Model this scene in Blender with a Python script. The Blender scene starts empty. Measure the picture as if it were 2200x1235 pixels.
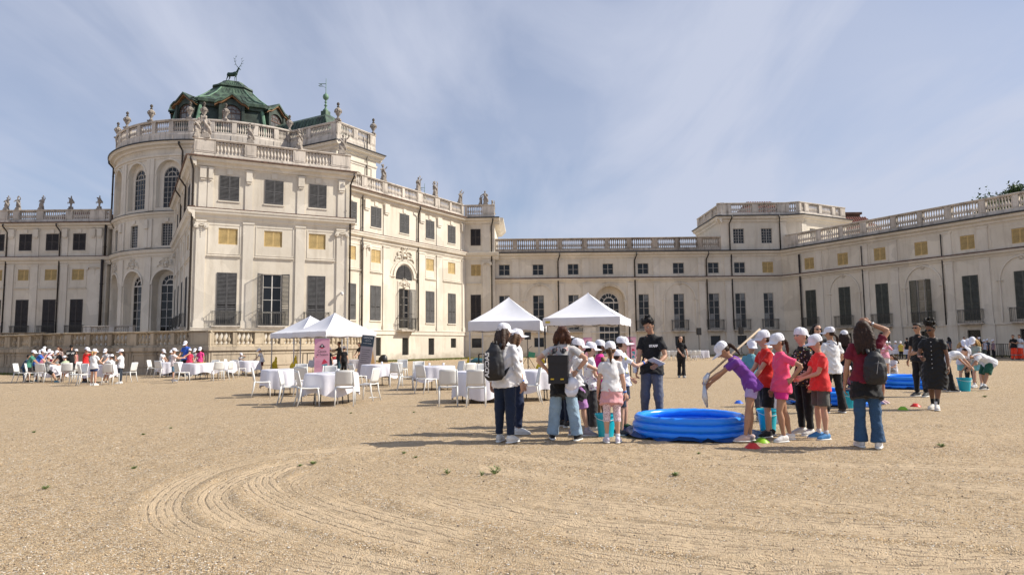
import bpy, bmesh, math, random
import numpy as np
from mathutils import Vector, Matrix
random.seed(7); np.random.seed(7)
PI=math.pi
scene=bpy.context.scene
COL=scene.collection
# ------------------------------------------------------------ camera
EYE=1.35; FOC=1412.0; PITCH=math.atan(125.8/FOC); ROLL=0.01087
cp,sp,cr,sr=math.cos(PITCH),math.sin(PITCH),math.cos(ROLL),math.sin(ROLL)
def build_camera():
    r0=Vector((1,0,0)); u0=Vector((0,-sp,cp)); f=Vector((0,cp,sp))
    r=r0*cr-u0*sr; u=r0*sr+u0*cr
    cd=bpy.data.cameras.new('camera'); cam=bpy.data.objects.new('camera',cd); COL.objects.link(cam)
    M=Matrix((( r.x,u.x,-f.x,0),(r.y,u.y,-f.y,0),(r.z,u.z,-f.z,EYE),(0,0,0,1)))
    cam.matrix_world=M; cd.sensor_width=36; cd.lens=FOC/2200*36; cd.clip_end=2000; cd.clip_start=.1
    scene.camera=cam
build_camera()
def ground_at(px,py,z=0.0):
    """metric survey: the point of the ground seen at a pixel of the 2200 px photograph"""
    a2=px-1100; b2=617.5-py
    a=a2*cr+b2*sr; b=-a2*sr+b2*cr
    u=a/FOC; v=b/FOC
    k=(z-EYE)/(sp+cp*v)
    return u*k,(cp-sp*v)*k
# ------------------------------------------------------------ sky and sun
SUN_EL=math.radians(40); SUN_AZ=math.radians(-1.5)      # azimuth from +X towards +Y
def build_light():
    w=bpy.data.worlds.new('World'); scene.world=w; w.use_nodes=True
    nt=w.node_tree; nt.nodes.clear(); N=nt.nodes.new; L=nt.links.new
    out=N('ShaderNodeOutputWorld'); bg=N('ShaderNodeBackground'); sky=N('ShaderNodeTexSky')
    sky.sky_type='NISHITA'; sky.sun_disc=False; sky.sun_elevation=SUN_EL; sky.sun_rotation=PI/2-SUN_AZ
    sky.air_density=1.0; sky.dust_density=1.2; sky.ozone_density=1.2
    tc=N('ShaderNodeTexCoord'); sep=N('ShaderNodeSeparateXYZ'); L(tc.outputs['Generated'],sep.inputs[0])
    mx=N('ShaderNodeMath'); mx.operation='MAXIMUM'; mx.inputs[1].default_value=.0; L(sep.outputs[2],mx.inputs[0])
    ad=N('ShaderNodeMath'); ad.operation='ADD'; ad.inputs[1].default_value=.16; L(mx.outputs[0],ad.inputs[0])
    dv=N('ShaderNodeVectorMath'); dv.operation='DIVIDE'; cb=N('ShaderNodeCombineXYZ')
    for i in range(3): L(ad.outputs[0],cb.inputs[i])
    L(tc.outputs['Generated'],dv.inputs[0]); L(cb.outputs[0],dv.inputs[1])
    mp=N('ShaderNodeMapping'); mp.inputs['Rotation'].default_value=(0,0,math.radians(-28)); mp.inputs['Scale'].default_value=(1.5,.42,0); mp.inputs['Location'].default_value=(3.1,1.2,0)
    L(dv.outputs[0],mp.inputs[0])
    n1=N('ShaderNodeTexNoise'); n1.inputs['Scale'].default_value=1.5; n1.inputs['Detail'].default_value=9; n1.inputs['Roughness'].default_value=.55; n1.inputs['Distortion'].default_value=.5; L(mp.outputs[0],n1.inputs[0])
    r1=N('ShaderNodeMapRange'); r1.inputs[1].default_value=.40; r1.inputs[2].default_value=.68; r1.inputs[3].default_value=.0; r1.inputs[4].default_value=.52; L(n1.outputs[0],r1.inputs[0])
    mp2=N('ShaderNodeMapping'); mp2.inputs['Scale'].default_value=(.55,.55,0); mp2.inputs['Location'].default_value=(7.7,2.2,0); L(dv.outputs[0],mp2.inputs[0])
    n2=N('ShaderNodeTexNoise'); n2.inputs['Scale'].default_value=.8; n2.inputs['Detail'].default_value=5; L(mp2.outputs[0],n2.inputs[0])
    r2=N('ShaderNodeMapRange'); r2.inputs[1].default_value=.36; r2.inputs[2].default_value=.7; r2.inputs[3].default_value=.14; r2.inputs[4].default_value=.72; L(n2.outputs[0],r2.inputs[0])
    # one thin veil plus streaks, thicker towards the horizon
    rh=N('ShaderNodeMapRange'); rh.inputs[1].default_value=.0; rh.inputs[2].default_value=.45; rh.inputs[3].default_value=.24; rh.inputs[4].default_value=.0; L(sep.outputs[2],rh.inputs[0])
    a1=N('ShaderNodeMath'); a1.operation='MULTIPLY_ADD'; a1.inputs[1].default_value=.75; L(r1.outputs[0],a1.inputs[0]); L(r2.outputs[0],a1.inputs[2])
    a2=N('ShaderNodeMath'); a2.operation='ADD'; a2.use_clamp=True; L(a1.outputs[0],a2.inputs[0]); L(rh.outputs[0],a2.inputs[1])
    m=N('ShaderNodeMath'); m.operation='MINIMUM'; m.inputs[1].default_value=.9; L(a2.outputs[0],m.inputs[0])
    mix=N('ShaderNodeMix'); mix.data_type='RGBA'; L(m.outputs[0],mix.inputs[0]); gn=N('ShaderNodeVectorMath'); gn.operation='MULTIPLY'; gn.inputs[1].default_value=(1.14,1.21,1.36); L(sky.outputs[0],gn.inputs[0]); L(gn.outputs[0],mix.inputs[6]); mix.inputs[7].default_value=SKY_CLOUD
    L(mix.outputs[2],bg.inputs[0]); bg.inputs[1].default_value=.075; L(bg.outputs[0],out.inputs[0])
    ld=bpy.data.lights.new('sun','SUN'); ld.energy=5.0; ld.angle=math.radians(.53); ld.color=(1,.93,.81)
    lo=bpy.data.objects.new('sun',ld); COL.objects.link(lo)
    d=Vector((math.cos(SUN_EL)*math.cos(SUN_AZ),math.cos(SUN_EL)*math.sin(SUN_AZ),math.sin(SUN_EL)))
    lo.rotation_euler=d.to_track_quat('Z','Y').to_euler(); lo.location=(30,0,40)
SKY_CLOUD=(6.5,7.0,8.5,1)
build_light()
vs=scene.view_settings; vs.view_transform='Standard'; vs.look='None'; vs.exposure=.31; vs.gamma=1; vs.use_curve_mapping=False
# ------------------------------------------------------------ materials
MATS={}
def nodes(name):
    m=bpy.data.materials.new(name); m.use_nodes=True; nt=m.node_tree; b=nt.nodes['Principled BSDF']; return m,nt,b
def mat(name,col,rough=.6,metal=0,bump=0,bscale=20,var=.0,vscale=2,spec=.5,sheen=0,trans=0):
    if name in MATS: return MATS[name]
    m,nt,b=nodes(name); N=nt.nodes.new; L=nt.links.new
    b.inputs['Base Color'].default_value=(*col,1); b.inputs['Roughness'].default_value=rough; b.inputs['Metallic'].default_value=metal
    b.inputs['Specular IOR Level'].default_value=spec
    if sheen: b.inputs['Sheen Weight'].default_value=sheen
    tc=N('ShaderNodeTexCoord')
    if var:
        n=N('ShaderNodeTexNoise'); n.inputs['Scale'].default_value=vscale; n.inputs['Detail'].default_value=6; L(tc.outputs['Object'],n.inputs[0])
        r=N('ShaderNodeMapRange'); r.inputs[1].default_value=.3; r.inputs[2].default_value=.7; r.inputs[3].default_value=1-var; r.inputs[4].default_value=1+var*.6; L(n.outputs[0],r.inputs[0])
        mm=N('ShaderNodeVectorMath'); mm.operation='SCALE'; mm.inputs[0].default_value=col; L(r.outputs[0],mm.inputs['Scale']); L(mm.outputs[0],b.inputs['Base Color'])
    if bump:
        n=N('ShaderNodeTexNoise'); n.inputs['Scale'].default_value=bscale; n.inputs['Detail'].default_value=4; L(tc.outputs['Object'],n.inputs[0])
        bp=N('ShaderNodeBump'); bp.inputs['Strength'].default_value=bump; bp.inputs['Distance'].default_value=.02; L(n.outputs[0],bp.inputs['Height']); L(bp.outputs[0],b.inputs['Normal'])
    MATS[name]=m; return m
def stucco(name,col,stain=(.30,.25,.20),amount=.35,streak=1.0,damp=0.0):
    """lime stucco: soft mottling, vertical run-off streaks, grime patches"""
    if name in MATS: return MATS[name]
    m,nt,b=nodes(name); N=nt.nodes.new; L=nt.links.new
    b.inputs['Roughness'].default_value=.88; b.inputs['Specular IOR Level'].default_value=.2
    g=N('ShaderNodeNewGeometry')
    n1=N('ShaderNodeTexNoise'); n1.inputs['Scale'].default_value=.35; n1.inputs['Detail'].default_value=8; n1.inputs['Roughness'].default_value=.6; L(g.outputs['Position'],n1.inputs[0])
    mp=N('ShaderNodeMapping'); mp.inputs['Scale'].default_value=(1.6,1.6,.18); L(g.outputs['Position'],mp.inputs[0])
    n2=N('ShaderNodeTexNoise'); n2.inputs['Scale'].default_value=1.6; n2.inputs['Detail'].default_value=7; n2.inputs['Roughness'].default_value=.65; L(mp.outputs[0],n2.inputs[0])
    r1=N('ShaderNodeMapRange'); r1.inputs[1].default_value=.42; r1.inputs[2].default_value=.75; r1.inputs[4].default_value=.8; L(n1.outputs[0],r1.inputs[0])
    r2=N('ShaderNodeMapRange'); r2.inputs[1].default_value=.5; r2.inputs[2].default_value=.8; r2.inputs[4].default_value=streak; L(n2.outputs[0],r2.inputs[0])
    ad=N('ShaderNodeMath'); ad.operation='ADD'; L(r1.outputs[0],ad.inputs[0]); L(r2.outputs[0],ad.inputs[1])
    ml=N('ShaderNodeMath'); ml.operation='MULTIPLY'; ml.use_clamp=True; ml.inputs[1].default_value=amount; L(ad.outputs[0],ml.inputs[0])
    fac=ml.outputs[0]
    if damp:
        sz=N('ShaderNodeSeparateXYZ'); L(g.outputs['Position'],sz.inputs[0])
        n3=N('ShaderNodeTexNoise'); n3.inputs['Scale'].default_value=1.1; n3.inputs['Detail'].default_value=6; L(g.outputs['Position'],n3.inputs[0])
        s=N('ShaderNodeMath'); s.operation='MULTIPLY_ADD'; s.inputs[1].default_value=2.4; s.inputs[2].default_value=-.75; L(n3.outputs[0],s.inputs[0])
        sb=N('ShaderNodeMath'); sb.operation='SUBTRACT'; L(s.outputs[0],sb.inputs[0]); L(sz.outputs[2],sb.inputs[1])
        rr=N('ShaderNodeMapRange'); rr.inputs[1].default_value=-.35; rr.inputs[2].default_value=.3; rr.inputs[4].default_value=damp; L(sb.outputs[0],rr.inputs[0])
        mxx=N('ShaderNodeMath'); mxx.operation='MAXIMUM'; L(fac,mxx.inputs[0]); L(rr.outputs[0],mxx.inputs[1]); fac=mxx.outputs[0]
    vp=N('ShaderNodeTexVoronoi'); vp.inputs['Scale'].default_value=.42; nd=N('ShaderNodeVectorMath'); nd.operation='ADD'; sc_=N('ShaderNodeVectorMath'); sc_.operation='SCALE'; sc_.inputs['Scale'].default_value=1.6; L(n1.outputs['Color'],sc_.inputs[0]); L(g.outputs['Position'],nd.inputs[0]); L(sc_.outputs[0],nd.inputs[1]); L(nd.outputs[0],vp.inputs[0])
    ps=N('ShaderNodeSeparateColor'); L(vp.outputs['Color'],ps.inputs[0]); pr=N('ShaderNodeMapRange'); pr.inputs[3].default_value=.90; pr.inputs[4].default_value=1.07; L(ps.outputs[0],pr.inputs[0]); pc=N('ShaderNodeVectorMath'); pc.operation='SCALE'; pc.inputs[0].default_value=col; L(pr.outputs[0],pc.inputs['Scale'])
    mix=N('ShaderNodeMix'); mix.data_type='RGBA'; L(pc.outputs[0],mix.inputs[6]); mix.inputs[7].default_value=(*stain,1); L(fac,mix.inputs[0]); L(mix.outputs[2],b.inputs['Base Color'])
    n4=N('ShaderNodeTexNoise'); n4.inputs['Scale'].default_value=9; n4.inputs['Detail'].default_value=6; L(g.outputs['Position'],n4.inputs[0])
    bp=N('ShaderNodeBump'); bp.inputs['Strength'].default_value=.35; bp.inputs['Distance'].default_value=.03; L(n4.outputs[0],bp.inputs['Height']); L(bp.outputs[0],b.inputs['Normal'])
    MATS[name]=m; return m
WALL=stucco('cream_stucco',(.655,.60,.51),(.33,.27,.20),.36,1.1,.55)
TRIM=stucco('pale_stucco_trim',(.66,.61,.53),(.33,.27,.20),.28,1.2,.5)
STONE=stucco('balustrade_stone',(.62,.56,.49),(.15,.13,.11),.6,1.5)
DARKSTONE=stucco('weathered_terrace_stone',(.45,.38,.29),(.13,.11,.09),.75,1.6)
STATUE=stucco('statue_stone',(.36,.32,.28),(.10,.09,.085),.75,1.5)
GUTTER=mat('lead_gutter',(.035,.035,.04),.5,0,.2,8,.4,4)
PIPE=mat('brown_downpipe',(.035,.028,.025),.45,.3)
SHUT=mat('charcoal_shutter',(.08,.078,.08),.6,0,.2,30,.35,3)
SHUTG=mat('green_grey_shutter',(.085,.09,.075),.6,0,.2,30,.35,3)
SHUTD=mat('brown_shutter',(.05,.042,.04),.6,0,.2,30,.35,3)
YEL=mat('ochre_louvre',(.56,.40,.17),.6,0,.2,30,.2,3)
FRAMEW=mat('grey_window_frame',(.36,.34,.31),.6,0,.1,20,.2,3)
FRAMEL=mat('pale_window_frame',(.62,.59,.55),.55,0,.1,20,.2,3)
GLASS=mat('dark_window_glass',(.010,.012,.015),.06,0,.12,.9,0,1,.35)
GLASSC=mat('curtained_window_glass',(.13,.125,.115),.12,0,0,1,.8,1.3,.8)
DARK=mat('dark_interior',(.01,.01,.012),.9)
IRON=mat('wrought_iron',(.03,.03,.028),.5,.5)
IRONL=mat('weathered_iron',(.10,.095,.085),.6,.3,.2,20,.3,5)
TILE=mat('red_roof_tile',(.17,.055,.038),.85,0,.5,6,.5,2.5)
def copper():
    m,nt,b=nodes('green_copper'); N=nt.nodes.new; L=nt.links.new
    g=N('ShaderNodeNewGeometry'); mp=N('ShaderNodeMapping'); mp.inputs['Scale'].default_value=(1,1,.3); L(g.outputs['Position'],mp.inputs[0])
    n=N('ShaderNodeTexNoise'); n.inputs['Scale'].default_value=1.3; n.inputs['Detail'].default_value=8; n.inputs['Roughness'].default_value=.65; L(mp.outputs[0],n.inputs[0])
    r=N('ShaderNodeValToRGB'); r.color_ramp.elements[0].position=.36; r.color_ramp.elements[0].color=(.028,.032,.026,1); r.color_ramp.elements[1].position=.68; r.color_ramp.elements[1].color=(.12,.18,.115,1)
    e=r.color_ramp.elements.new(.52); e.color=(.048,.082,.058,1); L(n.outputs[0],r.inputs[0]); L(r.outputs[0],b.inputs['Base Color'])
    b.inputs['Roughness'].default_value=.6; b.inputs['Metallic'].default_value=.1; return m
COPPER=copper(); MATS['copper']=COPPER
COPPERD=mat('slate_dark_copper',(.035,.052,.040),.65,.1,.3,6,.6,1.3)
COPPERL=mat('light_verdigris',(.12,.22,.145),.6,0,.2,10,.35,2)
RUST=mat('rust_orange_cornice',(.22,.115,.045),.7,0,.3,10,.4,2)
BRONZE=mat('dark_green_bronze',(.02,.05,.035),.5,.4,.2,12,.3,3)
def gravel():
    m,nt,b=nodes('yellow_gravel'); N=nt.nodes.new; L=nt.links.new
    g=N('ShaderNodeNewGeometry')
    def noise(s,d=4,r=.55,scale=None):
        n=N('ShaderNodeTexNoise'); n.inputs['Scale'].default_value=s; n.inputs['Detail'].default_value=d; n.inputs['Roughness'].default_value=r
        if scale:
            mp=N('ShaderNodeMapping'); mp.inputs['Scale'].default_value=scale; L(g.outputs['Position'],mp.inputs[0]); L(mp.outputs[0],n.inputs[0])
        else: L(g.outputs['Position'],n.inputs[0])
        return n
    v=N('ShaderNodeTexVoronoi'); v.inputs['Scale'].default_value=92; L(g.outputs['Position'],v.inputs[0])
    hs=N('ShaderNodeSeparateColor'); L(v.outputs['Color'],hs.inputs[0])
    r=N('ShaderNodeValToRGB'); cr_=r.color_ramp; cr_.interpolation='LINEAR'
    stops=[(0,(.055,.04,.03)),(.10,(.20,.145,.09)),(.28,(.38,.28,.17)),(.55,(.465,.35,.22)),(.75,(.54,.37,.20)),(.88,(.59,.50,.38)),(1,(.72,.67,.60))]
    cr_.elements[0].position=0; cr_.elements[0].color=(*stops[0][1],1); cr_.elements[1].position=1; cr_.elements[1].color=(*stops[-1][1],1)
    for p,c in stops[1:-1]: e=cr_.elements.new(p); e.color=(*c,1)
    L(hs.outputs[0],r.inputs[0])
    n1=noise(.35,6); n2=noise(2.2,7,.62); n3=noise(1.2,5,.5,(.25,1.6,1))
    base=N('ShaderNodeMix'); base.data_type='RGBA'; base.inputs[6].default_value=(.50,.375,.235,1); base.inputs[7].default_value=(.39,.29,.18,1)
    r1=N('ShaderNodeMapRange'); r1.inputs[1].default_value=.35; r1.inputs[2].default_value=.68; L(n1.outputs[0],r1.inputs[0]); L(r1.outputs[0],base.inputs[0])
    at=N('ShaderNodeAttribute'); at.attribute_name='raked'
    fine=N('ShaderNodeMapRange'); fine.inputs[1].default_value=.42; fine.inputs[2].default_value=.68; fine.inputs[3].default_value=.95; fine.inputs[4].default_value=.5; L(n2.outputs[0],fine.inputs[0])
    sub=N('ShaderNodeMath'); sub.operation='MULTIPLY_ADD'; sub.inputs[1].default_value=-.75; sub.use_clamp=True; L(at.outputs['Fac'],sub.inputs[0]); L(fine.outputs[0],sub.inputs[2])
    lt=N('ShaderNodeMix'); lt.data_type='RGBA'; L(at.outputs['Fac'],lt.inputs[0]); L(base.outputs[2],lt.inputs[6]); lt.inputs[7].default_value=(.545,.42,.28,1)
    mix=N('ShaderNodeMix'); mix.data_type='RGBA'; L(sub.outputs[0],mix.inputs[0]); L(lt.outputs[2],mix.inputs[6]); L(r.outputs[0],mix.inputs[7])
    # grass strip mask along the walls
    at2=N('ShaderNodeAttribute'); at2.attribute_name='grassy'
    n5=noise(3,5); gm=N('ShaderNodeMath'); gm.operation='MULTIPLY'; L(at2.outputs['Fac'],gm.inputs[0]); 
    r5=N('ShaderNodeMapRange'); r5.inputs[1].default_value=.35; r5.inputs[2].default_value=.55; L(n5.outputs[0],r5.inputs[0]); L(r5.outputs[0],gm.inputs[1])
    mg=N('ShaderNodeMix'); mg.data_type='RGBA'; L(gm.outputs[0],mg.inputs[0]); L(mix.outputs[2],mg.inputs[6]); mg.inputs[7].default_value=(.15,.145,.04,1)
    L(mg.outputs[2],b.inputs['Base Color']); b.inputs['Roughness'].default_value=.95; b.inputs['Specular IOR Level'].default_value=.15
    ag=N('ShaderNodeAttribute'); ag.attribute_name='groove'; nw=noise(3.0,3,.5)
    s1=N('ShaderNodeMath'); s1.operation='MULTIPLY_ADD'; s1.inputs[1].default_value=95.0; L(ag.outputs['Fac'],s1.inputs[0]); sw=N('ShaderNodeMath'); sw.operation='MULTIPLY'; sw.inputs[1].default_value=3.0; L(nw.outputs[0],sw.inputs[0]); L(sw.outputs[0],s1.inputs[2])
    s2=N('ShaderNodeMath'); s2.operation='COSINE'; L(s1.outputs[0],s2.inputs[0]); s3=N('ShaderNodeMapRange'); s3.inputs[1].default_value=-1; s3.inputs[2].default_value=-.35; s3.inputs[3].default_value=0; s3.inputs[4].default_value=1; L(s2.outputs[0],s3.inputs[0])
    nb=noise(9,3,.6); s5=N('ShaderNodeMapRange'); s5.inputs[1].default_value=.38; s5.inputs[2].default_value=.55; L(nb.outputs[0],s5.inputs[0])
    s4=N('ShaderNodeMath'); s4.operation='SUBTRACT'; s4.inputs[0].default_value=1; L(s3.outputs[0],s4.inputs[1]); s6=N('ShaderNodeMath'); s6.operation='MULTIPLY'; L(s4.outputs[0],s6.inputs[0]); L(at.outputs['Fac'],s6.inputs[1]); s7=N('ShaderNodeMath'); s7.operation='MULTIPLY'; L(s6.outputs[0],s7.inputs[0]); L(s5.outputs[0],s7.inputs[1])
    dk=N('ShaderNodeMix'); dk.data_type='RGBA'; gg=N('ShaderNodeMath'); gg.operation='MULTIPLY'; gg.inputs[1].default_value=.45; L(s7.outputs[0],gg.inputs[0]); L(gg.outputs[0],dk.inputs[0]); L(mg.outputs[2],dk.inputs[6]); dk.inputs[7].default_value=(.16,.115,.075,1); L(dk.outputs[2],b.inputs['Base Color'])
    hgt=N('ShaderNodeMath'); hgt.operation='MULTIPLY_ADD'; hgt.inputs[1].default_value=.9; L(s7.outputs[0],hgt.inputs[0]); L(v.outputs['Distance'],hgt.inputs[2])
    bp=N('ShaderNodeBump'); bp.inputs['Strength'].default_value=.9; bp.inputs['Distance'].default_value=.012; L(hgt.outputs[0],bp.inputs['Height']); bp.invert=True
    bp2=N('ShaderNodeBump'); bp2.inputs['Strength'].default_value=.8; bp2.inputs['Distance'].default_value=.06; L(n2.outputs[0],bp2.inputs['Height']); L(bp.outputs[0],bp2.inputs['Normal'])
    bp3=N('ShaderNodeBump'); bp3.inputs['Strength'].default_value=.6; bp3.inputs['Distance'].default_value=.05; L(n3.outputs[0],bp3.inputs['Height']); L(bp2.outputs[0],bp3.inputs['Normal'])
    L(bp3.outputs[0],b.inputs['Normal']); return m
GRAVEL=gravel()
def fab(col,name=None,rough=.85,bump=.25,bs=60):
    nm=name or 'cloth_%02x%02x%02x'%tuple(int(min(.999,c)*255) for c in col)
    return mat(nm,col,rough,0,bump*2.4,bs*.28,.14,7,.25,.15)
# ------------------------------------------------------------ mesh collector
class MB:
    def __init__(s): s.v=[]; s.f=[]; s.m=[]
    def add(s,vs,fs,m=0):
        o=len(s.v); s.v.extend(vs); s.f.extend([tuple(i+o for i in f) for f in fs]); s.m.extend([m]*len(fs))
    def box(s,x0,x1,y0,y1,z0,z1,m=0):
        vs=[(x0,y0,z0),(x1,y0,z0),(x1,y1,z0),(x0,y1,z0),(x0,y0,z1),(x1,y0,z1),(x1,y1,z1),(x0,y1,z1)]
        s.add(vs,[(0,3,2,1),(4,5,6,7),(0,1,5,4),(1,2,6,5),(2,3,7,6),(3,0,4,7)],m)
    def quad(s,a,b,c,d,m=0): s.add([a,b,c,d],[(0,1,2,3)],m)
    def bar(s,a,b,w,h=None,m=0):
        a=Vector(a); b=Vector(b); d=(b-a); 
        if d.length<1e-6: return
        d.normalize(); h=h or w
        up=Vector((0,0,1)) if abs(d.z)<.95 else Vector((0,1,0))
        x=d.cross(up).normalized()*w/2; y=x.cross(d).normalized()*h/2
        vs=[tuple(p+q) for p in (a,b) for q in (-x-y,x-y,x+y,-x+y)]
        s.add(vs,[(0,3,2,1),(4,5,6,7),(0,1,5,4),(1,2,6,5),(2,3,7,6),(3,0,4,7)],m)
    def tube(s,pts,rs,n=8,m=0,side=None,flat=1.0,caps=True):
        """pts: centres, rs: radius or (rx,ry); rings follow the path"""
        P=[Vector(p) for p in pts]; k=len(P); base=len(s.v); rings=[]
        ref=Vector(side) if side is not None else None
        prevx=None
        for i,p in enumerate(P):
            d=(P[min(i+1,k-1)]-P[max(i-1,0)])
            if d.length<1e-9: d=Vector((0,0,1))
            d.normalize()
            if ref is not None: x=ref-d*ref.dot(d)
            elif prevx is not None: x=prevx-d*prevx.dot(d)
            else:
                q=Vector((1,0,0)) if abs(d.x)<.9 else Vector((0,1,0)); x=q-d*q.dot(d)
            if x.length<1e-6: x=d.orthogonal()
            x.normalize(); y=d.cross(x); prevx=x
            r=rs[i] if isinstance(rs,(list,tuple)) else rs
            rx,ry=(r if isinstance(r,(list,tuple)) else (r,r*flat))
            for j in range(n):
                a=2*PI*j/n; rings.append(tuple(p+x*(math.cos(a)*rx)+y*(math.sin(a)*ry)))
        fs=[]
        for i in range(k-1):
            for j in range(n):
                fs.append((i*n+j,i*n+(j+1)%n,(i+1)*n+(j+1)%n,(i+1)*n+j))
        if caps: fs.append(tuple(range(n))[::-1]); fs.append(tuple(range((k-1)*n,k*n)))
        s.add(rings,fs,m)
    def lathe(s,prof,n=12,c=(0,0,0),m=0,sx=1,sy=1,fn=None):
        vs=[];fs=[];k=len(prof)
        for r,z in prof:
            for j in range(n):
                a=2*PI*j/n; rr=r*(fn(a,z) if fn else 1)
                vs.append((c[0]+math.cos(a)*rr*sx,c[1]+math.sin(a)*rr*sy,c[2]+z))
        for i in range(k-1):
            for j in range(n): fs.append((i*n+j,i*n+(j+1)%n,(i+1)*n+(j+1)%n,(i+1)*n+j))
        fs.append(tuple(range(n))[::-1]); fs.append(tuple(range((k-1)*n,k*n)))
        s.add(vs,fs,m)
    def ball(s,c,r,n=10,m=0):
        rx,ry,rz=(r if isinstance(r,(tuple,list)) else (r,r,r)); k=max(4,n//2); prof=[]
        vs=[(c[0],c[1],c[2]-rz)];fs=[]
        for i in range(1,k):
            t=-PI/2+PI*i/k
            for j in range(n):
                a=2*PI*j/n; vs.append((c[0]+rx*math.cos(t)*math.cos(a),c[1]+ry*math.cos(t)*math.sin(a),c[2]+rz*math.sin(t)))
        vs.append((c[0],c[1],c[2]+rz))
        for j in range(n): fs.append((0,1+(j+1)%n,1+j)); fs.append((len(vs)-1,1+(k-2)*n+j,1+(k-2)*n+(j+1)%n))
        for i in range(k-2):
            for j in range(n): fs.append((1+i*n+j,1+i*n+(j+1)%n,1+(i+1)*n+(j+1)%n,1+(i+1)*n+j))
        s.add(vs,fs,m)
    def profile(s,prof,x0,x1,nseg=1,m=0,ends=True):
        """prof: (out,z) points front side going up; extruded along x; out is towards -y"""
        k=len(prof); vs=[];fs=[]
        for i in range(nseg+1):
            x=x0+(x1-x0)*i/nseg
            for o,z in prof: vs.append((x,-o,z))
        for i in range(nseg):
            for j in range(k-1): a=i*k+j; fs.append((a,a+k,a+k+1,a+1))
        if ends: fs.append(tuple(range(k))); fs.append(tuple(range(nseg*k,nseg*k+k))[::-1])
        s.add(vs,fs,m)
    def xf(s,M):
        s.v=[tuple(M@Vector(v)) for v in s.v]; return s
    def merge(s,o,M=None,m=None):
        vs=o.v if M is None else [tuple(M@Vector(v)) for v in o.v]
        b=len(s.v); s.v.extend(vs); s.f.extend([tuple(i+b for i in f) for f in o.f]); s.m.extend(o.m if m is None else [m]*len(o.f))
    def mesh(s,name,mats,smooth=False,warp=None):
        me=bpy.data.meshes.new(name); v=s.v if warp is None else [warp(p) for p in s.v]
        me.from_pydata(v,[],s.f)
        for q in (mats if isinstance(mats,(list,tuple)) else [mats]): me.materials.append(q)
        if isinstance(mats,(list,tuple)) and len(mats)>1: me.polygons.foreach_set('material_index',s.m)
        if smooth: me.polygons.foreach_set('use_smooth',[True]*len(me.polygons))
        me.update(); return me
def link(name,me,parent=None,M=None):
    o=bpy.data.objects.new(name,me); COL.objects.link(o)
    if parent is not None: o.parent=parent
    if M is not None: o.matrix_basis=M
    return o
def part(name,mb,mats,parent,M=None,smooth=False,warp=None,label=None,kind=None):
    o=link(name,mb.mesh(name,mats,smooth,warp),parent,M)
    if label: o['label']=label
    if kind: o['kind']=kind
    return o
def tag(o,label,cat,group=None,kind=None):
    if label: o['label']=label
    if cat: o['category']=cat
    if group: o['group']=group
    if kind: o['kind']=kind
    return o
def empty(name,loc,rz=0,label=None,cat=None,group=None):
    o=bpy.data.objects.new(name,None); COL.objects.link(o); o.location=loc; o.rotation_euler=(0,0,rz); o.empty_display_size=.3
    return tag(o,label,cat,group)
def T(x,y,z,rz=0,s=1): return Matrix.Translation((x,y,z))@Matrix.Rotation(rz,4,'Z')@Matrix.Scale(s,4)
def smooth_angle(o,deg=40):
    me=o.data; me.polygons.foreach_set('use_smooth',[True]*len(me.polygons))
    try: me.set_sharp_from_angle(angle=math.radians(deg))
    except Exception: pass
# ------------------------------------------------------------ ground
def seg_dist(X,Y,P):
    D=np.full(X.shape,1e9); 
    for (ax,ay),(bx,by) in zip(P[:-1],P[1:]):
        dx,dy=bx-ax,by-ay; l2=dx*dx+dy*dy+1e-9
        t=np.clip(((X-ax)*dx+(Y-ay)*dy)/l2,0,1); cx=ax+t*dx; cy=ay+t*dy
        d=np.hypot(X-cx,Y-cy); sg=np.sign((X-ax)*dy-(Y-ay)*dx); 
        D=np.where(d<np.abs(D),d*np.where(sg==0,1,sg),D)
    return D
def vnoise(X,Y,f,seed=0):
    rs=np.random.RandomState(seed); tab=rs.rand(256,256)
    x=X*f+1000; y=Y*f+1000; xi=np.floor(x).astype(int); yi=np.floor(y).astype(int); u=x-xi; v=y-yi; u=u*u*(3-2*u); v=v*v*(3-2*v)
    a=tab[xi%256,yi%256]; b=tab[(xi+1)%256,yi%256]; c=tab[xi%256,(yi+1)%256]; d=tab[(xi+1)%256,(yi+1)%256]
    return (a*(1-u)+b*u)*(1-v)+(c*(1-u)+d*u)*v
def smooth_path(px):
    P=[ground_at(*p) for p in px]; out=[]
    n=len(P)
    for i in range(n-1):
        p0,p1,p2,p3=[np.array(P[max(0,min(n-1,j))]) for j in (i-1,i,i+1,i+2)]
        for t in np.linspace(0,1,9)[:-1]:
            out.append(tuple(.5*((2*p1)+(-p0+p2)*t+(2*p0-5*p1+4*p2-p3)*t*t+(-p0+3*p1-3*p2+p3)*t**3)))
    out.append(P[-1]); return out
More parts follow.
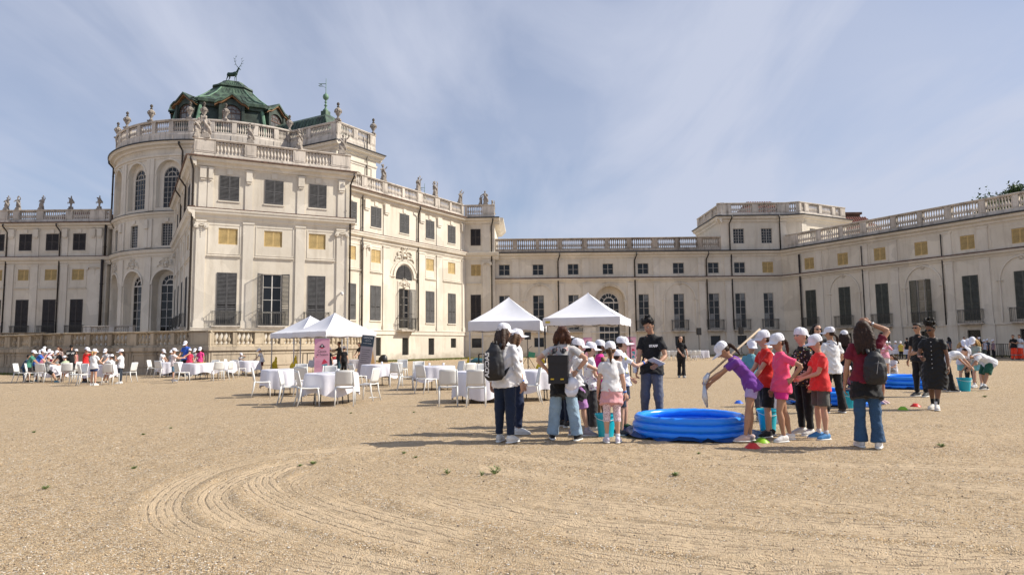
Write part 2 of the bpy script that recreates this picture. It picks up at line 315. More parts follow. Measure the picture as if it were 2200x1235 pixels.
def build_ground():
    xs=np.concatenate([-np.geomspace(420,8.05,34),np.arange(-8,8.01,.032),np.geomspace(8.05,420,34)])
    ys=np.concatenate([np.linspace(-30,3.3,6),np.arange(3.4,12.6,.03),np.geomspace(12.65,420,70)])
    X,Y=np.meshgrid(xs,ys); Z=np.zeros_like(X)
    near=np.clip((8-np.abs(X))/1,0,1)*np.clip((12.5-Y)/1.5,0,1)
    R=np.zeros_like(X); TC=np.zeros_like(X); BA=np.full(X.shape,1e9)
    tracks=[ # (pixels of the survey, half width m, number of grooves)
     ([(1100,1300),(780,1235),(500,1180),(365,1125),(360,1065),(450,1012),(600,978),(760,962),(920,950),(1100,937)],.21,4),
     ([(1320,1300),(980,1235),(680,1175),(500,1115),(455,1065),(520,1022),(640,992),(800,975)],.17,4),
     ([(1600,1280),(1200,1215),(940,1170),(720,1115),(590,1065),(560,1028),(620,1000),(740,986)],.24,5),
     ([(1900,1270),(1500,1225),(1150,1180),(900,1130),(720,1080),(650,1040),(700,1012)],.22,4),
     ([(2300,1160),(1800,1130),(1400,1095),(1000,1050),(820,1010),(760,985),(800,965),(950,950)],.26,5),
     ([(2400,1230),(1900,1190),(1500,1150),(1200,1120),(1000,1085),(860,1045)],.30,6),
     ([(2400,1120),(1900,1085),(1500,1060),(1150,1020),(940,990)],.22,4),
     ([(2400,1060),(2000,1040),(1600,1020),(1250,995),(1000,965)],.22,4),
     ([(2400,1300),(2000,1250),(1600,1240),(1300,1232)],.35,6),
     ([(2400,1015),(1900,1000),(1600,992),(1350,985)],.2,3),
     ([(2400,1165),(2000,1140),(1600,1118),(1250,1090),(1020,1060)],.2,4),([(2400,1200),(2050,1205),(1700,1190),(1420,1165),(1250,1140)],.22,4),
    ]
    for px,hw,k in tracks:
        P=smooth_path(px); D=seg_dist(X,Y,P); a=np.abs(D)
        env=np.clip((hw-a)/.07,0,1); wav=np.cos(D/hw*PI*k)
        brk=np.clip(vnoise(X,Y,1.1,3)*1.8+.05,0.4,1)
        Z+=near*env*(wav*.003-.006)*brk; TC=np.where(a<BA,D,TC); BA=np.minimum(BA,a)
        Z+=near*np.exp(-((a-hw-.04)/.045)**2)*.008*brk
        R=np.maximum(R,near*env*brk)
    Z+=near*((vnoise(X,Y,3,1)-.5)*.014+(vnoise(X,Y,9,2)-.5)*.009+(vnoise(X,Y,24,4)-.5)*.006)
    rs=np.random.RandomState(5)
    for _ in range(420):
        fx,fy=rs.uniform(-7,7),rs.uniform(7.2,12.4); an=rs.uniform(0,PI); 
        if fx<-3 and rs.rand()<.6: continue
        i0,i1=np.searchsorted(xs,[fx-.2,fx+.2]); j0,j1=np.searchsorted(ys,[fy-.2,fy+.2]); xx=X[j0:j1,i0:i1]-fx; yy=Y[j0:j1,i0:i1]-fy
        u=xx*math.cos(an)+yy*math.sin(an); w=-xx*math.sin(an)+yy*math.cos(an); q=np.sqrt((u/.13)**2+(w/.05)**2); Z[j0:j1,i0:i1]+=np.where(q<1,-.012*(1-q),0)+.006*np.exp(-((q-1.2)/.25)**2)
    # broad raked band lines across the right foreground
    band=np.clip((vnoise(X*.12+Y*.05,Y*1.0,1.7,8)-.45)*3,0,1)*near*np.clip((X+1)/2,0,1)
    Z+=band*np.cos(Y*2*PI/.10+X*.35)*.006; R=np.maximum(R,band*.6)
    nx,ny=len(xs),len(ys)
    co=np.stack([X,Y,Z],-1).reshape(-1,3)
    idx=np.arange(nx*ny).reshape(ny,nx)
    q=np.stack([idx[:-1,:-1],idx[:-1,1:],idx[1:,1:],idx[1:,:-1]],-1).reshape(-1,4)
    me=bpy.data.meshes.new('ground'); me.vertices.add(len(co)); me.vertices.foreach_set('co',co.ravel()); me.loops.add(q.size); me.loops.foreach_set('vertex_index',q.ravel().astype(np.int32))
    me.polygons.add(len(q)); me.polygons.foreach_set('loop_start',np.arange(0,q.size,4,dtype=np.int32)); me.polygons.foreach_set('loop_total',np.full(len(q),4,dtype=np.int32)); me.update(calc_edges=True)
    me.polygons.foreach_set('use_smooth',[True]*len(q))
    a=me.attributes.new('raked','FLOAT','POINT'); a.data.foreach_set('value',R.ravel())
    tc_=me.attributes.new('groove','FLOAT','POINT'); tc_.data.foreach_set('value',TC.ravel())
    gx=me.attributes.new('grassy','FLOAT','POINT'); gx.data.foreach_set('value',np.zeros(nx*ny))
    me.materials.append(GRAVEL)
    o=link('ground',me); o['kind']='structure'
build_ground()
# ------------------------------------------------------------ architecture kit
RINV={}
def frame(P0,P1):
    a=math.atan2(P1[1]-P0[1],P1[0]-P0[0]); return Matrix.Translation((P0[0],P0[1],0))@Matrix.Rotation(a,4,'Z'), math.hypot(P1[0]-P0[0],P1[1]-P0[1])
def building(name,M,label,cat='palace',group=None):
    o=bpy.data.objects.new(name,None); COL.objects.link(o); o.matrix_world=M; tag(o,label,cat,group); RINV[o.name]=M.inverted(); o.empty_display_size=1; return o
def bp(name,mb,mats,root,Mw,smooth=False,warp=None,label=None,kind=None):
    return part(name,mb,mats,root,RINV[root.name]@Mw,smooth,warp,label,kind)
def blink(name,me,root,Mw): return link(name,me,root,RINV[root.name]@Mw)
def arch_pts(a,b,spring,top,n=12):
    cx=(a+b)/2; r=(b-a)/2; h=top-spring
    return [(cx-r*math.cos(PI*i/n),spring+h*math.sin(PI*i/n)) for i in range(n+1)]
def wallmesh(mb,x0,x1,z0,z1,ops,depth=.24,step=None,y=0.0,m=0):
    """ops: (xa,xb,za,zb[,spring][,depth]) openings; spring gives an arched head"""
    xs={x0,x1}; zs={z0,z1}
    for o in ops: xs|={o[0],o[1]}; zs|={o[2],o[3]}
    xs=sorted(x for x in xs if x0<=x<=x1); zs=sorted(z for z in zs if z0<=z<=z1)
    if step:
        q=[]
        for a,b in zip(xs[:-1],xs[1:]):
            k=max(1,int((b-a)/step)); q+=[a+(b-a)*i/k for i in range(k)]
        xs=q+[xs[-1]]
    for a,b in zip(xs[:-1],xs[1:]):
        for c,d in zip(zs[:-1],zs[1:]):
            mx,mz=(a+b)/2,(c+d)/2
            if any(o[0]<mx<o[1] and o[2]<mz<o[3] for o in ops): continue
            mb.quad((a,y,c),(b,y,c),(b,y,d),(a,y,d),m)
    for o in ops:
        a,b,c,d=o[:4]; sp_=o[4] if len(o)>4 else None; dp=o[5] if len(o)>5 else depth
        top=d if sp_ is None else sp_
        mb.quad((a,y,c),(a,y,top),(a,y+dp,top),(a,y+dp,c),m); mb.quad((b,y,c),(b,y+dp,c),(b,y+dp,top),(b,y,top),m)
        mb.quad((a,y,c),(a,y+dp,c),(b,y+dp,c),(b,y,c),m)
        if sp_ is None: mb.quad((a,y,d),(b,y,d),(b,y+dp,d),(a,y+dp,d),m)
        else:
            P=arch_pts(a,b,sp_,d)
            for (xa,za),(xb,zb) in zip(P[:-1],P[1:]):
                mb.quad((xa,y,za),(xb,y,zb),(xb,y,d),(xa,y,d),m)
                mb.quad((xa,y,za),(xa,y+dp,za),(xb,y+dp,zb),(xb,y,zb),m)
def arch_band(mb,a,b,spring,top,w,out,n=14,y=0,legs=None,m=0):
    """raised moulding following an arch"""
    if isinstance(mb,MSet): return mb.new('arch_moulding',arch_band,a,b,spring,top,w,out,n,y,legs,m)
    I=arch_pts(a,b,spring,top,n); O=arch_pts(a-w,b+w,spring,top+w,n)
    if legs is not None: I=[(a,legs)]+I+[(b,legs)]; O=[(a-w,legs)]+O+[(b+w,legs)]
    for i in range(len(I)-1):
        (ia,iz),(ib,izb),(oa,oz),(ob,ozb)=I[i],I[i+1],O[i],O[i+1]
        mb.quad((ia,y-out,iz),(ib,y-out,izb),(ob,y-out,ozb),(oa,y-out,oz),m)
        mb.quad((oa,y-out,oz),(ob,y-out,ozb),(ob,y,ozb),(oa,y,oz),m)
        mb.quad((ia,y-out,iz),(ia,y,iz),(ib,y,izb),(ib,y-out,izb),m)
CACHE={}
def shutter_mesh(w,h,mt,pitch=.105):
    key=('sh',round(w,2),round(h,2),mt.name)
    if key in CACHE: return CACHE[key]
    mb=MB(); s=.055
    mb.box(0,s,-.022,.022,0,h); mb.box(w-s,w,-.022,.022,0,h)
    rails=[0,h-.08]+([h*.36] if h>2.6 else [])+([h*.5-.03] if 1.5<h<=2.6 else [])
    for r in rails: mb.box(s,w-s,-.019,.019,r,r+.075)
    z=.1
    while z<h-.1:
        if not any(r-.06<z<r+.09 for r in rails[2:]):
            mb.add([(s,-.02,z),(w-s,-.02,z),(w-s,.018,z+.06),(s,.018,z+.06),(s,-.02,z+.012),(w-s,-.02,z+.012),(w-s,.018,z+.072),(s,.018,z+.072)],
                   [(0,1,5,4),(4,5,6,7),(0,3,2,1),(3,7,6,2)])
        z+=pitch
    CACHE[key]=mb.mesh('shutter',mt); return CACHE[key]
def pane_mesh(w,h,mt):
    key=('pn',round(w,2),round(h,2),mt.name)
    if key not in CACHE:
        mb=MB(); mb.box(0,w,-.004,.004,0,h); CACHE[key]=mb.mesh('pane',mt)
    return CACHE[key]
def frame_mesh(w,h,nx,nz,mt,fw=.06,mw=.04,mid=True):
    key=('fr',round(w,2),round(h,2),nx,nz,mt.name)
    if key in CACHE: return CACHE[key]
    mb=MB(); mb.box(0,fw,-.03,.03,0,h); mb.box(w-fw,w,-.03,.03,0,h); mb.box(fw,w-fw,-.028,.028,0,fw); mb.box(fw,w-fw,-.028,.028,h-fw,h)
    for i in range(1,nx):
        x=fw+(w-2*fw)*i/nx; k=mw*(1.9 if (nx%2==0 and i==nx//2 and mid) else 1)/2; mb.box(x-k,x+k,-.024,.024,fw,h-fw)
    for j in range(1,nz):
        z=fw+(h-2*fw)*j/nz; mb.box(fw,w-fw,-.02,.02,z-mw/2,z+mw/2)
    CACHE[key]=mb.mesh('window',mt); return CACHE[key]
def window(root,Mw,kind,x0,x1,z0,z1,y=.12,nx=2,nz=4,fm=None,sm=None,open_=None,glass=None,panes=True,label=None):
    w,h=x1-x0,z1-z0; fm=fm or FRAMEW; sm=sm or SHUT
    Mo=Mw@T(x0,y,z0)
    if kind=='glass' or kind=='open':
        o=blink('window',frame_mesh(w,h,nx,nz,fm),root,Mo)
        fw=.06
        if panes:
            pw=(w-2*fw)/nx; ph=(h-2*fw)/nz
            for i in range(nx):
                for j in range(nz):
                    g=glass or GLASS
                    if callable(g): g=g(i,j)
                    link('pane',pane_mesh(pw-.01,ph-.01,g),o,T(fw+pw*i+.005,.012,fw+ph*j+.005))
        else: link('pane',pane_mesh(w-.1,h-.1,glass or GLASS),o,T(.05,.012,.05))
    else:
        o=blink('window',frame_mesh(w,h,1,1,fm if kind=='yel' else sm),root,Mo)
        link('pane',pane_mesh(w-.08,h-.08,DARK),o,T(.04,.05,.04))
    if kind in('shut','yel'):
        m=YEL if kind=='yel' else sm; sw=w/2-.008; dy=-.05 if kind=='yel' else -y-.03
        for k in (0,1): link('shutter',shutter_mesh(sw,h-.03,m,.085 if kind=='yel' else .105),o,T(k*(w/2)+.004,dy,.015))
    if kind=='open':
        al,ar=open_; sw=w/2
        link('shutter',shutter_mesh(sw,h,sm),o,T(0,-y-.03,0,math.radians(180+al)))   # hinged left, swung out
        link('shutter',shutter_mesh(sw,h,sm),o,T(w,-y-.03,0,math.radians(-ar)))
    if label: o['label']=label
    return o
def arch_window(root,Mw,w,h,spring,x,z,y,nx,nz,fm,glass=GLASS,fan=True,name='window'):
    """glazed window with a round head: rect part below the spring, fanlight above; x,z: bottom centre"""
    key=('aw',round(w,2),round(h,2),round(spring,2),nx,nz,fm.name)
    if key not in CACHE:
        mb=MB(); fw=.07; r=w/2
        mb.box(-r,-r+fw,-.04,.04,0,spring); mb.box(r-fw,r,-.04,.04,0,spring); mb.box(-r+fw,r-fw,-.038,.038,0,fw); mb.box(-r+fw,r-fw,-.05,.05,spring-.08,spring+.06)
        for i in range(1,nx):
            x_=-r+fw+(w-2*fw)*i/nx; mb.box(x_-.025,x_+.025,-.03,.03,fw,spring-.08)
        for j in range(1,nz):
            z_=fw+(spring-fw)*j/nz; mb.box(-r+fw,r-fw,-.026,.026,z_-.02,z_+.02)
        hh=h-spring
        P=[(-r*math.cos(PI*i/14),spring+hh*math.sin(PI*i/14)) for i in range(15)]
        for k,(s0,s1) in enumerate(((1,.9),(.56,.47))):
            for (xa,za),(xb,zb) in zip(P[:-1],P[1:]):
                f=lambda x_,z_,s: (x_*s,spring+(z_-spring)*s)
                a=f(xa,za,s0);b=f(xb,zb,s0);c=f(xb,zb,s1);d=f(xa,za,s1)
                mb.add([(a[0],-.035,a[1]),(b[0],-.035,b[1]),(c[0],-.035,c[1]),(d[0],-.035,d[1]),(a[0],.03,a[1]),(b[0],.03,b[1]),(c[0],.03,c[1]),(d[0],.03,d[1])],[(3,2,1,0),(0,1,5,4),(2,3,7,6)])
        for t in ((35,70,90,110,145) if fan else (90,)):
            c_,s_=math.cos(math.radians(t)),math.sin(math.radians(t))
            if fan: mb.bar((r*.52*c_,0,spring+hh*.52*s_),(r*.92*c_,0,spring+hh*.92*s_),.045,.05)
            else: mb.bar((0,0,spring),(0,0,spring+hh*.95),.05,.05)
        if not fan:
            mb.bar((-r*.85,0,spring+hh*.45),(r*.85,0,spring+hh*.45),.04,.04)
            for q in (-.5,.5): mb.bar((q*r,0,spring),(q*r,0,spring+hh*.82),.035,.04)
        CACHE[key]=mb.mesh('window',fm)
        g=MB(); g.v=[(x_,.0,z_) for x_,z_ in P]; g.f=[tuple(range(15))]; g.m=[0]; CACHE[key+('g',)]=g.mesh('pane',glass)
    o=blink(name,CACHE[key],root,Mw@T(x,y,z))
    pw=(w-.14)/nx; ph=(spring-.07)/nz
    for i in range(nx):
        for j in range(nz): link('pane',pane_mesh(pw-.01,ph-.01,glass),o,T(-w/2+.07+pw*i+.005,.012,.07+ph*j*.985+.005))
    link('pane',CACHE[key+('g',)],o,T(0,.014,0)); return o
def cornice_prof(zt,h,p):
    return [(-.06,zt-h),(.03,zt-h),(.05,zt-h*.86),(p*.28,zt-h*.8),(p*.34,zt-h*.55),(p*.5,zt-h*.46),(p*.8,zt-h*.38),(p*.86,zt-h*.2),(p*.97,zt-h*.13),(p,zt-.02),(p*.96,zt+.02),(-.06,zt+.1)]
def cornice(root,Mw,x0,x1,zt,h,p,e0=0,e1=0,mt=None,nseg=1,warp=None,name='cornice'):
    mb=MB(); mb.profile(cornice_prof(zt,h,p),x0-e0,x1+e1,nseg); return bp(name,mb,mt or TRIM,root,Mw,warp=warp)
BAL_PROF=[(.075,0),(.075,.07),(.05,.09),(.045,.14),(.085,.3),(.092,.38),(.07,.5),(.04,.66),(.036,.74),(.055,.8),(.042,.83),(.07,.88),(.075,.93),(.075,1.0)]
def baluster_mesh(h,mt,fat=1.0):
    key=('ba',round(h,2),mt.name,fat)
    if key not in CACHE:
        mb=MB(); mb.lathe([(r*fat*1.12,z*h) for r,z in BAL_PROF],7); me=mb.mesh('baluster',mt,True); CACHE[key]=me
    return CACHE[key]
def balustrade(root,Mw,x0,x1,zb,zt,panels,y=.28,mt=None,base=.42,rail=.2,step=.235,place=None,warp=None,nseg=1,endposts=True,fat=1.15):
    """panels: list of (a,b) holding balusters; the rest is posts and plinth"""
    mt=mt or STONE; mb=MB(); t=.17
    mb.profile([(t-y+.05,zb),(t-y+.05,zb+base*.7),(t-y,zb+base*.8),(t-y,zb+base),(-t-y,zb+base),(-t-y,zb)],x0,x1,nseg)
    mb.profile([(t-y-.02,zt-rail),(t-y+.03,zt-rail*.7),(t-y+.08,zt-rail*.45),(t-y+.08,zt-rail*.1),(t-y+.04,zt),(-t-y-.04,zt),(-t-y-.08,zt-rail*.4),(-t-y+.02,zt-rail)],x0-.05,x1+.05,nseg)
    e=[x0]+[q for p in panels for q in p]+[x1]
    for a,b in zip(e[::2],e[1::2]):
        if b-a>.05:
            mb.box(a,b,y-t-.03,y+t,zb+base+.002,zt-rail-.002)
            if b-a>.5: mb.box(a+.12,b-.12,y-t-.055,y-t-.02,zb+base+.12,zt-rail-.1)
            mb.box(a-.03,b+.03,y-t-.07,y+t+.05,zb,zb+base*.62)
    o=bp('balustrade',mb,mt,root,Mw,warp=warp)
    h=zt-rail-zb-base; bm=baluster_mesh(h,mt,fat)
    for a,b in panels:
        n=max(2,int(round((b-a)/step))); 
        for i in range(n):
            x=a+(b-a)*(i+.5)/n
            Ml=(place(x,y) if place else T(x,y,0))@T(0,0,zb+base)
            link('baluster',bm,o,Ml)
    return o
def pilaster(root,Mw,x0,x1,z0,z1,out=.10,base=True,mt=None,cap=False):
    mb=MB(); mb.box(x0,x1,-out,.02,z0,z1)
    if base: mb.box(x0-.05,x1+.05,-out-.06,.02,z0,z0+.45); mb.box(x0-.03,x1+.03,-out-.03,.02,z0+.452,z0+.56)
    mb.box(x0-.05,x1+.05,-out-.05,.02,z1-.14,z1-.004)
    o=bp('pilaster',mb,mt or TRIM,root,Mw)
    if cap:
        w=x1-x0; c=MB(); zc=z1-.55
        c.box(x0-.12,x1+.12,-out-.14,.02,zc+.22,zc+.32)
        for sx in (-1,1):
            cx=(x0+x1)/2+sx*(w/2+.02); c.tube([(cx,-out-.17,zc+.05),(cx,-out+.05,zc+.05)],.17,12); c.tube([(cx,-out-.2,zc+.05),(cx,-out-.1,zc+.05)],.07,8)
            c.tube([(cx,-out-.12,zc+.2),((x0+x1)/2,-out-.14,zc+.08)],.05,6)
        for k in range(5): c.ball(((x0+x1)/2,-out-.02,zc-.1-k*.17),.07-.008*k,6)
        link('capital',c.mesh('capital',mt or TRIM,False),o)['kind']='stuff'
    return o
def relief_mesh(kind='shell'):
    key=('rl',kind)
    if key in CACHE: return CACHE[key]
    mb=MB()
    mb.ball((0,-.05,0),(.26,.12,.34),12)
    mb.lathe([(.36,-.02),(.40,.0),(.36,.03)],16,(0,0,0)); 
    ring=[(.42*math.cos(a),-.08,.5*math.sin(a)) for a in np.linspace(0,2*PI,17)]; mb.tube(ring,.05,6)
    for s in (-1,1):
        for (pts,r) in (([(.35*s,-.08,.45),(.75*s,-.1,.55),(1.05*s,-.08,.3),(1.0*s,-.08,.05),(.82*s,-.08,.1)],.07),
                        ([(.4*s,-.08,-.3),(.8*s,-.1,-.1),(1.25*s,-.08,-.2),(1.45*s,-.06,-.45),(1.3*s,-.06,-.55)],.06),
                        ([(.2*s,-.08,.6),(.5*s,-.1,.85),(.25*s,-.1,.95),(0,-.1,.8)],.06)):
            mb.tube(pts,[r*.7]+[r]*(len(pts)-2)+[r*.5],6)
        for k in range(4): mb.ball((s*(.55+.22*k),-.06,.18-.12*k+.1*(k%2)),(.09,.06,.07),6)
    for k in range(-2,3): mb.bar((0,-.1,-.15),(k*.16,-.06,-.7+.05*abs(k)),.07,.06)
    CACHE[key]=mb.mesh('relief',TRIM,True); return CACHE[key]
def relief(root,Mw,x,z,s,y=0): return blink('relief',relief_mesh(),root,Mw@T(x,y,z)@Matrix.Scale(s,4))
def balcony_mesh(w,h,dp,mt):
    key=('bc',round(w,2),round(h,2),mt.name)
    if key in CACHE: return CACHE[key]
    mb=MB(); y=-dp
    for z in (.02,h*.55 if False else h-.02): mb.bar((0,y,z),(w,y,z),.035); mb.bar((0,0,z),(0,y,z),.035); mb.bar((w,0,z),(w,y,z),.035)
    mb.bar((0,y,h*.86),(w,y,h*.86),.02); mb.bar((0,y,.12),(w,y,.12),.02)
    n=int(w/.13)
    for i in range(n+1):
        x=w*i/n; mb.bar((x,y,0),(x,y,h),.02 if i%4 else .035)
        if i<n: mb.tube([(x+.065+.035*math.cos(a),y,h*.93+.035*math.sin(a)) for a in np.linspace(0,2*PI,6)],.008,4,caps=False)
    for s in (0,w):
        for j in (1,2,3): mb.bar((s,y*j/4,0),(s,y*j/4,h),.02)
        # scrolled corner brackets
        mb.tube([(s,y,h),(s+(.1 if s else -.1),y,h+.05),(s+(.12 if s else -.12),y,h-.1),(s,y,h-.25)],.012,5,caps=False)
    CACHE[key]=mb.mesh('railing',mt); return CACHE[key]
def balcony(root,Mw,x0,x1,z0,z1,dp=.42,mt=None):
    s=MB(); s.box(x0-.06,x1+.06,-dp-.07,.0,z0-.1,z0); s.box(x0+.15,x1-.15,-dp+.1,.0,z0-.2,z0-.101)
    o=bp('balcony',s,STONE,root,Mw); link('railing',balcony_mesh(x1-x0,z1-z0,dp,mt or IRONL),o,T(x0,0,z0)); return o
def downpipe(root,Mw,x,z0,z1,y=-.16,r=.075,hook=None,mt=None):
    mb=MB(); pts=[(x,y,z0),(x,y,z1)]
    if hook: pts=[(x,y,z0),(x,y,z1-.9),(x+hook*.1,y-.25,z1-.55),(x+hook*.2,y-.5,z1-.25),(x+hook*.2,y-.5,z1)]
    mb.tube(pts,r,8)
    z=z0+1
    while z<z1-1: mb.tube([(x,y,z),(x,y,z+.06)],r*1.35,8); z+=2.2
    return bp('downpipe',mb,mt or PIPE,root,Mw,True)
def gutter(root,Mw,x0,x1,zt,p,warp=None,nseg=1,e0=0,e1=0,mt=None):
    mb=MB(); mb.profile([(p-.12,zt-.01),(p+.02,zt-.06),(p+.1,zt-.02),(p+.11,zt+.07),(p-.1,zt+.12),(-.05,zt+.16)],x0-e0,x1+e1,nseg); return bp('gutter',mb,mt or GUTTER,root,Mw,warp=warp)
def grille_mesh(w,h):
    key=('gr',round(w,2),round(h,2))
    if key not in CACHE:
        mb=MB(); s=.2; k=int((w+h)/s)+1
        for i in range(-int(h/s)-1,int(w/s)+2):
            for sgn in (1,-1):
                xa,za=(i*s,0) if sgn>0 else (i*s,h); xb,zb=(i*s+h,h) if sgn>0 else (i*s+h,0)
                if xb<0 or xa>w: continue
                if xa<0: za=za+sgn*(-xa); xa=0
                if xb>w: zb=zb-sgn*(xb-w); xb=w
                mb.bar((xa,0 if sgn>0 else .02,za),(xb,0 if sgn>0 else .02,zb),.018)
        CACHE[key]=mb.mesh('grille',IRONL)
    return CACHE[key]
def cellar(root,Mw,x0,x1,z0,z1,y=.12,fr=True):
    o=blink('window',frame_mesh(x1-x0,z1-z0,1,1,IRONL),root,Mw@T(x0,y+.08,z0)); link('pane',pane_mesh(x1-x0-.1,z1-z0-.1,GLASS),o,T(.05,.04,.05))
    if fr: link('grille',grille_mesh(x1-x0,z1-z0),o,T(0,-.1,0))
    return o
def shell(root,Mw,L,depth,zt,mt=WALL,z0=0):
    mb=MB(); mb.quad((0,0,z0),(0,depth,z0),(0,depth,zt),(0,0,zt)); mb.quad((L,0,z0),(L,0,zt),(L,depth,zt),(L,depth,z0)); mb.quad((0,depth,z0),(L,depth,z0),(L,depth,zt),(0,depth,zt))
    mb.quad((0,0,zt-.003),(L,0,zt-.003),(L,depth,zt-.003),(0,depth,zt-.003))
    bp('rear_wall',mb,mt,root,Mw)
class MSet:
    def __init__(s,root,Mw,mt,warp=None): s.a=(root,Mw,mt,warp)
    def new(s,name,fn,*a,**k):
        m=MB(); fn(m,*a,**k); return bp(name,m,s.a[2],s.a[0],s.a[1],warp=s.a[3])
    def box(s,*a): return s.new('trim_block',MB.box,*a)
    def profile(s,*a): return s.new('plinth_moulding',MB.profile,*a)
def panel_frame(mb,x0,x1,z0,z1,w=.06,out=.03):
    if isinstance(mb,MSet): return mb.new('panel_frame',panel_frame,x0,x1,z0,z1,w,out)
    for a,b,c,d in ((x0,x1,z1-w,z1),(x0,x1,z0,z0+w),(x0,x0+w,z0+w+.001,z1-w-.001),(x1-w,x1,z0+w+.001,z1-w-.001)): mb.box(a,b,-out,.01,c,d)
def ledge(mb,x0,x1,z):
    if isinstance(mb,MSet): return mb.new('ledge',ledge,x0,x1,z)
    mb.profile([(-.02,z-.16),(.04,z-.16),(.06,z-.06),(.15,z-.03),(.15,z),(-.02,z+.05)],x0,x1)
L1,L2,L3,L4=3.05,12.35,16.45,18.15
def tall_facade(root,Mw,L,bays,pils,les,x0=0,base_ops=(),z0=0,sm=None,lower=(0,3.0),L0pl=True,skip_att=()):
    """three register facade of the main palace: bays = (xa,xb,kind,opts)"""
    ops=[];tr=MSet(root,Mw,TRIM)
    for b in bays:
        xa,xb=b[0],b[1]; kind=b[2]
        ops.append((xa,xb,13.2,15.2)); 
        if kind!='arch': ops.append((xa+.03,xb-.03,9.66,10.96)); ops.append((xa,xb,b[3],7.4))
    wb=MB(); allops=[(o if len(o)>4 else o) for o in ops]
    arches=[b for b in bays if b[2]=='arch']
    for b in arches:
        cx=(b[0]+b[1])/2; allops.append((cx-1.3,cx+1.3,8.3,9.85,8.55)); allops.append((cx-.75,cx+.75,3.3,7.35))
    allops+=list(base_ops)
    wallmesh(wb,x0,L,z0,L3,allops)
    bp('wall',wb,WALL,root,Mw)
    for b in bays:
        xa,xb,kind,zb=b[:4]; o=b[4] if len(b)>4 else {}
        s_=o.get('sm',sm)
        window(root,Mw,'shut',xa,xb,13.2,15.2,sm=o.get('up',s_))
        tr.box(xa-.08,xb+.08,-.07,.0,13.06,13.17); tr.box((xa+xb)/2-.22,(xa+xb)/2+.22,-.09,0,15.3,15.72)
        tr.box(xa-.12,xb+.12,-.03,0,15.22,15.29)
        if kind!='arch':
            window(root,Mw,'yel',xa+.03,xb-.03,9.66,10.96,y=.14)
            if kind=='open': window(root,Mw,'open',xa,xb,zb,7.4,open_=o['open'],nx=2,nz=4,sm=s_,fm=FRAMEL if o.get('lf') else FRAMEW)
            else: window(root,Mw,'shut',xa,xb,zb,7.4,sm=s_)
        if zb<3.6 and o.get('balc',True): balcony(root,Mw,xa-.28,xb+.28,3.2,4.33)
        elif kind!='arch': tr.box(xa-.1,xb+.1,-.1,0,zb-.13,zb-.01)
    for i,(a,b) in enumerate(pils): pilaster(root,Mw,a,b,L1,11.5,cap=(i in(0,len(pils)-1) and b-a>.6 and L0pl))
    for a,b in les:
        pilaster(root,Mw,a,b,L2+.15,15.75,base=False,out=.08)
        tr.box(a+.06,b-.06,-.24,-.05,14.85,15.75); tr.box(a+.12,b-.12,-.19,-.05,14.68,14.849)
    ed=[x0]+[q for p in pils for q in p]+[L]
    for a,b in zip(ed[::2],ed[1::2]):
        if b-a>1.2:
            mid=(a+b)/2
            if any(abs((q[0]+q[1])/2-mid)<1 and q[2]=='arch' for q in bays): continue
            ledge(tr,a+.12,b-.12,8.72); panel_frame(tr,a+.16,b-.16,8.86,11.25,.07,.035)
    tr.profile([(-.02,L1-.42),(.1,L1-.42),(.1,L1-.1),(.16,L1-.05),(.16,L1),(-.02,L1+.06)],x0,L)
    cornice(root,Mw,x0,L,L2,.85,.5,.0 if x0 else .45,.45); cornice(root,Mw,x0,L,L3,.75,.62,.0 if x0 else .55,.5)
    gutter(root,Mw,x0,L,L3,.62,mt=mat('mossy_tile_edge',(.16,.10,.075),.9,0,.4,9,.6,4),e0=.0 if x0 else .5,e1=.5)
    gutter(root,Mw,x0,L,L2+.03,.38,mt=mat('mossy_tile_edge',(.16,.10,.075)),e0=.0 if x0 else .4,e1=.4)
def tiled_roof(root,Mw,x0,x1,y0,y1,z0,z1,inset=None):
    mb=MB(); i=inset if inset is not None else (y1-y0)/2; ym=(y0+y1)/2
    mb.add([(x0,y0,z0),(x1,y0,z0),(x1,y1,z0),(x0,y1,z0),(x0+i,ym,z1),(x1-i,ym,z1)],[(0,1,5,4),(1,2,5),(2,3,4,5),(3,0,4)])
    n=int((x1-x0)/.3)
    for k in range(n+1):
        x=x0+(x1-x0)*k/n; tx=min(1,max(0,min((x-x0)/max(i,.01),(x1-x)/max(i,.01)))); mb.bar((x,y0,z0+.05),(x,y0+(ym-y0)*tx,z0+(z1-z0)*tx+.05),.14,.1)
    n=int((y1-y0)/.3)
    for k in range(1,n):
        y=y0+(y1-y0)*k/n; t_=1-abs(y-ym)/(ym-y0); mb.bar((x1,y,z0+.05),(x1-i*t_,y,z0+(z1-z0)*t_+.05),.14,.1); mb.bar((x0,y,z0+.05),(x0+i*t_,y,z0+(z1-z0)*t_+.05),.14,.1)
    return bp('tiled_roof',mb,TILE,root,Mw)
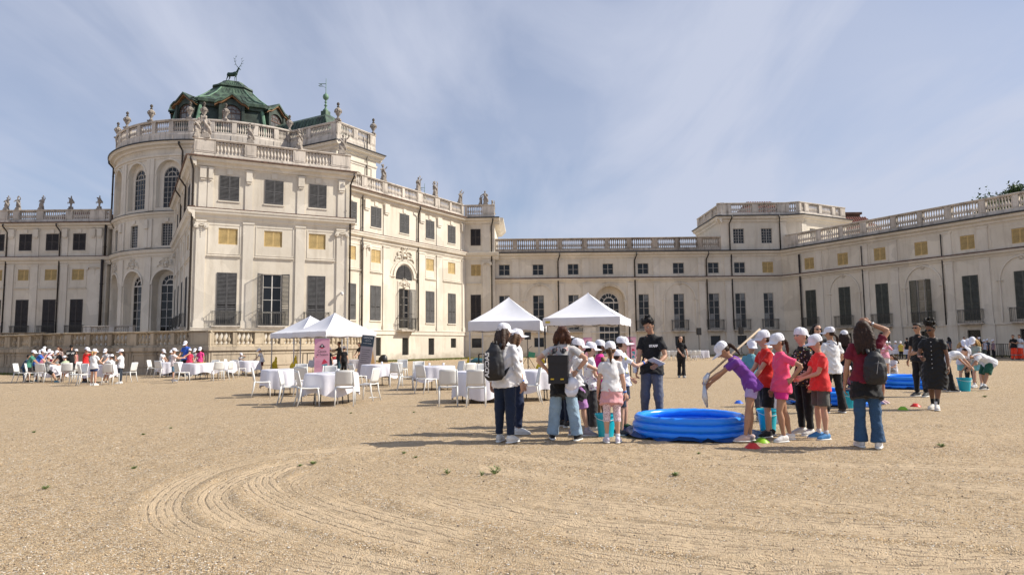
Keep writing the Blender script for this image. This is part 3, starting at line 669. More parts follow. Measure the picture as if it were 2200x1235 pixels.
# ------------------------------------------------------------ front pavilion
MB_,LB=frame((-24.88,50.76),(-14.04,56.15))
front=building('front_pavilion',MB_,'nearest cream pavilion block, three shuttered bays wide with iron balconies and statues on top')
tall_facade(front,MB_,LB,[(1.79,3.26,'shut',3.2),(5.2,6.66,'open',3.2,dict(open=(52,42),lf=1)),(8.73,10.17,'shut',3.2)],
    [(.22,.9),(3.63,4.42),(7.7,8.45),(11.06,11.92)],[(.3,.88),(.93,1.36),(3.7,4.27),(7.76,8.37),(11.1,11.74)],z0=1.3)
shell(front,MB_,LB,17,L3)
balustrade(front,MB_,-.1,12.2,L3+.1,L4,[(1.45,3.6),(4.5,7.4),(8.4,10.55)],fat=1.3,step=.26); tiled_roof(front,MB_,1.2,11,1.2,14,16.7,18.0)
MBs,LBs=frame((-35.3,68.3),(-24.88,50.76))
tall_facade(front,MBs,LBs,[(2.2,3.6,'shut',3.2),(6.4,7.8,'shut',3.2),(10.6,12.0,'shut',3.2),(15.0,16.4,'shut',3.2)],
    [(.3,1.0),(4.4,5.2),(8.6,9.4),(12.9,13.7),(19.2,20.1)],[(.3,1),(4.4,5.2),(8.6,9.4),(12.9,13.7),(19.3,20.0)],z0=1.3)
balustrade(front,MBs,0,20.2,L3+.1,L4,[(1.3,4.4),(5.3,8.4),(9.3,12.4),(13.3,16.3),(17.2,19.2)])
downpipe(front,MB_,-.12,1.4,16.3,y=-.3,hook=-1); downpipe(front,MB_,12.15,1.4,16.3,y=-.25,hook=1)
for t in (9.2,14.2): downpipe(front,MBs,t,12.3,16.3,y=-.2,hook=1)
pl_=MB(); pl_.box(.1,12,-.35,.0,1.3,1.62); pl_.box(.05,12.05,-.22,.0,1.62,2.6); bp('plinth',pl_,TRIM,front,MB_)
# ------------------------------------------------------------ gallery wing with angled end bay
MW,LW_=frame((-15.18,61.42),(-5.56,77.02))
MW=MW@T(-4.2,0,0); 
def sh(l,k=4.2): return [tuple((q+k if isinstance(q,(int,float)) and i<2 else q) for i,q in enumerate(p)) for p in l]
gal=building('gallery_wing',MW,'long sunlit cream wing right of the front pavilion, with one open arched doorway')
LWt=LW_+4.2
tall_facade(gal,MW,LWt,sh([(-.8,.72,'shut',4.0),(2.65,4.1,'shut',4.0),(6.87,8.33,'arch',3.3,dict(balc=False)),(11.12,12.58,'shut',3.95),(15.08,16.5,'shut',3.98)]),
    sh([(1.6,2.46),(4.36,5.35),(9.9,10.9),(12.95,13.95),(17.75,18.3)]),sh([(1.6,2.4),(4.4,5.2),(9.9,10.8),(12.95,13.8),(17.5,18.1)]),
    base_ops=sh([(3.5,4.2,.55,2.34),(7.35,8.35,.55,2.32),(11.6,12.6,.5,2.3),(15.6,16.6,1.24,2.3)]))
for a,b,c,d in sh([(3.5,4.2,.55,2.34),(7.35,8.35,.55,2.32),(11.6,12.6,.5,2.3),(15.6,16.6,1.24,2.3)]): cellar(gal,MW,a,b,c,d)
cx=7.6+4.2
t=MSet(gal,MW,TRIM); arch_band(t,cx-1.42,cx+1.42,8.55,9.98,.3,.12); arch_band(t,cx-2.1,cx+2.1,8.2,10.35,.12,.08); ledge(t,cx-2.3,cx-1.5,8.55); ledge(t,cx+1.5,cx+2.3,8.55); panel_frame(t,cx-1.0,cx+1.0,3.1,8.1,.12,.06)
relief(gal,MW,cx,10.7,1.05); relief(gal,MW,cx,7.85,.62)
arch_window(gal,MW,2.5,1.5,.25,cx,8.32,.1,4,1,SHUT,DARK,fan=False)
fan=MB()
for k in range(13):
    z=8.42+k*.11; hw=1.25*math.sqrt(max(.02,1-max(0,(z-8.55)/1.3)**2))*.97
    fan.box(cx-hw,cx-.04,-.0,.05,z,z+.05); fan.box(cx+.04,cx+hw,-.0,.05,z,z+.05)
bp('louvre',fan,SHUT,gal,MW)
window(gal,MW,'open',cx-.75,cx+.75,3.3,7.35,open_=(85,22),nx=2,nz=5)
balcony(gal,MW,cx-1.15,cx+1.15,3.1,4.35,.7)
shell(gal,MW,LWt,9,L3)
balustrade(gal,MW,.2,LWt,L3+.1,L4,sh([(-2.9,-.6),(-.2,1.5),(2.2,4.4),(5.15,7.4),(7.75,9.85),(10.7,12.85),(13.75,15.6),(15.95,17.9)]))
downpipe(gal,MW,1.35+4.2,L1,16.3); downpipe(gal,MW,9.65+4.2,L1,16.3,hook=-1)
MA,LA=frame((-5.56,77.02),(-2.0,76.93))
ops=[(.73,1.9,13.22,15.2),(.75,1.9,9.62,10.96),(.7,1.9,4.32,7.4),(.8,1.95,1.2,2.3)]
w_=MB(); wallmesh(w_,0,LA,0,L3,ops); bp('wall',w_,WALL,gal,MA)
window(gal,MA,'shut',*ops[0],sm=SHUTD); window(gal,MA,'yel',*ops[1]); window(gal,MA,'shut',*ops[2],sm=SHUTD); cellar(gal,MA,*ops[3])
pilaster(gal,MA,2.1,3.05,L1,11.5,cap=True); pilaster(gal,MA,2.1,3.0,L2+.15,15.75,base=False)
cornice(gal,MA,0,LA,L2,.85,.5,0,.45); cornice(gal,MA,0,LA,L3,.75,.62,0,.6); gutter(gal,MA,0,LA,L3,.62,e1=.6); balustrade(gal,MA,0,LA,L3+.1,L4,[(.35,2.1)])
t=MSet(gal,MA,TRIM); ledge(t,.2,2,8.72); t.profile([(-.02,L1-.42),(.1,L1-.42),(.1,L1-.1),(.16,L1-.05),(.16,L1),(-.02,L1+.06)],0,LA); panel_frame(t,.3,2.0,8.9,11.35)
shell(gal,MA,LA,9,L3); downpipe(gal,MA,3.2,L1,16.3,hook=1)
e=MB(); e.profile([(-.1,15.7),(.5,15.75),(1.05,16.3),(1.05,16.5),(-.1,16.6)],0,9); bp('eave',e,TRIM,gal,MA@T(LA,0,0)@Matrix.Rotation(PI/2,4,'Z'))
# ------------------------------------------------------------ rear wing
MM=T(-1.95,77.5,0)
rear=building('rear_wing',MM,'beige two storey wing across the courtyard back, with a round arched door')
B1=9.2; ZR=12.3
def low_facade(root,Mw,x0,L,smalls,talls,pils,arches,cell,sm=None,kind='glass',yel=(),z0=0,rest=True,fm=None,balc=(),e1=0,openb=None,roofp=.55):
    ops=[(a,b,9.68,10.98) for a,b in smalls]+[(a,b,zb,7.3) for a,b,zb in talls]+[(a,b,c,d) for a,b,c,d in cell]
    doors=[q for q in arches if q[2]=='door']
    for a,b,k in doors:
        cx=(a+b)/2; ops.append((cx-1.75,cx+1.75,.1,8.3,6.55,.9))
    w_=MB(); wallmesh(w_,x0,L,z0,ZR,ops); bp('wall',w_,WALL,root,Mw)
    t=MSet(root,Mw,TRIM)
    for i,(a,b) in enumerate(smalls):
        if i in yel: window(root,Mw,'yel',a,b,9.68,10.98)
        else: window(root,Mw,'glass',a,b,9.68,10.98,nx=2,nz=2,fm=fm)
    for i,(a,b,zb) in enumerate(talls):
        if openb is not None and i==openb:
            window(root,Mw,'open',a,b,zb,7.3,nx=2,nz=4,sm=sm,fm=FRAMEW,open_=(3,95),glass=GLASSC)
        elif kind=='glass': window(root,Mw,'glass',a,b,zb,7.3,nx=2,nz=5,fm=fm,glass=(lambda i_,j_,s=i: GLASSC if (s*7+i_*2+j_*3)%7 in(0,3) else GLASS))
        else: window(root,Mw,'shut',a,b,zb,7.3,sm=sm)
        if balc is not None: balcony(root,Mw,a-.33,b+.33,2.98,4.2,.5)
    for c in cell: cellar(root,Mw,*c,fr=kind!='glass')
    for a,b in pils:
        pilaster(root,Mw,a,b,L1-.2,B1-.5); pilaster(root,Mw,a,b,B1+.15,11.55,base=False,out=.06)
        t.box(a-.1,b+.1,-.16,0,0.0,2.75); t.box(a-.14,b+.14,-.2,0,2.75,2.84)
    ed=[x0]+[q for p in pils for q in p]+[L]
    for a,b in zip(ed[::2],ed[1::2]):
        if b-a>1.6: panel_frame(t,a+.18,b-.18,B1+.2,11.4,.07,.03)
    for a,b,k in arches:
        cx=(a+b)/2; r=(b-a)/2
        arch_band(t,a+.15,b-.15,6.55,8.55,.13,.11,legs=3.0 if k!='door' else None); ledge(t,a-.15,a+.35,6.62); ledge(t,b-.35,b+.15,6.62)
        relief(root,Mw,cx,8.62,.5)
    t.profile([(-.02,2.75),(.06,2.75),(.09,2.84),(-.02,2.9)],x0,L)
    cornice(root,Mw,x0,L,B1,.5,.42,0,e1); gutter(root,Mw,x0,L,B1+.02,.32,mt=MATS['mossy_tile_edge'],e1=e1*.9)
    cornice(root,Mw,x0,L,ZR,.75,roofp,0,e1)
    for a,b,k in doors:
        cx=(a+b)/2; dw=MB(); wallmesh(dw,cx-1.8,cx+1.8,0.05,8.4,[(cx-1.22,cx+1.22,.3,7.62,6.4)],y=.9); bp('wall',dw,WALL,root,Mw)
        arch_window(root,Mw,2.44,7.3,6.1,cx,.3,1.05,4,7,FRAMEL)
        st=MB()
        for k_ in range(2): st.box(cx-2-.3*k_,cx+2+.3*k_,-1.0-.35*k_,.9 if k_==0 else -1.0,0,.3-.15*k_)
        bp('step',st,STONE,root,Mw)
mp_=[(1.98,2.79),(7.34,8.14),(10.28,11.08),(15.6,16.43),(18.7,19.37),(24.05,24.81)]
low_facade(rear,MM,-.2,26.9,[(.4,1.7),(4.41,5.72),(8.58,9.88),(12.72,14.0),(16.87,18.18),(21.06,22.4),(25.22,26.52)],
    [(.4,1.66,3.2),(4.41,5.72,3.2),(8.58,9.82,3.2),(16.88,18.12,3.2),(21.03,22.28,3.2),(25.19,26.43,3.2)],mp_,
    [(3.33,7.05,'blind'),(11.56,15.46,'door'),(19.8,23.74,'blind')],[(.5,1.6,1.2,2.3),(4.5,5.65,1.2,2.3),(8.7,9.8,1.2,2.3),(17,18.1,1.2,2.3),(21.07,22.23,1.2,2.3),(25.25,26.4,1.2,2.3)])
gutter(rear,MM,-.2,26.9,ZR,.55)
balustrade(rear,MM,-.2,26.9,ZR+.1,14.1,[(.1,2.05),(2.65,4.8),(5.3,7.4),(8.0,10.35),(10.96,13.1),(13.55,15.68),(16.3,18.74),(19.37,21.47),(21.97,24.1),(24.7,26.7)],mt=stucco('dirty_balustrade',(.45,.38,.31),(.10,.08,.065),.75,1.6))
for x in (7.42,16.5,25.0): downpipe(rear,MM,x,2.9,ZR-.1,y=-.18,hook=1)
shell(rear,MM,26.9,11,ZR)
# ------------------------------------------------------------ corner pavilion with attic
MC=T(-1.95,77.5,0)@T(26.9,0,0)
corner=building('corner_pavilion',MC,'taller corner block with an attic storey between rear wing and right wing')
low_facade(corner,MC,0,8.0,[(1.43,2.75),(4.78,6.07)],[(1.42,2.65,3.2),(4.77,5.94,3.2)],[(.25,1.0)],[],[(1.5,2.6,1.2,2.3),(4.8,5.9,1.2,2.3)],yel=(1,))
gutter(corner,MC,0,8,ZR,.55)
w_=MB(); wallmesh(w_,0,7.9,ZR,L3,[(1.47,2.77,13.2,15.0),(4.82,6.11,13.2,15.0)]); bp('attic_wall',w_,WALL,corner,MC)
window(corner,MC,'glass',1.47,2.77,13.2,15.0,nx=4,nz=5,panes=True); window(corner,MC,'glass',4.82,6.11,13.2,15.0,nx=4,nz=5)
cornice(corner,MC,0,7.9,L3,.8,.6,.5,.3); gutter(corner,MC,0,7.9,L3,.6,e0=.55,e1=.3); balustrade(corner,MC,-.2,7.9,L3+.1,L4,[(1.35,3.9),(4.6,6.9)])
MCl=T(24.95,87.5,0)@Matrix.Rotation(-PI/2,4,'Z'); w_=MB(); wallmesh(w_,0,10,ZR,L3,[]); bp('attic_wall',w_,WALL,corner,MCl)
cornice(corner,MCl,0,10,L3,.8,.6,0,.5); gutter(corner,MCl,0,10,L3,.6,e1=.5); balustrade(corner,MCl,0,10,L3+.1,L4,[(1,3),(3.6,6),(6.6,9)])
MCa,LCa=frame((32.85,77.5),(34.3,77.0)); MCb,LCb=frame((34.3,77.0),(41.8,81.0))
for M_,L_,pn,op in ((MCa,LCa,[(.4,1.1)],[]),(MCb,LCb,[(.4,1.0),(1.7,3.6),(4.1,6.0),(6.6,7.6)],[(1.6,2.6,13.2,15.0),(4.6,5.7,13.2,15.0)])):
    w_=MB(); wallmesh(w_,0,L_,ZR,L3,op); bp('attic_wall',w_,WALL,corner,M_); cornice(corner,M_,0,L_,L3,.8,.6,.1,.4); gutter(corner,M_,0,L_,L3,.6,e0=.1,e1=.4); balustrade(corner,M_,0,L_,L3+.1,L4,pn)
    for o in op: window(corner,M_,'glass',*o,nx=4,nz=5)
pilaster(corner,MCb,.1,.9,ZR+.1,15.7,base=False); pilaster(corner,MC,7.1,7.8,ZR+.1,15.7,base=False)
w_=MB(); w_.box(0,8,0.3,10,0,ZR-.02); w_.v=[(x,y,z) for x,y,z in w_.v]; 
w2=MB(); w2.add([(0,0.02,L3-.1),(7.9,.02,L3-.1),(9.2,-.4,L3-.1),(16.7,3.5,L3-.1),(12,10,L3-.1),(0,10,L3-.1)],[(0,1,2,3,4,5)]); w2.quad((0,10,ZR),(12,10,ZR),(12,10,L3),(0,10,L3)); w2.quad((12,10,ZR),(16.7,3.5,ZR),(16.7,3.5,L3),(12,10,L3)); bp('flat_roof',w2,WALL,corner,MC)
for x,h in ((1.9,1),(7.0,-1)): downpipe(corner,MC,x-.9 if x<3 else x,ZR+.1,L3,hook=h)
downpipe(corner,MC,1.1,2.9,ZR-.1); downpipe(corner,MC,7.35,2.9,ZR-.1)
tiled_roof(corner,MC,3.6,11.9,4,12,16.6,19.9,2.6); 
ch=MB(); ch.box(45.3,48.4,90,91,12,19.0); ch.box(45.1,48.6,89.8,91.2,19.0,19.3); bp('chimney',ch,mat('brown_chimney',(.12,.07,.05),.9,0,.4,8,.4),corner,T(0,0,0)); tiled_roof(corner,T(0,0,0),42.5,50,86,92,15.5,18.4,1.5)
# ------------------------------------------------------------ right wing
MR,_=frame((32.92,75.9),(43.82,55.45)); LR=41.0
right=building('right_wing',MR,'shaded wing on the right with green shutters and iron balconies, running toward the camera')
sm_,ta_,pi_,ar_,ce_,pa_=[],[],[],[],[],[]
for k in range(10):
    c=1.9+k*4.17; sm_.append((c-.62,c+.62)); ta_.append((c-.66,c+.66,3.2)); ce_.append((c-.55,c+.55,1.3,2.35))
    if k%2==1: ar_.append((c-1.85,c+1.85,'blind'))
for k in range(9): c=3.15+k*4.17+ (.75 if k%2==0 else .25); pi_.append((c-.38,c+.38))
pi_=[(2.82,3.55),(8.2,8.95),(11.3,12.07),(16.48,17.21),(19.45,20.28),(24.6,25.4),(27.8,28.6),(33.0,33.8),(36.2,37.0)]
pa_=[(.5,2.9),(3.5,5.7),(6.2,8.2),(8.9,11.5),(12.05,14.2),(14.65,16.75),(17.3,19.7),(20.2,22.35),(22.8,24.8),(25.5,27.8),(28.4,30.5),(31,33.1),(33.8,36.1),(36.7,38.6)]
low_facade(right,MR,-1.9,LR,sm_,ta_,pi_,ar_,ce_,sm=SHUTG,kind='shut',yel=range(10),openb=3,e1=0)
gutter(right,MR,-1.3,LR,ZR,.55); balustrade(right,MR,-1.2,LR,ZR+.1,14.1,pa_)
downpipe(right,MR,.75,.3,11.5,y=-.2,r=.1); 
for x in (8.35,16.35,24.4,32.8): downpipe(right,MR,x,2.9,11.4,r=.05)
shell(right,MR,LR,10,ZR)
# ------------------------------------------------------------ left wing
ML=T(-60.74,77.1,0)@T(-14,0,0)
left=building('left_wing',ML,'shaded wing at the far left edge with dark shutters and statues along its roof')
o14=lambda l:[tuple(q+14 if i<2 else q for i,q in enumerate(p)) for p in l]
tall_facade(left,ML,26.9,o14([(-10.6,-9.1,'shut',3.2),(-7.4,-5.9,'shut',3.2),(-4.2,-2.7,'shut',3.2),(-.9,.6,'shut',3.2),(2.38,3.85,'shut',3.2),(5.56,7.05,'shut',3.2),(8.77,10.25,'shut',3.2)]),
    o14([(-8.6,-7.9),(-5.4,-4.7),(-2.2,-1.4),(1.05,1.95),(3.95,4.8),(7.47,8.3),(10.7,12.4)]),o14([(-8.6,-7.9),(-5.4,-4.7),(-2.2,-1.4),(1.1,1.9),(4.0,4.75),(7.5,8.2),(10.8,11.5),(11.6,12.3)]),z0=1.3,sm=SHUTD)
balustrade(left,ML,0,26.9,L3+.1,L4,o14([(-8,-6),(-5.4,-3.3),(-2.7,-.6),(.72,1.34),(2.14,4.17),(4.97,7.67),(8.45,10.55),(12.35,12.8)]))
for x in (1.0,7.3): downpipe(left,ML,x+14,1.5,16.3,hook=-1)
shell(left,ML,26.9,9,L3); downpipe(left,ML,26.55,1.5,12.0,y=-.35,r=.16); downpipe(left,ML,26.75,12.5,16.2,y=-.3,r=.14); tiled_roof(left,ML,16,26.5,2,9,17.2,18.9)
# ------------------------------------------------------------ central rotunda
CX,CY,RR=-36.0,85.0,13.7
MRo=T(CX,CY,0)
rot=building('central_rotunda',MRo,'round hall with tall arched windows and green copper dome behind the front pavilion')
D2=math.radians
def wr(p): th=p[0]/RR; r=RR-p[1]; return (r*math.sin(th),-r*math.cos(th),p[2])
arc=lambda d: D2(d)*RR
def at_th(d,y=0): return MRo@Matrix.Rotation(D2(d),4,'Z')@T(0,-RR+y,0)
bays=[-47,-27.5,-8,11.5,31]
opsA=[(arc(b)-1.6,arc(b)+1.6,3.0,10.1,8.5,.85) for b in bays]
opsM=[(arc(b)-.65,arc(b)+.65,12.75,15.25,None,.3) for b in bays]
opsU=[(arc(b)-1.55,arc(b)+1.55,17.0,22.35,20.8,.5) for b in bays]
w_=MB(); wallmesh(w_,arc(-75),arc(46),1.3,24.4,[(o[:4] if o[4] is None else o) for o in opsA+opsM+opsU],step=.7,depth=.3); bp('wall',w_,WALL,rot,MRo,warp=wr)
t=MSet(rot,MRo,TRIM,wr)
for b in bays:
    x=arc(b); arch_band(t,x-1.6,x+1.6,8.5,10.1,.2,.1); arch_band(t,x-1.55,x+1.55,20.8,22.35,.16,.08)
    t.new('niche_wall',wallmesh,x-1.65,x+1.65,2.9,10.2,[(x-1.1,x+1.1,3.0,9.7,8.5)],.24,None,.85); t.new('niche_wall',wallmesh,x-1.6,x+1.6,16.9,22.4,[(x-1.0,x+1.0,17.0,21.75,20.6)],.24,None,.5)
    t.box(x-.2,x+.2,-.12,0,15.4,15.8)
for b in (-57,-37.5,-17.8,1.75,21.3,40):
    x=arc(b)
    for z0,z1 in ((3.0,11.5),(12.6,15.75),(16.7,22.6)):
        for dx in (-.55,.0) if z0>4 else (-.35,): t.box(x+dx,x+dx+(.5 if z0>4 else .9),-.13,.02,z0,z1)
    if b>-50: t.box(x-.45,x+.05,-.3,-.1,14.7,15.7)
t.profile([(-.02,22.5),(.08,22.5),(.1,22.7),(.22,22.75),(.25,22.95),(-.02,23.0)],arc(-75),arc(46),40)
for b in bays:
    arch_window(rot,at_th(b),2.2,6.7,5.5,0,3.0,.95,3,6,FRAMEL); arch_window(rot,at_th(b),2.0,4.75,3.6,0,17.0,.6,4,6,FRAMEW,fan=False)
    window(rot,at_th(b),'glass',-.65,.65,12.75,15.25,y=.2,nx=4,nz=8,panes=False); relief(rot,at_th(b),0,10.75,.72)
cornice(rot,MRo,arc(-75),arc(46),L2,.85,.5,nseg=40,warp=wr); gutter(rot,MRo,arc(-75),arc(46),L2,.4,wr,40)
cornice(rot,MRo,arc(-75),arc(46),L3+.05,.6,.4,nseg=40,warp=wr); gutter(rot,MRo,arc(-75),arc(46),L3+.05,.3,wr,40)
cornice(rot,MRo,arc(-75),arc(46),24.3,.8,.85,nseg=40,warp=wr); gutter(rot,MRo,arc(-75),arc(46),24.3,.85,wr,40)
pn=[]
d=-72
while d<44:
    pn.append((arc(d),arc(min(d+7.3,45.2)))); d+=9.4
balustrade(rot,MRo,arc(-75),arc(46),24.4,26.9,pn,y=.0,base=1.15,rail=.25,nseg=1,place=lambda x,y:Matrix.Rotation(x/RR,4,'Z')@T(0,-RR+y,0),warp=None) if False else None
def curved_balustrade():
    mb=MB(); t_=.17
    mb.profile([(t_+.05,24.4),(t_+.05,25.2),(t_,25.3),(t_,25.5),(-t_,25.5),(-t_,24.4)],arc(-75),arc(46),44)
    mb.profile([(t_-.02,26.65),(t_+.08,26.75),(t_+.08,26.88),(t_+.04,26.92),(-t_-.04,26.92),(-t_-.08,26.8),(-t_+.02,26.65)],arc(-75),arc(46),44)
    e=[arc(-75)]+[q for p in pn for q in p]+[arc(46)]
    for a,b in zip(e[::2],e[1::2]):
        if b-a>.05: mb.box(a,b,-t_-.03,t_,25.5,26.65); mb.box(a-.03,b+.03,-t_-.1,t_,24.4,25.2)
    o=bp('balustrade',mb,STONE,rot,MRo,warp=wr); bm=baluster_mesh(1.15,STONE)
    for a,b in pn:
        if a<arc(-60): continue
        n=7
        for i in range(n):
            x=a+(b-a)*(i+.5)/n; link('baluster',bm,o,Matrix.Rotation(x/RR,4,'Z')@T(0,-RR,25.5))
curved_balustrade()
for d_ in (-59,-1): downpipe(rot,at_th(d_),0,1.4 if d_<-20 else 16.6,24.1,y=-.3,r=.1,hook=-1)
MA1,LA1=frame((-26.4,75.7),(-19.5,72.0)); MA2,LA2=frame((-19.5,72.0),(-16.2,77.4))
for M_,L_,pn_,op in ((MA1,LA1,[(.3,3.0),(3.7,6.8)],[]),(MA2,LA2,[(.75,2.7),(3.4,5.4)],[(2.2,4.4,17.2,21.7,20.6)])):
    w_=MB(); wallmesh(w_,0,L_,10,24.4,op); bp('wall',w_,WALL,rot,M_)
    t=MSet(rot,M_,TRIM); t.profile([(-.02,22.5),(.08,22.5),(.1,22.7),(.22,22.75),(.25,22.95),(-.02,23.0)],0,L_); pp=[(.05,.8),(L_-.85,L_-.1)]
    for a,b in pp: t.box(a,b,-.1,0,16.7,22.5)
    if op: arch_band(t,2.2,4.4,20.6,21.7,.18,.08)
    if op: arch_window(rot,M_,2.1,4.4,3.4,3.3,17.2,.2,4,6,FRAMEL,GLASSC,fan=False)
    cornice(rot,M_,0,L_,24.3,.8,.85,0,.75); gutter(rot,M_,0,L_,24.3,.85,e1=.8); balustrade(rot,M_,0,L_,24.4,26.9,pn_,base=1.1,rail=.25)
downpipe(rot,MA2,4.6,17,26.5,y=-.2)
shell(rot,MA1,LA1,6.2,24.4,z0=10)
fr=MB(); fr.v=[(12.9*math.sin(a),-12.9*math.cos(a),24.5) for a in np.linspace(0,2*PI,33)[:-1]]; fr.f=[tuple(range(32))]; fr.m=[0]; bp('flat_roof',fr,TILE,rot,MRo)
# dome
DC=MRo@T(-.95,0,0); DM=DC@Matrix.Rotation(D2(22.9),4,'Z')@Matrix.Diagonal((.86,.86,1,1))
DV=[(4.1,-7.2),(7.2,-4.1),(7.2,4.1),(4.1,7.2),(-4.1,7.2),(-7.2,4.1),(-7.2,-4.1),(-4.1,-7.2)]
def dring(mb,prof):
    vs=[(x*s_/7.2,y*s_/7.2,z) for s_,z in prof for x,y in DV]; fs=[(i*8+j,i*8+(j+1)%8,(i+1)*8+(j+1)%8,(i+1)*8+j) for i in range(len(prof)-1) for j in range(8)]; fs.append(tuple(range((len(prof)-1)*8,len(prof)*8))); mb.add(vs,fs)
dm=MB(); dring(dm,[(8.3,24.4),(8.2,26.6),(7.7,29.0),(7.1,31.0)]); bp('mansard',dm,COPPERD,rot,DM)
dm=MB(); dring(dm,[(7.1,31.0),(7.35,31.05),(7.4,31.35),(7.7,31.5),(7.75,31.85),(7.4,32.0),(5.6,32.75),(4.4,33.6),(3.8,34.05),(3.7,34.2),(2.8,35.0),(2.6,35.35),(2.85,35.4),(2.8,35.6),(2.4,35.7),(1.5,36.4),(1.45,36.55),(.9,36.65)]); bp('dome_roof',dm,COPPER,rot,DM)
for x,y in DV:
    q=math.hypot(x,y)/7.2; u=(x/math.hypot(x,y),y/math.hypot(x,y)); rb=MB()
    rb.tube([(r*1.01*q*u[0],r*1.01*q*u[1],z) for r,z in ((8.3,24.6),(8.2,26.6),(7.7,29.0),(7.15,31.0))],.26,6); rb.tube([(r*q*u[0],r*q*u[1],z) for r,z in ((7.6,31.95),(5.6,32.8),(4.4,33.65),(3.8,34.1),(2.8,35.05))],.1,6); bp('rib',rb,COPPERL,rot,DM)
sm2=MB()
for k in range(4):
    R_=Matrix.Rotation(k*PI/2,4,'Z')
    for j in range(-4,5):
        for (r1,z1),(r2,z2) in (((7.4,32.05),(5.6,32.8)),((5.6,32.8),(4.4,33.65)),((3.7,34.25),(2.8,35.05)),((2.4,35.75),(1.5,36.45))):
            f1=j/4.4*r1*.57; f2=j/4.4*r2*.57; sm2.bar(tuple(R_@Vector((f1,-r1,z1))),tuple(R_@Vector((f2,-r2,z2))),.05,.06)
bp('seams',sm2,COPPER,rot,DM,kind='stuff')
def dormer(ang):
    M_=DC@Matrix.Rotation(D2(ang),4,'Z')@T(0,-6.95 if abs((ang-22.9)%90)<1 else -7.45,1.0)
    mb=MB(); wallmesh(mb,-1.45,1.45,26.3,31.0,[(-1.05,1.05,27.1,30.3,29.3)],.3); mb.quad((-1.45,0,26.3),(-1.45,0,31),(-1.45,3,31),(-1.45,3,26.3)); mb.quad((1.45,0,26.3),(1.45,3,26.3),(1.45,3,31),(1.45,0,31))
    for s in (-1,1):
        mb.box(s*1.3-.16,s*1.3+.16,-.15,0,26.3,30.3); mb.ball((s*1.55,-.1,27.0),(.25,.25,.4),8)
    bp('dormer',mb,COPPERD,rot,M_)
    p=MB(); P=[(-1.95,30.1),(-1.5,30.45),(-1.15,30.5),(0,31.45),(1.15,30.5),(1.5,30.45),(1.95,30.1)]
    for (xa,za),(xb,zb) in zip(P[:-1],P[1:]):
        p.add([(xa,-.45,za),(xb,-.45,zb),(xb,2.8,zb),(xa,2.8,za),(xa,-.45,za+.22),(xb,-.45,zb+.22),(xb,2.8,zb+.22),(xa,2.8,za+.22)],[(0,3,2,1),(4,5,6,7),(0,1,5,4),(2,3,7,6)],0)
        p.quad((xa,-.3,za-.22),(xb,-.3,zb-.22),(xb,-.3,zb-.01),(xa,-.3,za-.01),1); p.quad((xa,-.3,za-.22),(xa,.1,za-.22),(xb,.1,zb-.22),(xb,-.3,zb-.22),1)
    bp('dormer_roof',p,[COPPER,RUST],rot,M_)
    arch_window(rot,M_,2.05,3.15,2.2,0,27.1,.2,2,3,mat('brown_window_frame',(.10,.06,.045),.7),GLASSC,fan=False)
for a in (22.9,-22.1,67.9,-67.1,112.9): dormer(a)
arm=MB(); da=MA1@T(LA1/2,0,0)
arm.add([(.5,1.0,24.6),(6.4,1.0,24.6),(6.4,7,24.6),(.5,7,24.6),(.5,2.6,29.0),(3.5,2.6,29.0),(3.5,5.6,29.0),(.5,5.6,29.0),(-3,4.1,29.9),(2.4,4.1,29.9)],[(0,1,5,4),(1,2,6,5),(2,3,7,6),(4,5,9,8),(5,6,9),(6,7,8,9)])
arm.add([(-6,1.0,24.6),(.5,1.0,24.6),(.5,2.6,29.0),(-6,2.6,29.0),(-3,4.1,29.9),(-6,4.1,29.9)],[(0,1,2,3),(3,2,4,5)])
for k in range(22):
    x=-5.5+k*.55; arm.bar((x,1.0,24.65),(min(x,3.5),2.58,29.0),.05,.06)
arm.box(1.7,2.5,3.7,4.5,29.6,30.2); bp('arm_roof',arm,COPPER,rot,MA1)
# weathervane on the arm roof (a thing standing on it)
def vane(loc,s,label,flag=True):
    mb=MB(); mb.lathe([(.42,0),(.45,.3),(.25,.5),(.12,.8),(.2,1.0),(.3,1.1),(.14,1.25),(.1,1.5),(.25,1.62),(.1,1.8),(.16,2.0),(.42,2.25),(.5,2.55),(.42,2.85),(.16,3.1),(.06,3.3),(.05,4.4),(.035,5.6),(.01,5.8)],12)
    t=empty('weathervane',loc,0,label,'weathervane','weathervanes on the roofs'); part('finial',mb,COPPERL,t,Matrix.Scale(s,4),True)
    f=MB(); f.box(-1.1,-.05,-.02,.02,4.75,4.85); f.box(-1.1,-.5,-.02,.02,4.35,4.45); f.bar((-1.25,0,4.9),(-.7,0,4.6),.1,.04); f.bar((-1.25,0,4.45),(-.7,0,4.7),.1,.04); f.bar((-.5,0,4.4),(-.05,0,4.1),.08,.04)
    part('flag',f,COPPERL,t,Matrix.Scale(s,4)); return t
v=(MA1@Vector((2.1,4.1,30.15))); vane(v,.74,'green weathervane with ball and flag on the copper roof right of the dome')
v=MW@Vector((15.8+4.2,4,17.6)); vane(v,.55,'small dark weathervane behind the gallery wing balustrade')
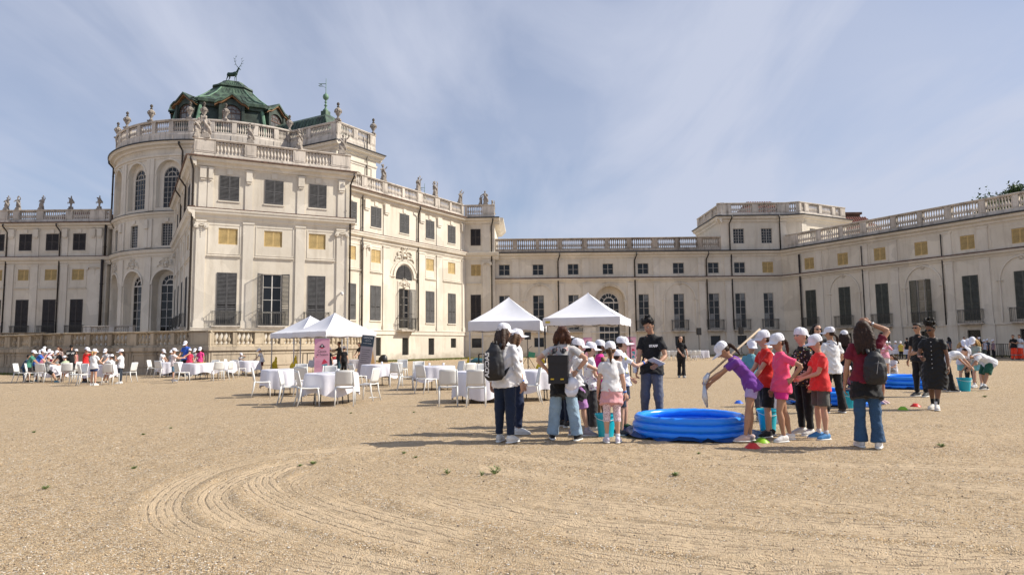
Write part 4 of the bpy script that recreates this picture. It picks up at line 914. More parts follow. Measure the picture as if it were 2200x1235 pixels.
# ------------------------------------------------------------ garden terrace
MT_=T(-27,37.2,0)
ter=building('garden_terrace',MT_,'low weathered stone terrace wall with baluster parapet before the palace on the left','terrace wall')
TP=[(-46,47),(-31.7,41.3),(-25.4,37.4),(-21.3,36.8),(-17.2,35.4),(-16.2,35.2),(-14.4,37.6),(-11.9,41.5),(-12.6,52),(-13.6,62)]
for i,(a,b) in enumerate(zip(TP[:-1],TP[1:])):
    M_,L_=frame(a,b); mb=MB()
    mb.box(0,L_,0,.5,0,1.28); mb.box(-.05,L_+.05,-.12,.62,1.28,1.5); mb.box(-.02,L_+.02,-.08,0,0,.35)
    n=max(1,int(L_/2.6))
    for k in range(n):
        panel_frame(mb,L_*k/n+.12,L_*(k+1)/n-.12,.42,1.18,.1,.04)
    bp('wall',mb,DARKSTONE,ter,M_)
    pn=[];k=max(1,round(L_/1.55))
    if L_>1.2:
        for j in range(k): pn.append((L_*j/k+(.3 if j==0 else .12),L_*(j+1)/k-(.3 if j==k-1 else .12)))
    balustrade(ter,M_,0,L_,1.5,2.38,pn,y=.25,base=.12,rail=.12,step=.27,fat=1.25,mt=stucco('terrace_balusters',(.50,.42,.31),(.15,.12,.09),.7,1.4))
dk=MB(); dk.add([(x-(-27),y-37.2+.3,1.45) for x,y in TP]+[(-13.6+27,76-37.2,1.45),(-46+27,76-37.2,1.45)],[tuple(range(len(TP)+2))]); bp('deck',dk,STONE,ter,MT_)
# landing and stairs in front of the round hall
ld=MB(); ld.box(-8.2,4,-3.2,.2,1.45,3.0); bp('landing',ld,STONE,rot,at_th(-10)); balustrade(rot,at_th(-10)@T(0,-3.2,0),-6.5,-.6,3.0,3.95,[(-5.6,-3.4),(-2.8,-1.0)],base=.1,rail=.12,y=.2,step=.25)
ld=MB(); ld.box(-14,-5,-2.2,.2,1.45,2.6); ld.box(-16,-14,-2.0,.2,1.45,2.0); bp('landing',ld,STONE,left,ML@T(24.6,0,0)@T(2,0,0)); balustrade(left,ML@T(26.6,-2.2,0),-10.5,-5.2,2.6,3.5,[(-10,-8),(-7.4,-5.5)],base=.1,rail=.12,y=.2,step=.25,mt=DARKSTONE)
# ------------------------------------------------------------ organic shapes: closed tubes fused by a voxel remesh
JOBS=[]
def job(o,voxel,smooth=2,wr=0.0,wf=22.0,extra=None):
    m=o.modifiers.new('r','REMESH'); m.mode='VOXEL'; m.voxel_size=voxel; m.use_smooth_shade=True
    if smooth: s=o.modifiers.new('s','SMOOTH'); s.factor=.5; s.iterations=smooth
    JOBS.append((o,wr,wf,extra))
def run_jobs():
    dg=bpy.context.evaluated_depsgraph_get(); dg.update()
    res=[]
    for o,wr,wf,extra in JOBS: res.append(bpy.data.meshes.new_from_object(o.evaluated_get(dg)))
    for (o,wr,wf,extra),me in zip(JOBS,res):
        mats=list(o.data.materials); old=o.data
        if wr:
            n=len(me.vertices); co=np.empty(n*3,np.float32); me.vertices.foreach_get('co',co); co=co.reshape(-1,3)
            no=np.empty(n*3,np.float32); me.vertices.foreach_get('normal',no); no=no.reshape(-1,3)
            ph=random.random()*9
            a=np.sin(co[:,2]*wf+2.2*np.sin(co[:,0]*wf*.45+ph)+1.3*np.sin(co[:,1]*wf*.5+ph*2))
            b=np.sin((co[:,0]*1.3+co[:,2]*.6)*wf*1.1+ph+1.7*np.sin(co[:,2]*wf*.3))*np.sin((co[:,1]-co[:,2]*.5)*wf*.8+ph)
            c2=np.sin(co[:,2]*wf*2.6+3*np.sin(co[:,0]*wf*.9+ph)+2*np.sin(co[:,1]*wf*.8))
            co+=no*((a*.5+b*.5+c2*.38)*wr)[:,None]; me.vertices.foreach_set('co',co.ravel()); me.update()
        me.materials.clear()
        for m in mats: me.materials.append(m)
        if extra is not None:
            bm=bmesh.new(); bm.from_mesh(me); em=extra.mesh('x',[mats[0]]*1); 
            for m in mats[1:]: em.materials.append(m)
            em.polygons.foreach_set('material_index',extra.m); em.polygons.foreach_set('use_smooth',[True]*len(em.polygons)); bm.from_mesh(em); bm.to_mesh(me); bm.free(); bpy.data.meshes.remove(em)
        me.polygons.foreach_set('use_smooth',[True]*len(me.polygons)); me.name=o.name
        for q in bpy.data.objects: 
            pass
        o.modifiers.clear(); users=SHARED.get(old.name,[]); o.data=me
        for u in users: u.data=me
        bpy.data.meshes.remove(old)
    JOBS.clear()
SHARED={}
def V(*a): return Vector(a)
def skin_mat(tone):
    return mat('skin_%s'%tone,{'light':(.56,.33,.23),'tan':(.42,.23,.145),'dark':(.17,.085,.05)}[tone],.5,0,.08,60,.08,6,.4)
def hair_mat(c):
    col={'brown':(.030,.014,.008),'dark':(.009,.007,.006),'chestnut':(.055,.020,.010),'fair':(.36,.23,.10),'mid':(.075,.04,.02)}[c]
    nm='hair_'+c
    if nm in MATS: return MATS[nm]
    m,nt,b=nodes(nm); N=nt.nodes.new; L=nt.links.new; tc=N('ShaderNodeTexCoord'); mp=N('ShaderNodeMapping'); mp.inputs['Scale'].default_value=(90,90,6); L(tc.outputs['Object'],mp.inputs[0])
    n=N('ShaderNodeTexNoise'); n.inputs['Scale'].default_value=1; n.inputs['Detail'].default_value=3; L(mp.outputs[0],n.inputs[0])
    r=N('ShaderNodeMapRange'); r.inputs[1].default_value=.3; r.inputs[2].default_value=.7; r.inputs[3].default_value=.5; r.inputs[4].default_value=1.7; L(n.outputs[0],r.inputs[0])
    s=N('ShaderNodeVectorMath'); s.operation='SCALE'; s.inputs[0].default_value=col; L(r.outputs[0],s.inputs['Scale']); L(s.outputs[0],b.inputs['Base Color']); b.inputs['Roughness'].default_value=.55; b.inputs['Specular IOR Level'].default_value=.25
    bm_=N('ShaderNodeBump'); bm_.inputs['Strength'].default_value=.7; bm_.inputs['Distance'].default_value=.01; L(n.outputs[0],bm_.inputs['Height']); L(bm_.outputs[0],b.inputs['Normal']); MATS[nm]=m; return m
EYEW=mat('eye_white',(.6,.6,.58),.3); EYED=mat('eye_dark',(.012,.009,.008),.2); LIP=mat('lips',(.33,.12,.10),.45)
WHITE=fab((.72,.72,.74),'white_cotton',.8,.2,40); CAPW=fab((.74,.74,.80),'white_cap_cloth',.75,.15,90); BLACK=fab((.012,.012,.014),'black_cotton'); 
SOLE=mat('white_rubber',(.70,.70,.68),.6)
def ik(a,b,l1,l2,hint):
    """middle joint of a two bone limb"""
    d=b-a; L=d.length; Lc=min(L,(l1+l2)*.9995); u=d.normalized() if L>1e-6 else V(0,0,-1)
    if L>Lc: b=a+u*Lc
    x=(l1*l1-l2*l2+Lc*Lc)/(2*Lc); h=math.sqrt(max(0,l1*l1-x*x)); p=hint-u*hint.dot(u)
    if p.length<1e-5: p=u.orthogonal()
    return a+u*x+p.normalized()*h,b
def bez(a,b,c,n=5):
    return [a*(1-t)**2+b*2*t*(1-t)+c*t*t for t in [i/(n-1) for i in range(n)]]
def hand_geo(mb,w,d,n,pal,s,curl=.5,m=0,lo=False):
    """w wrist, d forearm direction, n thumb side, pal palm normal; s hand length"""
    d=d.normalized(); n=(n-d*n.dot(d)).normalized(); p=d.cross(n); 
    if p.dot(pal)<0: p=-p
    k=s/.18
    mb.tube([w-d*.02*k,w+d*.03*k,w+d*.075*k,w+d*.095*k],[(.024*k,.018*k),(.036*k,.015*k),(.040*k,.013*k),(.034*k,.009*k)],8,m,side=n)
    for i,(off,ln) in enumerate(((.028,.072),(.010,.082),(-.009,.076),(-.027,.058))):
        b0=w+d*.085*k+n*off*k; c1=d*math.cos(curl*.7)+p*math.sin(curl*.7); c2=d*math.cos(curl*1.7)+p*math.sin(curl*1.7)
        a1=b0+c1*ln*.5*k; a2=a1+c2*ln*.5*k
        mb.tube([b0-d*.015*k,b0+c1*ln*.1*k,a1,a2-c2*.006*k,a2],[.0088*k,.0092*k,.0085*k,.0075*k,.003*k],5 if lo else 6,m,side=n)
    t0=w+d*.025*k+n*.026*k; t1=t0+(n*.75+d*.75+p*.25)*.035*k; t2=t1+(n*.25+d*.95+p*.45)*.032*k
    mb.tube([t0,t1,t2],[.014*k,.0115*k,.006*k],6,m)
PCOUNT=0
def person(px,py,h,face,label,group=None,tone='light',hair=('brown','short'),cap=None,top=('tee',(.8,.8,.82)),bottom=('trousers',(.02,.025,.05)),shoes=(.7,.7,.7),
           lean=0,side=0,feet=None,hands=None,head=(0,0),hip=None,kid=False,w=1.0,hi=False,sit=False,waist=None,socks=None,glasses=False,z0=0.0,xy=None,extras=None,elb=None,shoe_h=.0,wrist=None):
    X,Y=xy if xy else ground_at(px,py)
    root=empty('person',(X,Y,z0),math.radians(face-90),label,'person',group)
    k=h; vox=(.0125 if hi else .019)*(1 if h>1.3 else .9); rnd=random.random
    hh=k*(.150 if kid else .132)                    # head height
    UL,LL=.245*k,.235*k; UA,FA=(.165*k,.145*k)
    fr=max(math.hypot((q[0] if q else 0)-(-1,1)[i]*.047*w,q[1]) for i,q in enumerate(feet)) if feet else .03
    HZ=hip*k if hip else ((.055+math.sqrt(.478**2-min(fr,.3)**2))*k if not sit else .47)
    if sit and not hip: HZ=.47+.06*k
    P=V(0,-.10*k*math.sin(math.radians(max(0,lean))),HZ)
    feet=feet or ((-.062,.0),(.062,.0))
    if sit and feet==((-.062,.0),(.062,.0)): feet=((-.07,.27),(.07,.25))
    ln,sd=math.radians(lean),math.radians(side)
    up=V(math.sin(sd),math.sin(ln)*math.cos(sd),math.cos(ln)*math.cos(sd)).normalized()
    rt=V(1,0,0)-up*up.x; rt.normalize(); fw=up.cross(rt)*1.0
    if fw.dot(V(0,math.cos(ln),-math.sin(ln)))<0: fw=-fw
    TL=.305*k
    bend=fw*(.03*k if abs(lean)<20 else .0)-fw*(.0 if lean<30 else -.0)
    def sp_(t): 
        # spine curve: rounded back when bending
        q=P+up*(TL*t); return q-fw*(math.sin(PI*min(t,1))*.012*k)-(fw*(-.035*k*math.sin(PI*t)) if lean>35 else V(0,0,0))*-1
    SH=[sp_(.865)+rt*(s*(.083 if kid else .091)*k*(.94+.06*w)) for s in(-1,1)]
    HJ=[P+rt*(s*.047*k*w)-V(0,0,.0) for s in(-1,1)]
    ANK=[];KN=[];FD=[]
    for i,s in enumerate((-1,1)):
        f=feet[i]; a=V(f[0]*k,f[1]*k,(f[2] if len(f)>2 else 0)*k+.045*k+.01)
        hint=V(s*.12,1,0) if not sit else V(0,.35,1)
        kn,a=ik(HJ[i],a,UL,LL,hint); KN.append(kn); ANK.append(a)
        to=f[3] if len(f)>3 else s*12; FD.append(V(math.sin(math.radians(to)),math.cos(math.radians(to)),0))
    hands=hands or ('down','down'); EL=[];WR=[];PN=[]
    for i,s in enumerate((-1,1)):
        t=hands[i]
        if t=='down': tg=SH[i]+V(s*.055*k,.03*k,-.30*k)
        elif t=='hip': tg=P+rt*(s*.125*k*w)+V(0,-.045*k,.075*k)
        elif t=='head': tg=sp_(1.0)+up*(.05*k+hh*.75)+rt*(s*hh*.45)+fw*hh*.25
        else: tg=V(t[0]*k,t[1]*k,t[2]*k)
        hint=(elb[i] if elb and elb[i] is not None else (V(s*.55,-.8,-.3) if t not in('hip',) else V(s,-.35,.0)))
        if t=='head': hint=V(s,.1,-.1)
        e,wv=ik(SH[i],tg,UA,FA,Vector(hint)); EL.append(e); WR.append(wv); PN.append(-rt*s)
    NB=sp_(1.0)+up*.005*k; 
    hy,hp=math.radians(head[0]+random.uniform(-6,6)),math.radians(head[1]+random.uniform(-4,4))
    hup=(up*.35+V(0,0,1)*.65).normalized() if lean<50 else (up*.6+V(0,0,.4)+fw*.1).normalized()
    hf=V(0,1,0)-hup*hup.y; hf.normalize(); hr=hf.cross(hup)
    R=Matrix.Rotation(-hy,3,hup); hf=R@hf; hr=R@hr; R=Matrix.Rotation(-hp,3,hr); hf=R@hf; hup=R@hup
    HC=NB+up*.026*k+hup*(hh*.50)+hf*.012*k
    def Hd(x,y,z): return HC+hr*(x*hh)+hf*(y*hh)+hup*(z*hh)
    # --- body
    b=MB(); ww=w
    b.tube([sp_(-.12),sp_(0),sp_(.3),sp_(.6),sp_(.85),sp_(1.0)],[(.078*k*ww,.058*k),(.086*k*ww,.062*k*ww),(.068*k*ww,.050*k*ww),(.076*k*ww,.054*k*ww),(.080*k*ww,.052*k),(.045*k,.036*k)],14,0,side=rt)
    b.tube([sp_(.90),NB+up*.01*k,HC-hup*hh*.28],[.036*k,.030*k,.031*k],10,0)
    b.tube([Hd(0,-.04,.50),Hd(0,-.05,.46),Hd(0,-.045,.32),Hd(0,-.02,.12),Hd(0,.0,-.08),Hd(0,.05,-.28),Hd(0,.10,-.42),Hd(0,.13,-.49)],
           [(.03*hh,.03*hh),(.20*hh,.24*hh),(.315*hh,.39*hh),(.345*hh,.425*hh),(.325*hh,.39*hh),(.265*hh,.31*hh),(.17*hh,.19*hh),(.07*hh,.07*hh)],14,0,side=hr)
    b.tube([Hd(0,.36,.1),Hd(0,.44,-.02),Hd(0,.50,-.10),Hd(0,.40,-.14)],[.04*hh,.05*hh,.06*hh,.05*hh],6,0)
    for s in (-1,1): b.ball(tuple(Hd(s*.35,-.04,-.02)),(.045*hh,.07*hh,.11*hh),8)
    for i,s in enumerate((-1,1)):
        b.tube([sp_(.82)+rt*s*.02*k,SH[i],SH[i].lerp(EL[i],.45),EL[i]],[.033*k,.030*k,.0265*k,.0205*k],10)
        b.tube([EL[i],EL[i].lerp(WR[i],.3),EL[i].lerp(WR[i],.75),WR[i],WR[i]+(WR[i]-EL[i]).normalized()*.012*k],[.0205*k,.0225*k,.016*k,.0135*k,.0135*k],10)
        b.tube([P+rt*s*.035*k+up*.02*k,HJ[i],HJ[i].lerp(KN[i],.4),KN[i]],[.05*k*ww,.052*k*ww,.044*k*ww,.029*k],10)
        b.tube([KN[i],KN[i].lerp(ANK[i],.3)-V(0,.005*k,0),KN[i].lerp(ANK[i],.75),ANK[i]],[.030*k,.033*k,.021*k,.0175*k],10)
        b.tube([ANK[i]+V(0,0,.0),ANK[i]+FD[i]*.03*k-V(0,0,.022*k),ANK[i]+FD[i]*.09*k-V(0,0,.032*k)],[.018*k,.018*k,.012*k],8)
    ex=MB()
    for i,s in enumerate((-1,1)):
        d=(WR[i]-EL[i]); th=V(0,1,.2) if hands[i]=='down' else V(-s*.3,.2,1)
        hand_geo(ex,WR[i],d,th,-rt*s if hands[i]=='down' else V(-s*.4,0,-1),.104*k,.55 if hands[i]=='down' else .8,0,not hi)
    if hi or True:
        for s in (-1,1):
            ex.ball(tuple(Hd(s*.135,.335,.04)),(.055*hh,.055*hh,.035*hh),8,1); ex.ball(tuple(Hd(s*.135,.375,.04)),(.028*hh,.028*hh,.03*hh),6,2)
            ex.tube([Hd(s*.06,.395,.115),Hd(s*.14,.385,.13),Hd(s*.23,.32,.105)],.012*hh,5,3)
        ex.tube([Hd(-.10,.355,-.255),Hd(-.04,.385,-.25),Hd(.04,.385,-.25),Hd(.10,.355,-.255)],[.012*hh,.022*hh,.022*hh,.012*hh],5,4)
    body=link('body',b.mesh('body',skin_mat(tone)),root)
    for m in (EYEW,EYED,hair_mat(hair[0]),LIP): body.data.materials.append(m)
    job(body,vox*.85 if hi else vox*.9,1,0,0,ex)
    # --- top
    kind,tc=top[0],top[1]; tm=tc if not isinstance(tc,tuple) else fab(tc)
    t=MB(); e_=.013*k; hem=(-.20 if not waist else -.02) if kind!='crop' else .12
    flare=1.0 if kind!='loose' else 1.12
    if kind=='dress':
        t.tube([sp_(-.02)-V(0,0,.28*k),sp_(-.02)-V(0,0,.12*k),sp_(.0),sp_(.22),sp_(.6),sp_(.85),sp_(1.0)],[(.125*k,.10*k),(.122*k*ww,.096*k),(.110*k*ww,.08*k),(.092*k*ww,.07*k),(.098*k*ww,.072*k),(.096*k,.064*k),(.050*k,.042*k)],16,0,side=rt)
    else:
        t.tube([sp_(hem),sp_(.05 if hem<0 else .2),sp_(.35),sp_(.65),sp_(.84),sp_(.93),sp_(1.0),sp_(1.05)],[(.118*k*ww*flare,.097*k*ww*flare),(.113*k*ww,.086*k*ww),(.086*k*ww,.069*k*ww),(.089*k*ww,.068*k*ww),(.084*k,.060*k),(.066*k,.051*k),(.047*k,.041*k),(.036*k,.034*k)],16,0,side=rt)
    for i,s in enumerate((-1,1)):
        if kind=='tank': 
            t.tube([sp_(.8)+rt*s*.03*k,SH[i]],[.045*k,.037*k],10); continue
        full=kind in('long','hoodie','jacket'); e1=SH[i].lerp(EL[i],.62 if kind!='cap' else .35)
        t.tube([sp_(.86)+rt*s*.035*k,SH[i]-up*.002*k,SH[i].lerp(EL[i],.3),e1],[.038*k,.0375*k,.0365*k,.039*k],10)
        if full: t.tube([SH[i].lerp(EL[i],.5),EL[i],EL[i].lerp(WR[i],.5),EL[i].lerp(WR[i],.92)],[.037*k,.032*k,.028*k,.023*k],10)
    if kind=='hoodie': t.tube([sp_(.92)-fw*.05*k-rt*.05*k,sp_(.97)-fw*.075*k,sp_(.92)-fw*.05*k+rt*.05*k],[.02*k,.03*k,.02*k],8)
    o=link({'tee':'shirt','long':'shirt','dress':'dress'}.get(kind,'shirt'),t.mesh('shirt',tm),root); job(o,vox,1,.0065*k,26); shirt=o
    # --- bottom
    if bottom:
        kb,bc=bottom[0],bottom[1]; bm_=bc if not isinstance(bc,tuple) else fab(bc); q=MB()
        q.tube([sp_(-.20),sp_(-.05),sp_(.10)],[(.086*k*ww,.068*k*ww),(.093*k*ww,.069*k*ww),(.078*k*ww,.058*k*ww)],14,0,side=rt)
        for i,s in enumerate((-1,1)):
            A=P+rt*s*.042*k*ww+up*.03*k
            if kb=='shorts': pts=[A,HJ[i],HJ[i].lerp(KN[i],.5),HJ[i].lerp(KN[i],bottom[2] if len(bottom)>2 else .8)]; rs=[.055*k*ww,.061*k*ww,.058*k*ww,.060*k*ww]; q.tube(pts,rs,12)
            elif kb=='skirt': pass
            else:
                c=KN[i].lerp(ANK[i],.35)
                wd={'trousers':(.041,.036,.030,.031),'wide':(.047,.045,.046,.048),'flare':(.039,.037,.042,.050),'leggings':(.0335,.0355,.026,.021),'capri':(.0345,.037,.030,.0)}[kb]
                en=.93+(.08 if kb in('flare','wide') else 0) if kb!='capri' else .35; tk=1.12 if kb not in('leggings','capri') else 1.08
                q.tube([A,HJ[i],HJ[i].lerp(KN[i],.4),KN[i].lerp(HJ[i],.14),KN[i],KN[i].lerp(ANK[i],.14),KN[i].lerp(ANK[i],.3),KN[i].lerp(ANK[i],.65 if kb!='capri' else .33),KN[i].lerp(ANK[i],en)],
                       [.056*k*ww,.060*k*ww,(.053 if kb!='leggings' else .048)*k*ww,wd[0]*tk*k,(wd[0]*tk+.004)*k,wd[0]*tk*k,wd[1]*tk*k,wd[2]*tk*k,(wd[3] or .03)*tk*k],12)
        if kb=='skirt': q.tube([sp_(.1),sp_(-.1),sp_(-.1)-V(0,0,.2*k)],[(.085*k,.065*k),(.1*k,.08*k),(.13*k,.11*k)],14,0,side=rt)
        o=link(kb if kb in('shorts','skirt','leggings') else 'trousers',q.mesh('trousers',bm_),root); job(o,vox,1,.0028*k if kb not in('leggings','capri') else .001,26)
    if waist:       # a jumper tied round the waist
        q=MB(); wm=fab(waist) if isinstance(waist,tuple) else waist
        q.tube([sp_(.12),sp_(-.02),sp_(-.2)-V(0,.0,.03*k),sp_(-.2)-fw*.02*k-V(0,0,.09*k)],[(.098*k*ww,.078*k*ww),(.112*k*ww,.090*k*ww),(.118*k*ww,.096*k),(.125*k*ww,.10*k)],14,0,side=rt)
        q.tube([sp_(.06)+fw*.08*k-rt*.03*k,sp_(.0)+fw*.10*k,sp_(-.3)+fw*.09*k+rt*.03*k],[.022*k,.022*k,.018*k],8)
        o=link('tied_jumper',q.mesh('tied_jumper',wm),root); job(o,vox,1,.006*k,30)
    # --- shoes and socks
    if shoes:
        smt=fab(shoes,rough=.6) if isinstance(shoes,tuple) else shoes
        for i in (0,1):
            a=ANK[i]; f=FD[i]; g=V(f.y,-f.x,0); fz=a.z-.045*k-.01; q=MB(); z=fz
            tilt=0
            pt=lambda y,zz: V(a.x,a.y,0)+f*(y*k)+V(0,0,z+zz*k)
            q.tube([pt(-.042,.030),pt(-.030,.034),pt(.0,.038),pt(.03,.034),pt(.065,.024),pt(.095,.018),pt(.108,.016)],[(.012*k,.018*k),(.022*k,.030*k),(.025*k,.036*k),(.026*k,.031*k),(.030*k,.022*k),(.024*k,.016*k),(.008*k,.008*k)],10,0,side=g)
            if shoe_h: q.tube([pt(-.005,.03),pt(-.008,.03+shoe_h)],[.027*k,.026*k],10)
            sh_=part('shoe',q,smt,root,None,True)
            s2=MB(); s2.tube([pt(-.052,.008),pt(-.035,.008),pt(.02,.008),pt(.07,.008),pt(.105,.009),pt(.117,.011)],[(.010*k,.008*k),(.025*k,.009*k),(.027*k,.009*k),(.033*k,.009*k),(.022*k,.008*k),(.008*k,.006*k)],10,0,side=g)
            link('sole',s2.mesh('sole',SOLE,True),sh_)
            if socks is not None:
                s3=MB(); top_=a.lerp(KN[i],.33 if shoe_h else .18); s3.tube([a-V(0,0,.01*k),top_],[.0215*k,.024*k],10); part('sock',s3,fab(socks),root,None,True)
    # --- hair
    hc,hs=hair[0],hair[1]; q=MB(); hm=hair_mat(hc); cs=.86 if cap else 1.0
    if hs!='none':
        q.tube([Hd(0,-.06,.56 if not cap else .46),Hd(0,-.07,.50 if not cap else .42),Hd(0,-.09,.34 if not cap else .3),Hd(0,-.12,.12),Hd(0,-.16,-.08),Hd(0,-.18,-.22)],[(.06*hh*cs,.06*hh*cs),(.24*hh*cs,.27*hh*cs),(.365*hh*cs,.415*hh*cs),(.385*hh*(.5+.5*cs),.40*hh*cs),(.355*hh,.30*hh),(.22*hh,.2*hh)],14,0,side=hr)
        if hs in('short','curly') and not cap:
            q.ball(tuple(Hd(0,.18,.42)),(.28*hh,.22*hh,.12*hh),8)
        if hs=='curly':
            for j in range(34):
                a=rnd()*2*PI; c_=rnd(); q.ball(tuple(Hd(.37*math.cos(a)*(1-c_*.35),.0+.42*math.sin(a)*(1-c_*.35),.30+.36*c_)),.135*hh,6)
        if hs in('long','verylong','bob'):
            ln_={'long':1.15,'verylong':1.5,'bob':.66}[hs]; bk=sp_(.55)-fw*.085*k if hs!='bob' else NB-fw*.04*k
            for sx in (-.24,-.08,.08,.24) if hs!='bob' else (-.26,0,.26):
                a=Hd(sx*1.1,-.22,.15); c=HC+hr*(sx*1.7*hh)-hup*(hh*ln_)-fw*(.72*hh if hs!='bob' else .3*hh)
                q.tube(bez(a,Hd(sx*1.7,-.45,-.25),c,6),[.18*hh,.21*hh,.23*hh,.22*hh,.18*hh,.08*hh if hs!='bob' else .16*hh],8)
            for s in (-1,1): q.tube([Hd(s*.33,-.04,.2),Hd(s*.40,-.04,-.1),Hd(s*.42,-.10,-.45),Hd(s*.40,-.16,-.75 if hs!='bob' else -.52)],[.10*hh,.13*hh,.13*hh,.07*hh],8)
        if hs in('pony','braid','lowpony'):
            z=.12 if hs!='lowpony' else -.15
            q.ball(tuple(Hd(0,-.50,z)),.11*hh,8)
            if hs=='braid':
                for j in range(9): q.ball(tuple(Hd(.05*(-1)**j+.02*j,-.50-.02*j,z-.12-.135*j)),(.085*hh,.075*hh,.09*hh),6)
            else: q.tube(bez(Hd(0,-.48,z),Hd(.03,-.78,z-.1),Hd(.06,-.60,z-1.15),6),[.08*hh,.13*hh,.14*hh,.12*hh,.08*hh,.02*hh],9)
        if hs=='updo':
            for j in range(40):
                a=rnd()*2*PI; c_=rnd(); r=.30*math.sqrt(1-(c_-.35)**2); q.ball(tuple(Hd(1.25*r*math.cos(a),-.16+1.25*r*math.sin(a),.50+.46*c_)),.13*hh,6)
        o=link('hair',q.mesh('hair',hm),root); job(o,vox*.9,0 if hs in('curly','updo') else 1,.004,55)
    # --- cap
    if cap:
        cm=MB(); back=-1 if cap=='back' else 1; tp=.0
        prof=[(1.0,-.06),(1.0,.04),(.97,.15),(.90,.26),(.76,.355),(.52,.42),(.22,.445),(.0001,.45)]
        n=18; vs=[];fs=[]
        for r,z in prof:
            for j in range(n):
                a=2*PI*j/n; vs.append(tuple(Hd(.385*r*math.cos(a),-.03+.475*r*math.sin(a),.16+z-.03*math.sin(a)*back*(1-z))))
        for i in range(len(prof)-1):
            for j in range(n): fs.append((i*n+j,i*n+(j+1)%n,(i+1)*n+(j+1)%n,(i+1)*n+j))
        cm.add(vs,fs)
        # brim
        B=[];m_=9
        for t_,ds in ((0,-.03),(.5,.26),(1,.50)):
            for j in range(m_):
                a=PI*(.5+(j/(m_-1)-.5)*.80); x=.40*math.cos(a); y=.43*math.sin(a)*(1) 
                x*=1-.10*t_; yy=y+ds*(math.sin(a)**1.2 if math.sin(a)>0 else 0)
                B.append((x,yy-.02,.165-.05-.10*t_-.16*abs(x)*abs(x)*3*(.4+t_)))
        for sgn,dz in ((1,.012),(-1,-.012)):
            vs=[tuple(Hd(x,y*back if back==1 else -y-.09,z+dz)) for x,y,z in B]
            fs=[(i*m_+j,i*m_+j+1,(i+1)*m_+j+1,(i+1)*m_+j) for i in range(2) for j in range(m_-1)]
            if sgn<0: fs=[f[::-1] for f in fs]
            cm.add(vs,fs)
        cm.ball(tuple(Hd(0,-.045,.58)),.03*hh,6)
        co=part('cap',cm,CAPW,root,None,True)
        if hi:
            sm_c=MB()
            for q in range(6):
                a=2*PI*q/6+.52; sm_c.tube([Hd(.388*r*math.cos(a),-.03+.478*r*math.sin(a),.163+z-.03*math.sin(a)*back*(1-z)) for r,z in prof[1:]],.009*hh,4)
            link('cap_seams',sm_c.mesh('cap_seams',mat('cap_seam_shadow',(.50,.50,.55),.8)),co)['kind']='stuff'
        if hi:
            oc=MB(); oc.tube([Hd(-.17,-.045-.42*back,.08),Hd(-.1,-.045-.445*back,.22),Hd(.1,-.045-.445*back,.22),Hd(.17,-.045-.42*back,.08)],.022*hh,5); link('cap_opening',oc.mesh('cap_opening',hm),co)
            lg=MB(); lg.ball(tuple(Hd(0,-.045+.43*back,.30)),(.09*hh,.012*hh,.06*hh),8); link('badge',lg.mesh('badge',mat('grey_print',(.45,.42,.5),.7)),co)
    if glasses:
        g=MB()
        for s in (-1,1): g.ball(tuple(Hd(s*.15,.40,.05)),(.12*hh,.03*hh,.085*hh),8); g.bar(tuple(Hd(s*.26,.38,.07)),tuple(Hd(s*.37,-.02,.05)),.02*hh)
        g.bar(tuple(Hd(-.05,.44,.07)),tuple(Hd(.05,.44,.07)),.02*hh); part('glasses',g,mat('black_lens',(.01,.01,.012),.1),root)
    for i in (0,1):
        if wrist and wrist[i]:
            q=MB(); a=WR[i]; d=(EL[i]-WR[i]).normalized(); q.tube([a+d*.01*k,a+d*.028*k],[.0185*k,.019*k],10); part('wristband',q,mat('blue_wristband',(.03,.14,.5),.5) if wrist[i]=='b' else mat('watch_metal',(.4,.4,.4),.3,.8),root,None,True)
    info=dict(root=root,sp=sp_,up=up,rt=rt,fw=fw,SH=SH,EL=EL,WR=WR,P=P,HC=HC,k=k,hh=hh,X=X,Y=Y,shirt=shirt,KN=KN)
    return info
def W(info,v):  # local point of a person to world
    return Matrix.Translation(info['root'].location)@info['root'].rotation_euler.to_matrix().to_4x4()@Vector(v)
def text(body,size,mt,Mloc,parent,name='lettering',ext=.002,align='CENTER',bold=0,space=1):
    cu=bpy.data.curves.new(name,'FONT'); cu.body=body; cu.size=size; cu.extrude=ext; cu.align_x=align; cu.align_y='CENTER'; cu.offset=bold; cu.space_character=space
    ob=bpy.data.objects.new('tmp',cu); COL.objects.link(ob); me=bpy.data.meshes.new_from_object(ob); bpy.data.objects.remove(ob); me.materials.clear(); me.materials.append(mt); me.name=name
    return link(name,me,parent,Mloc)
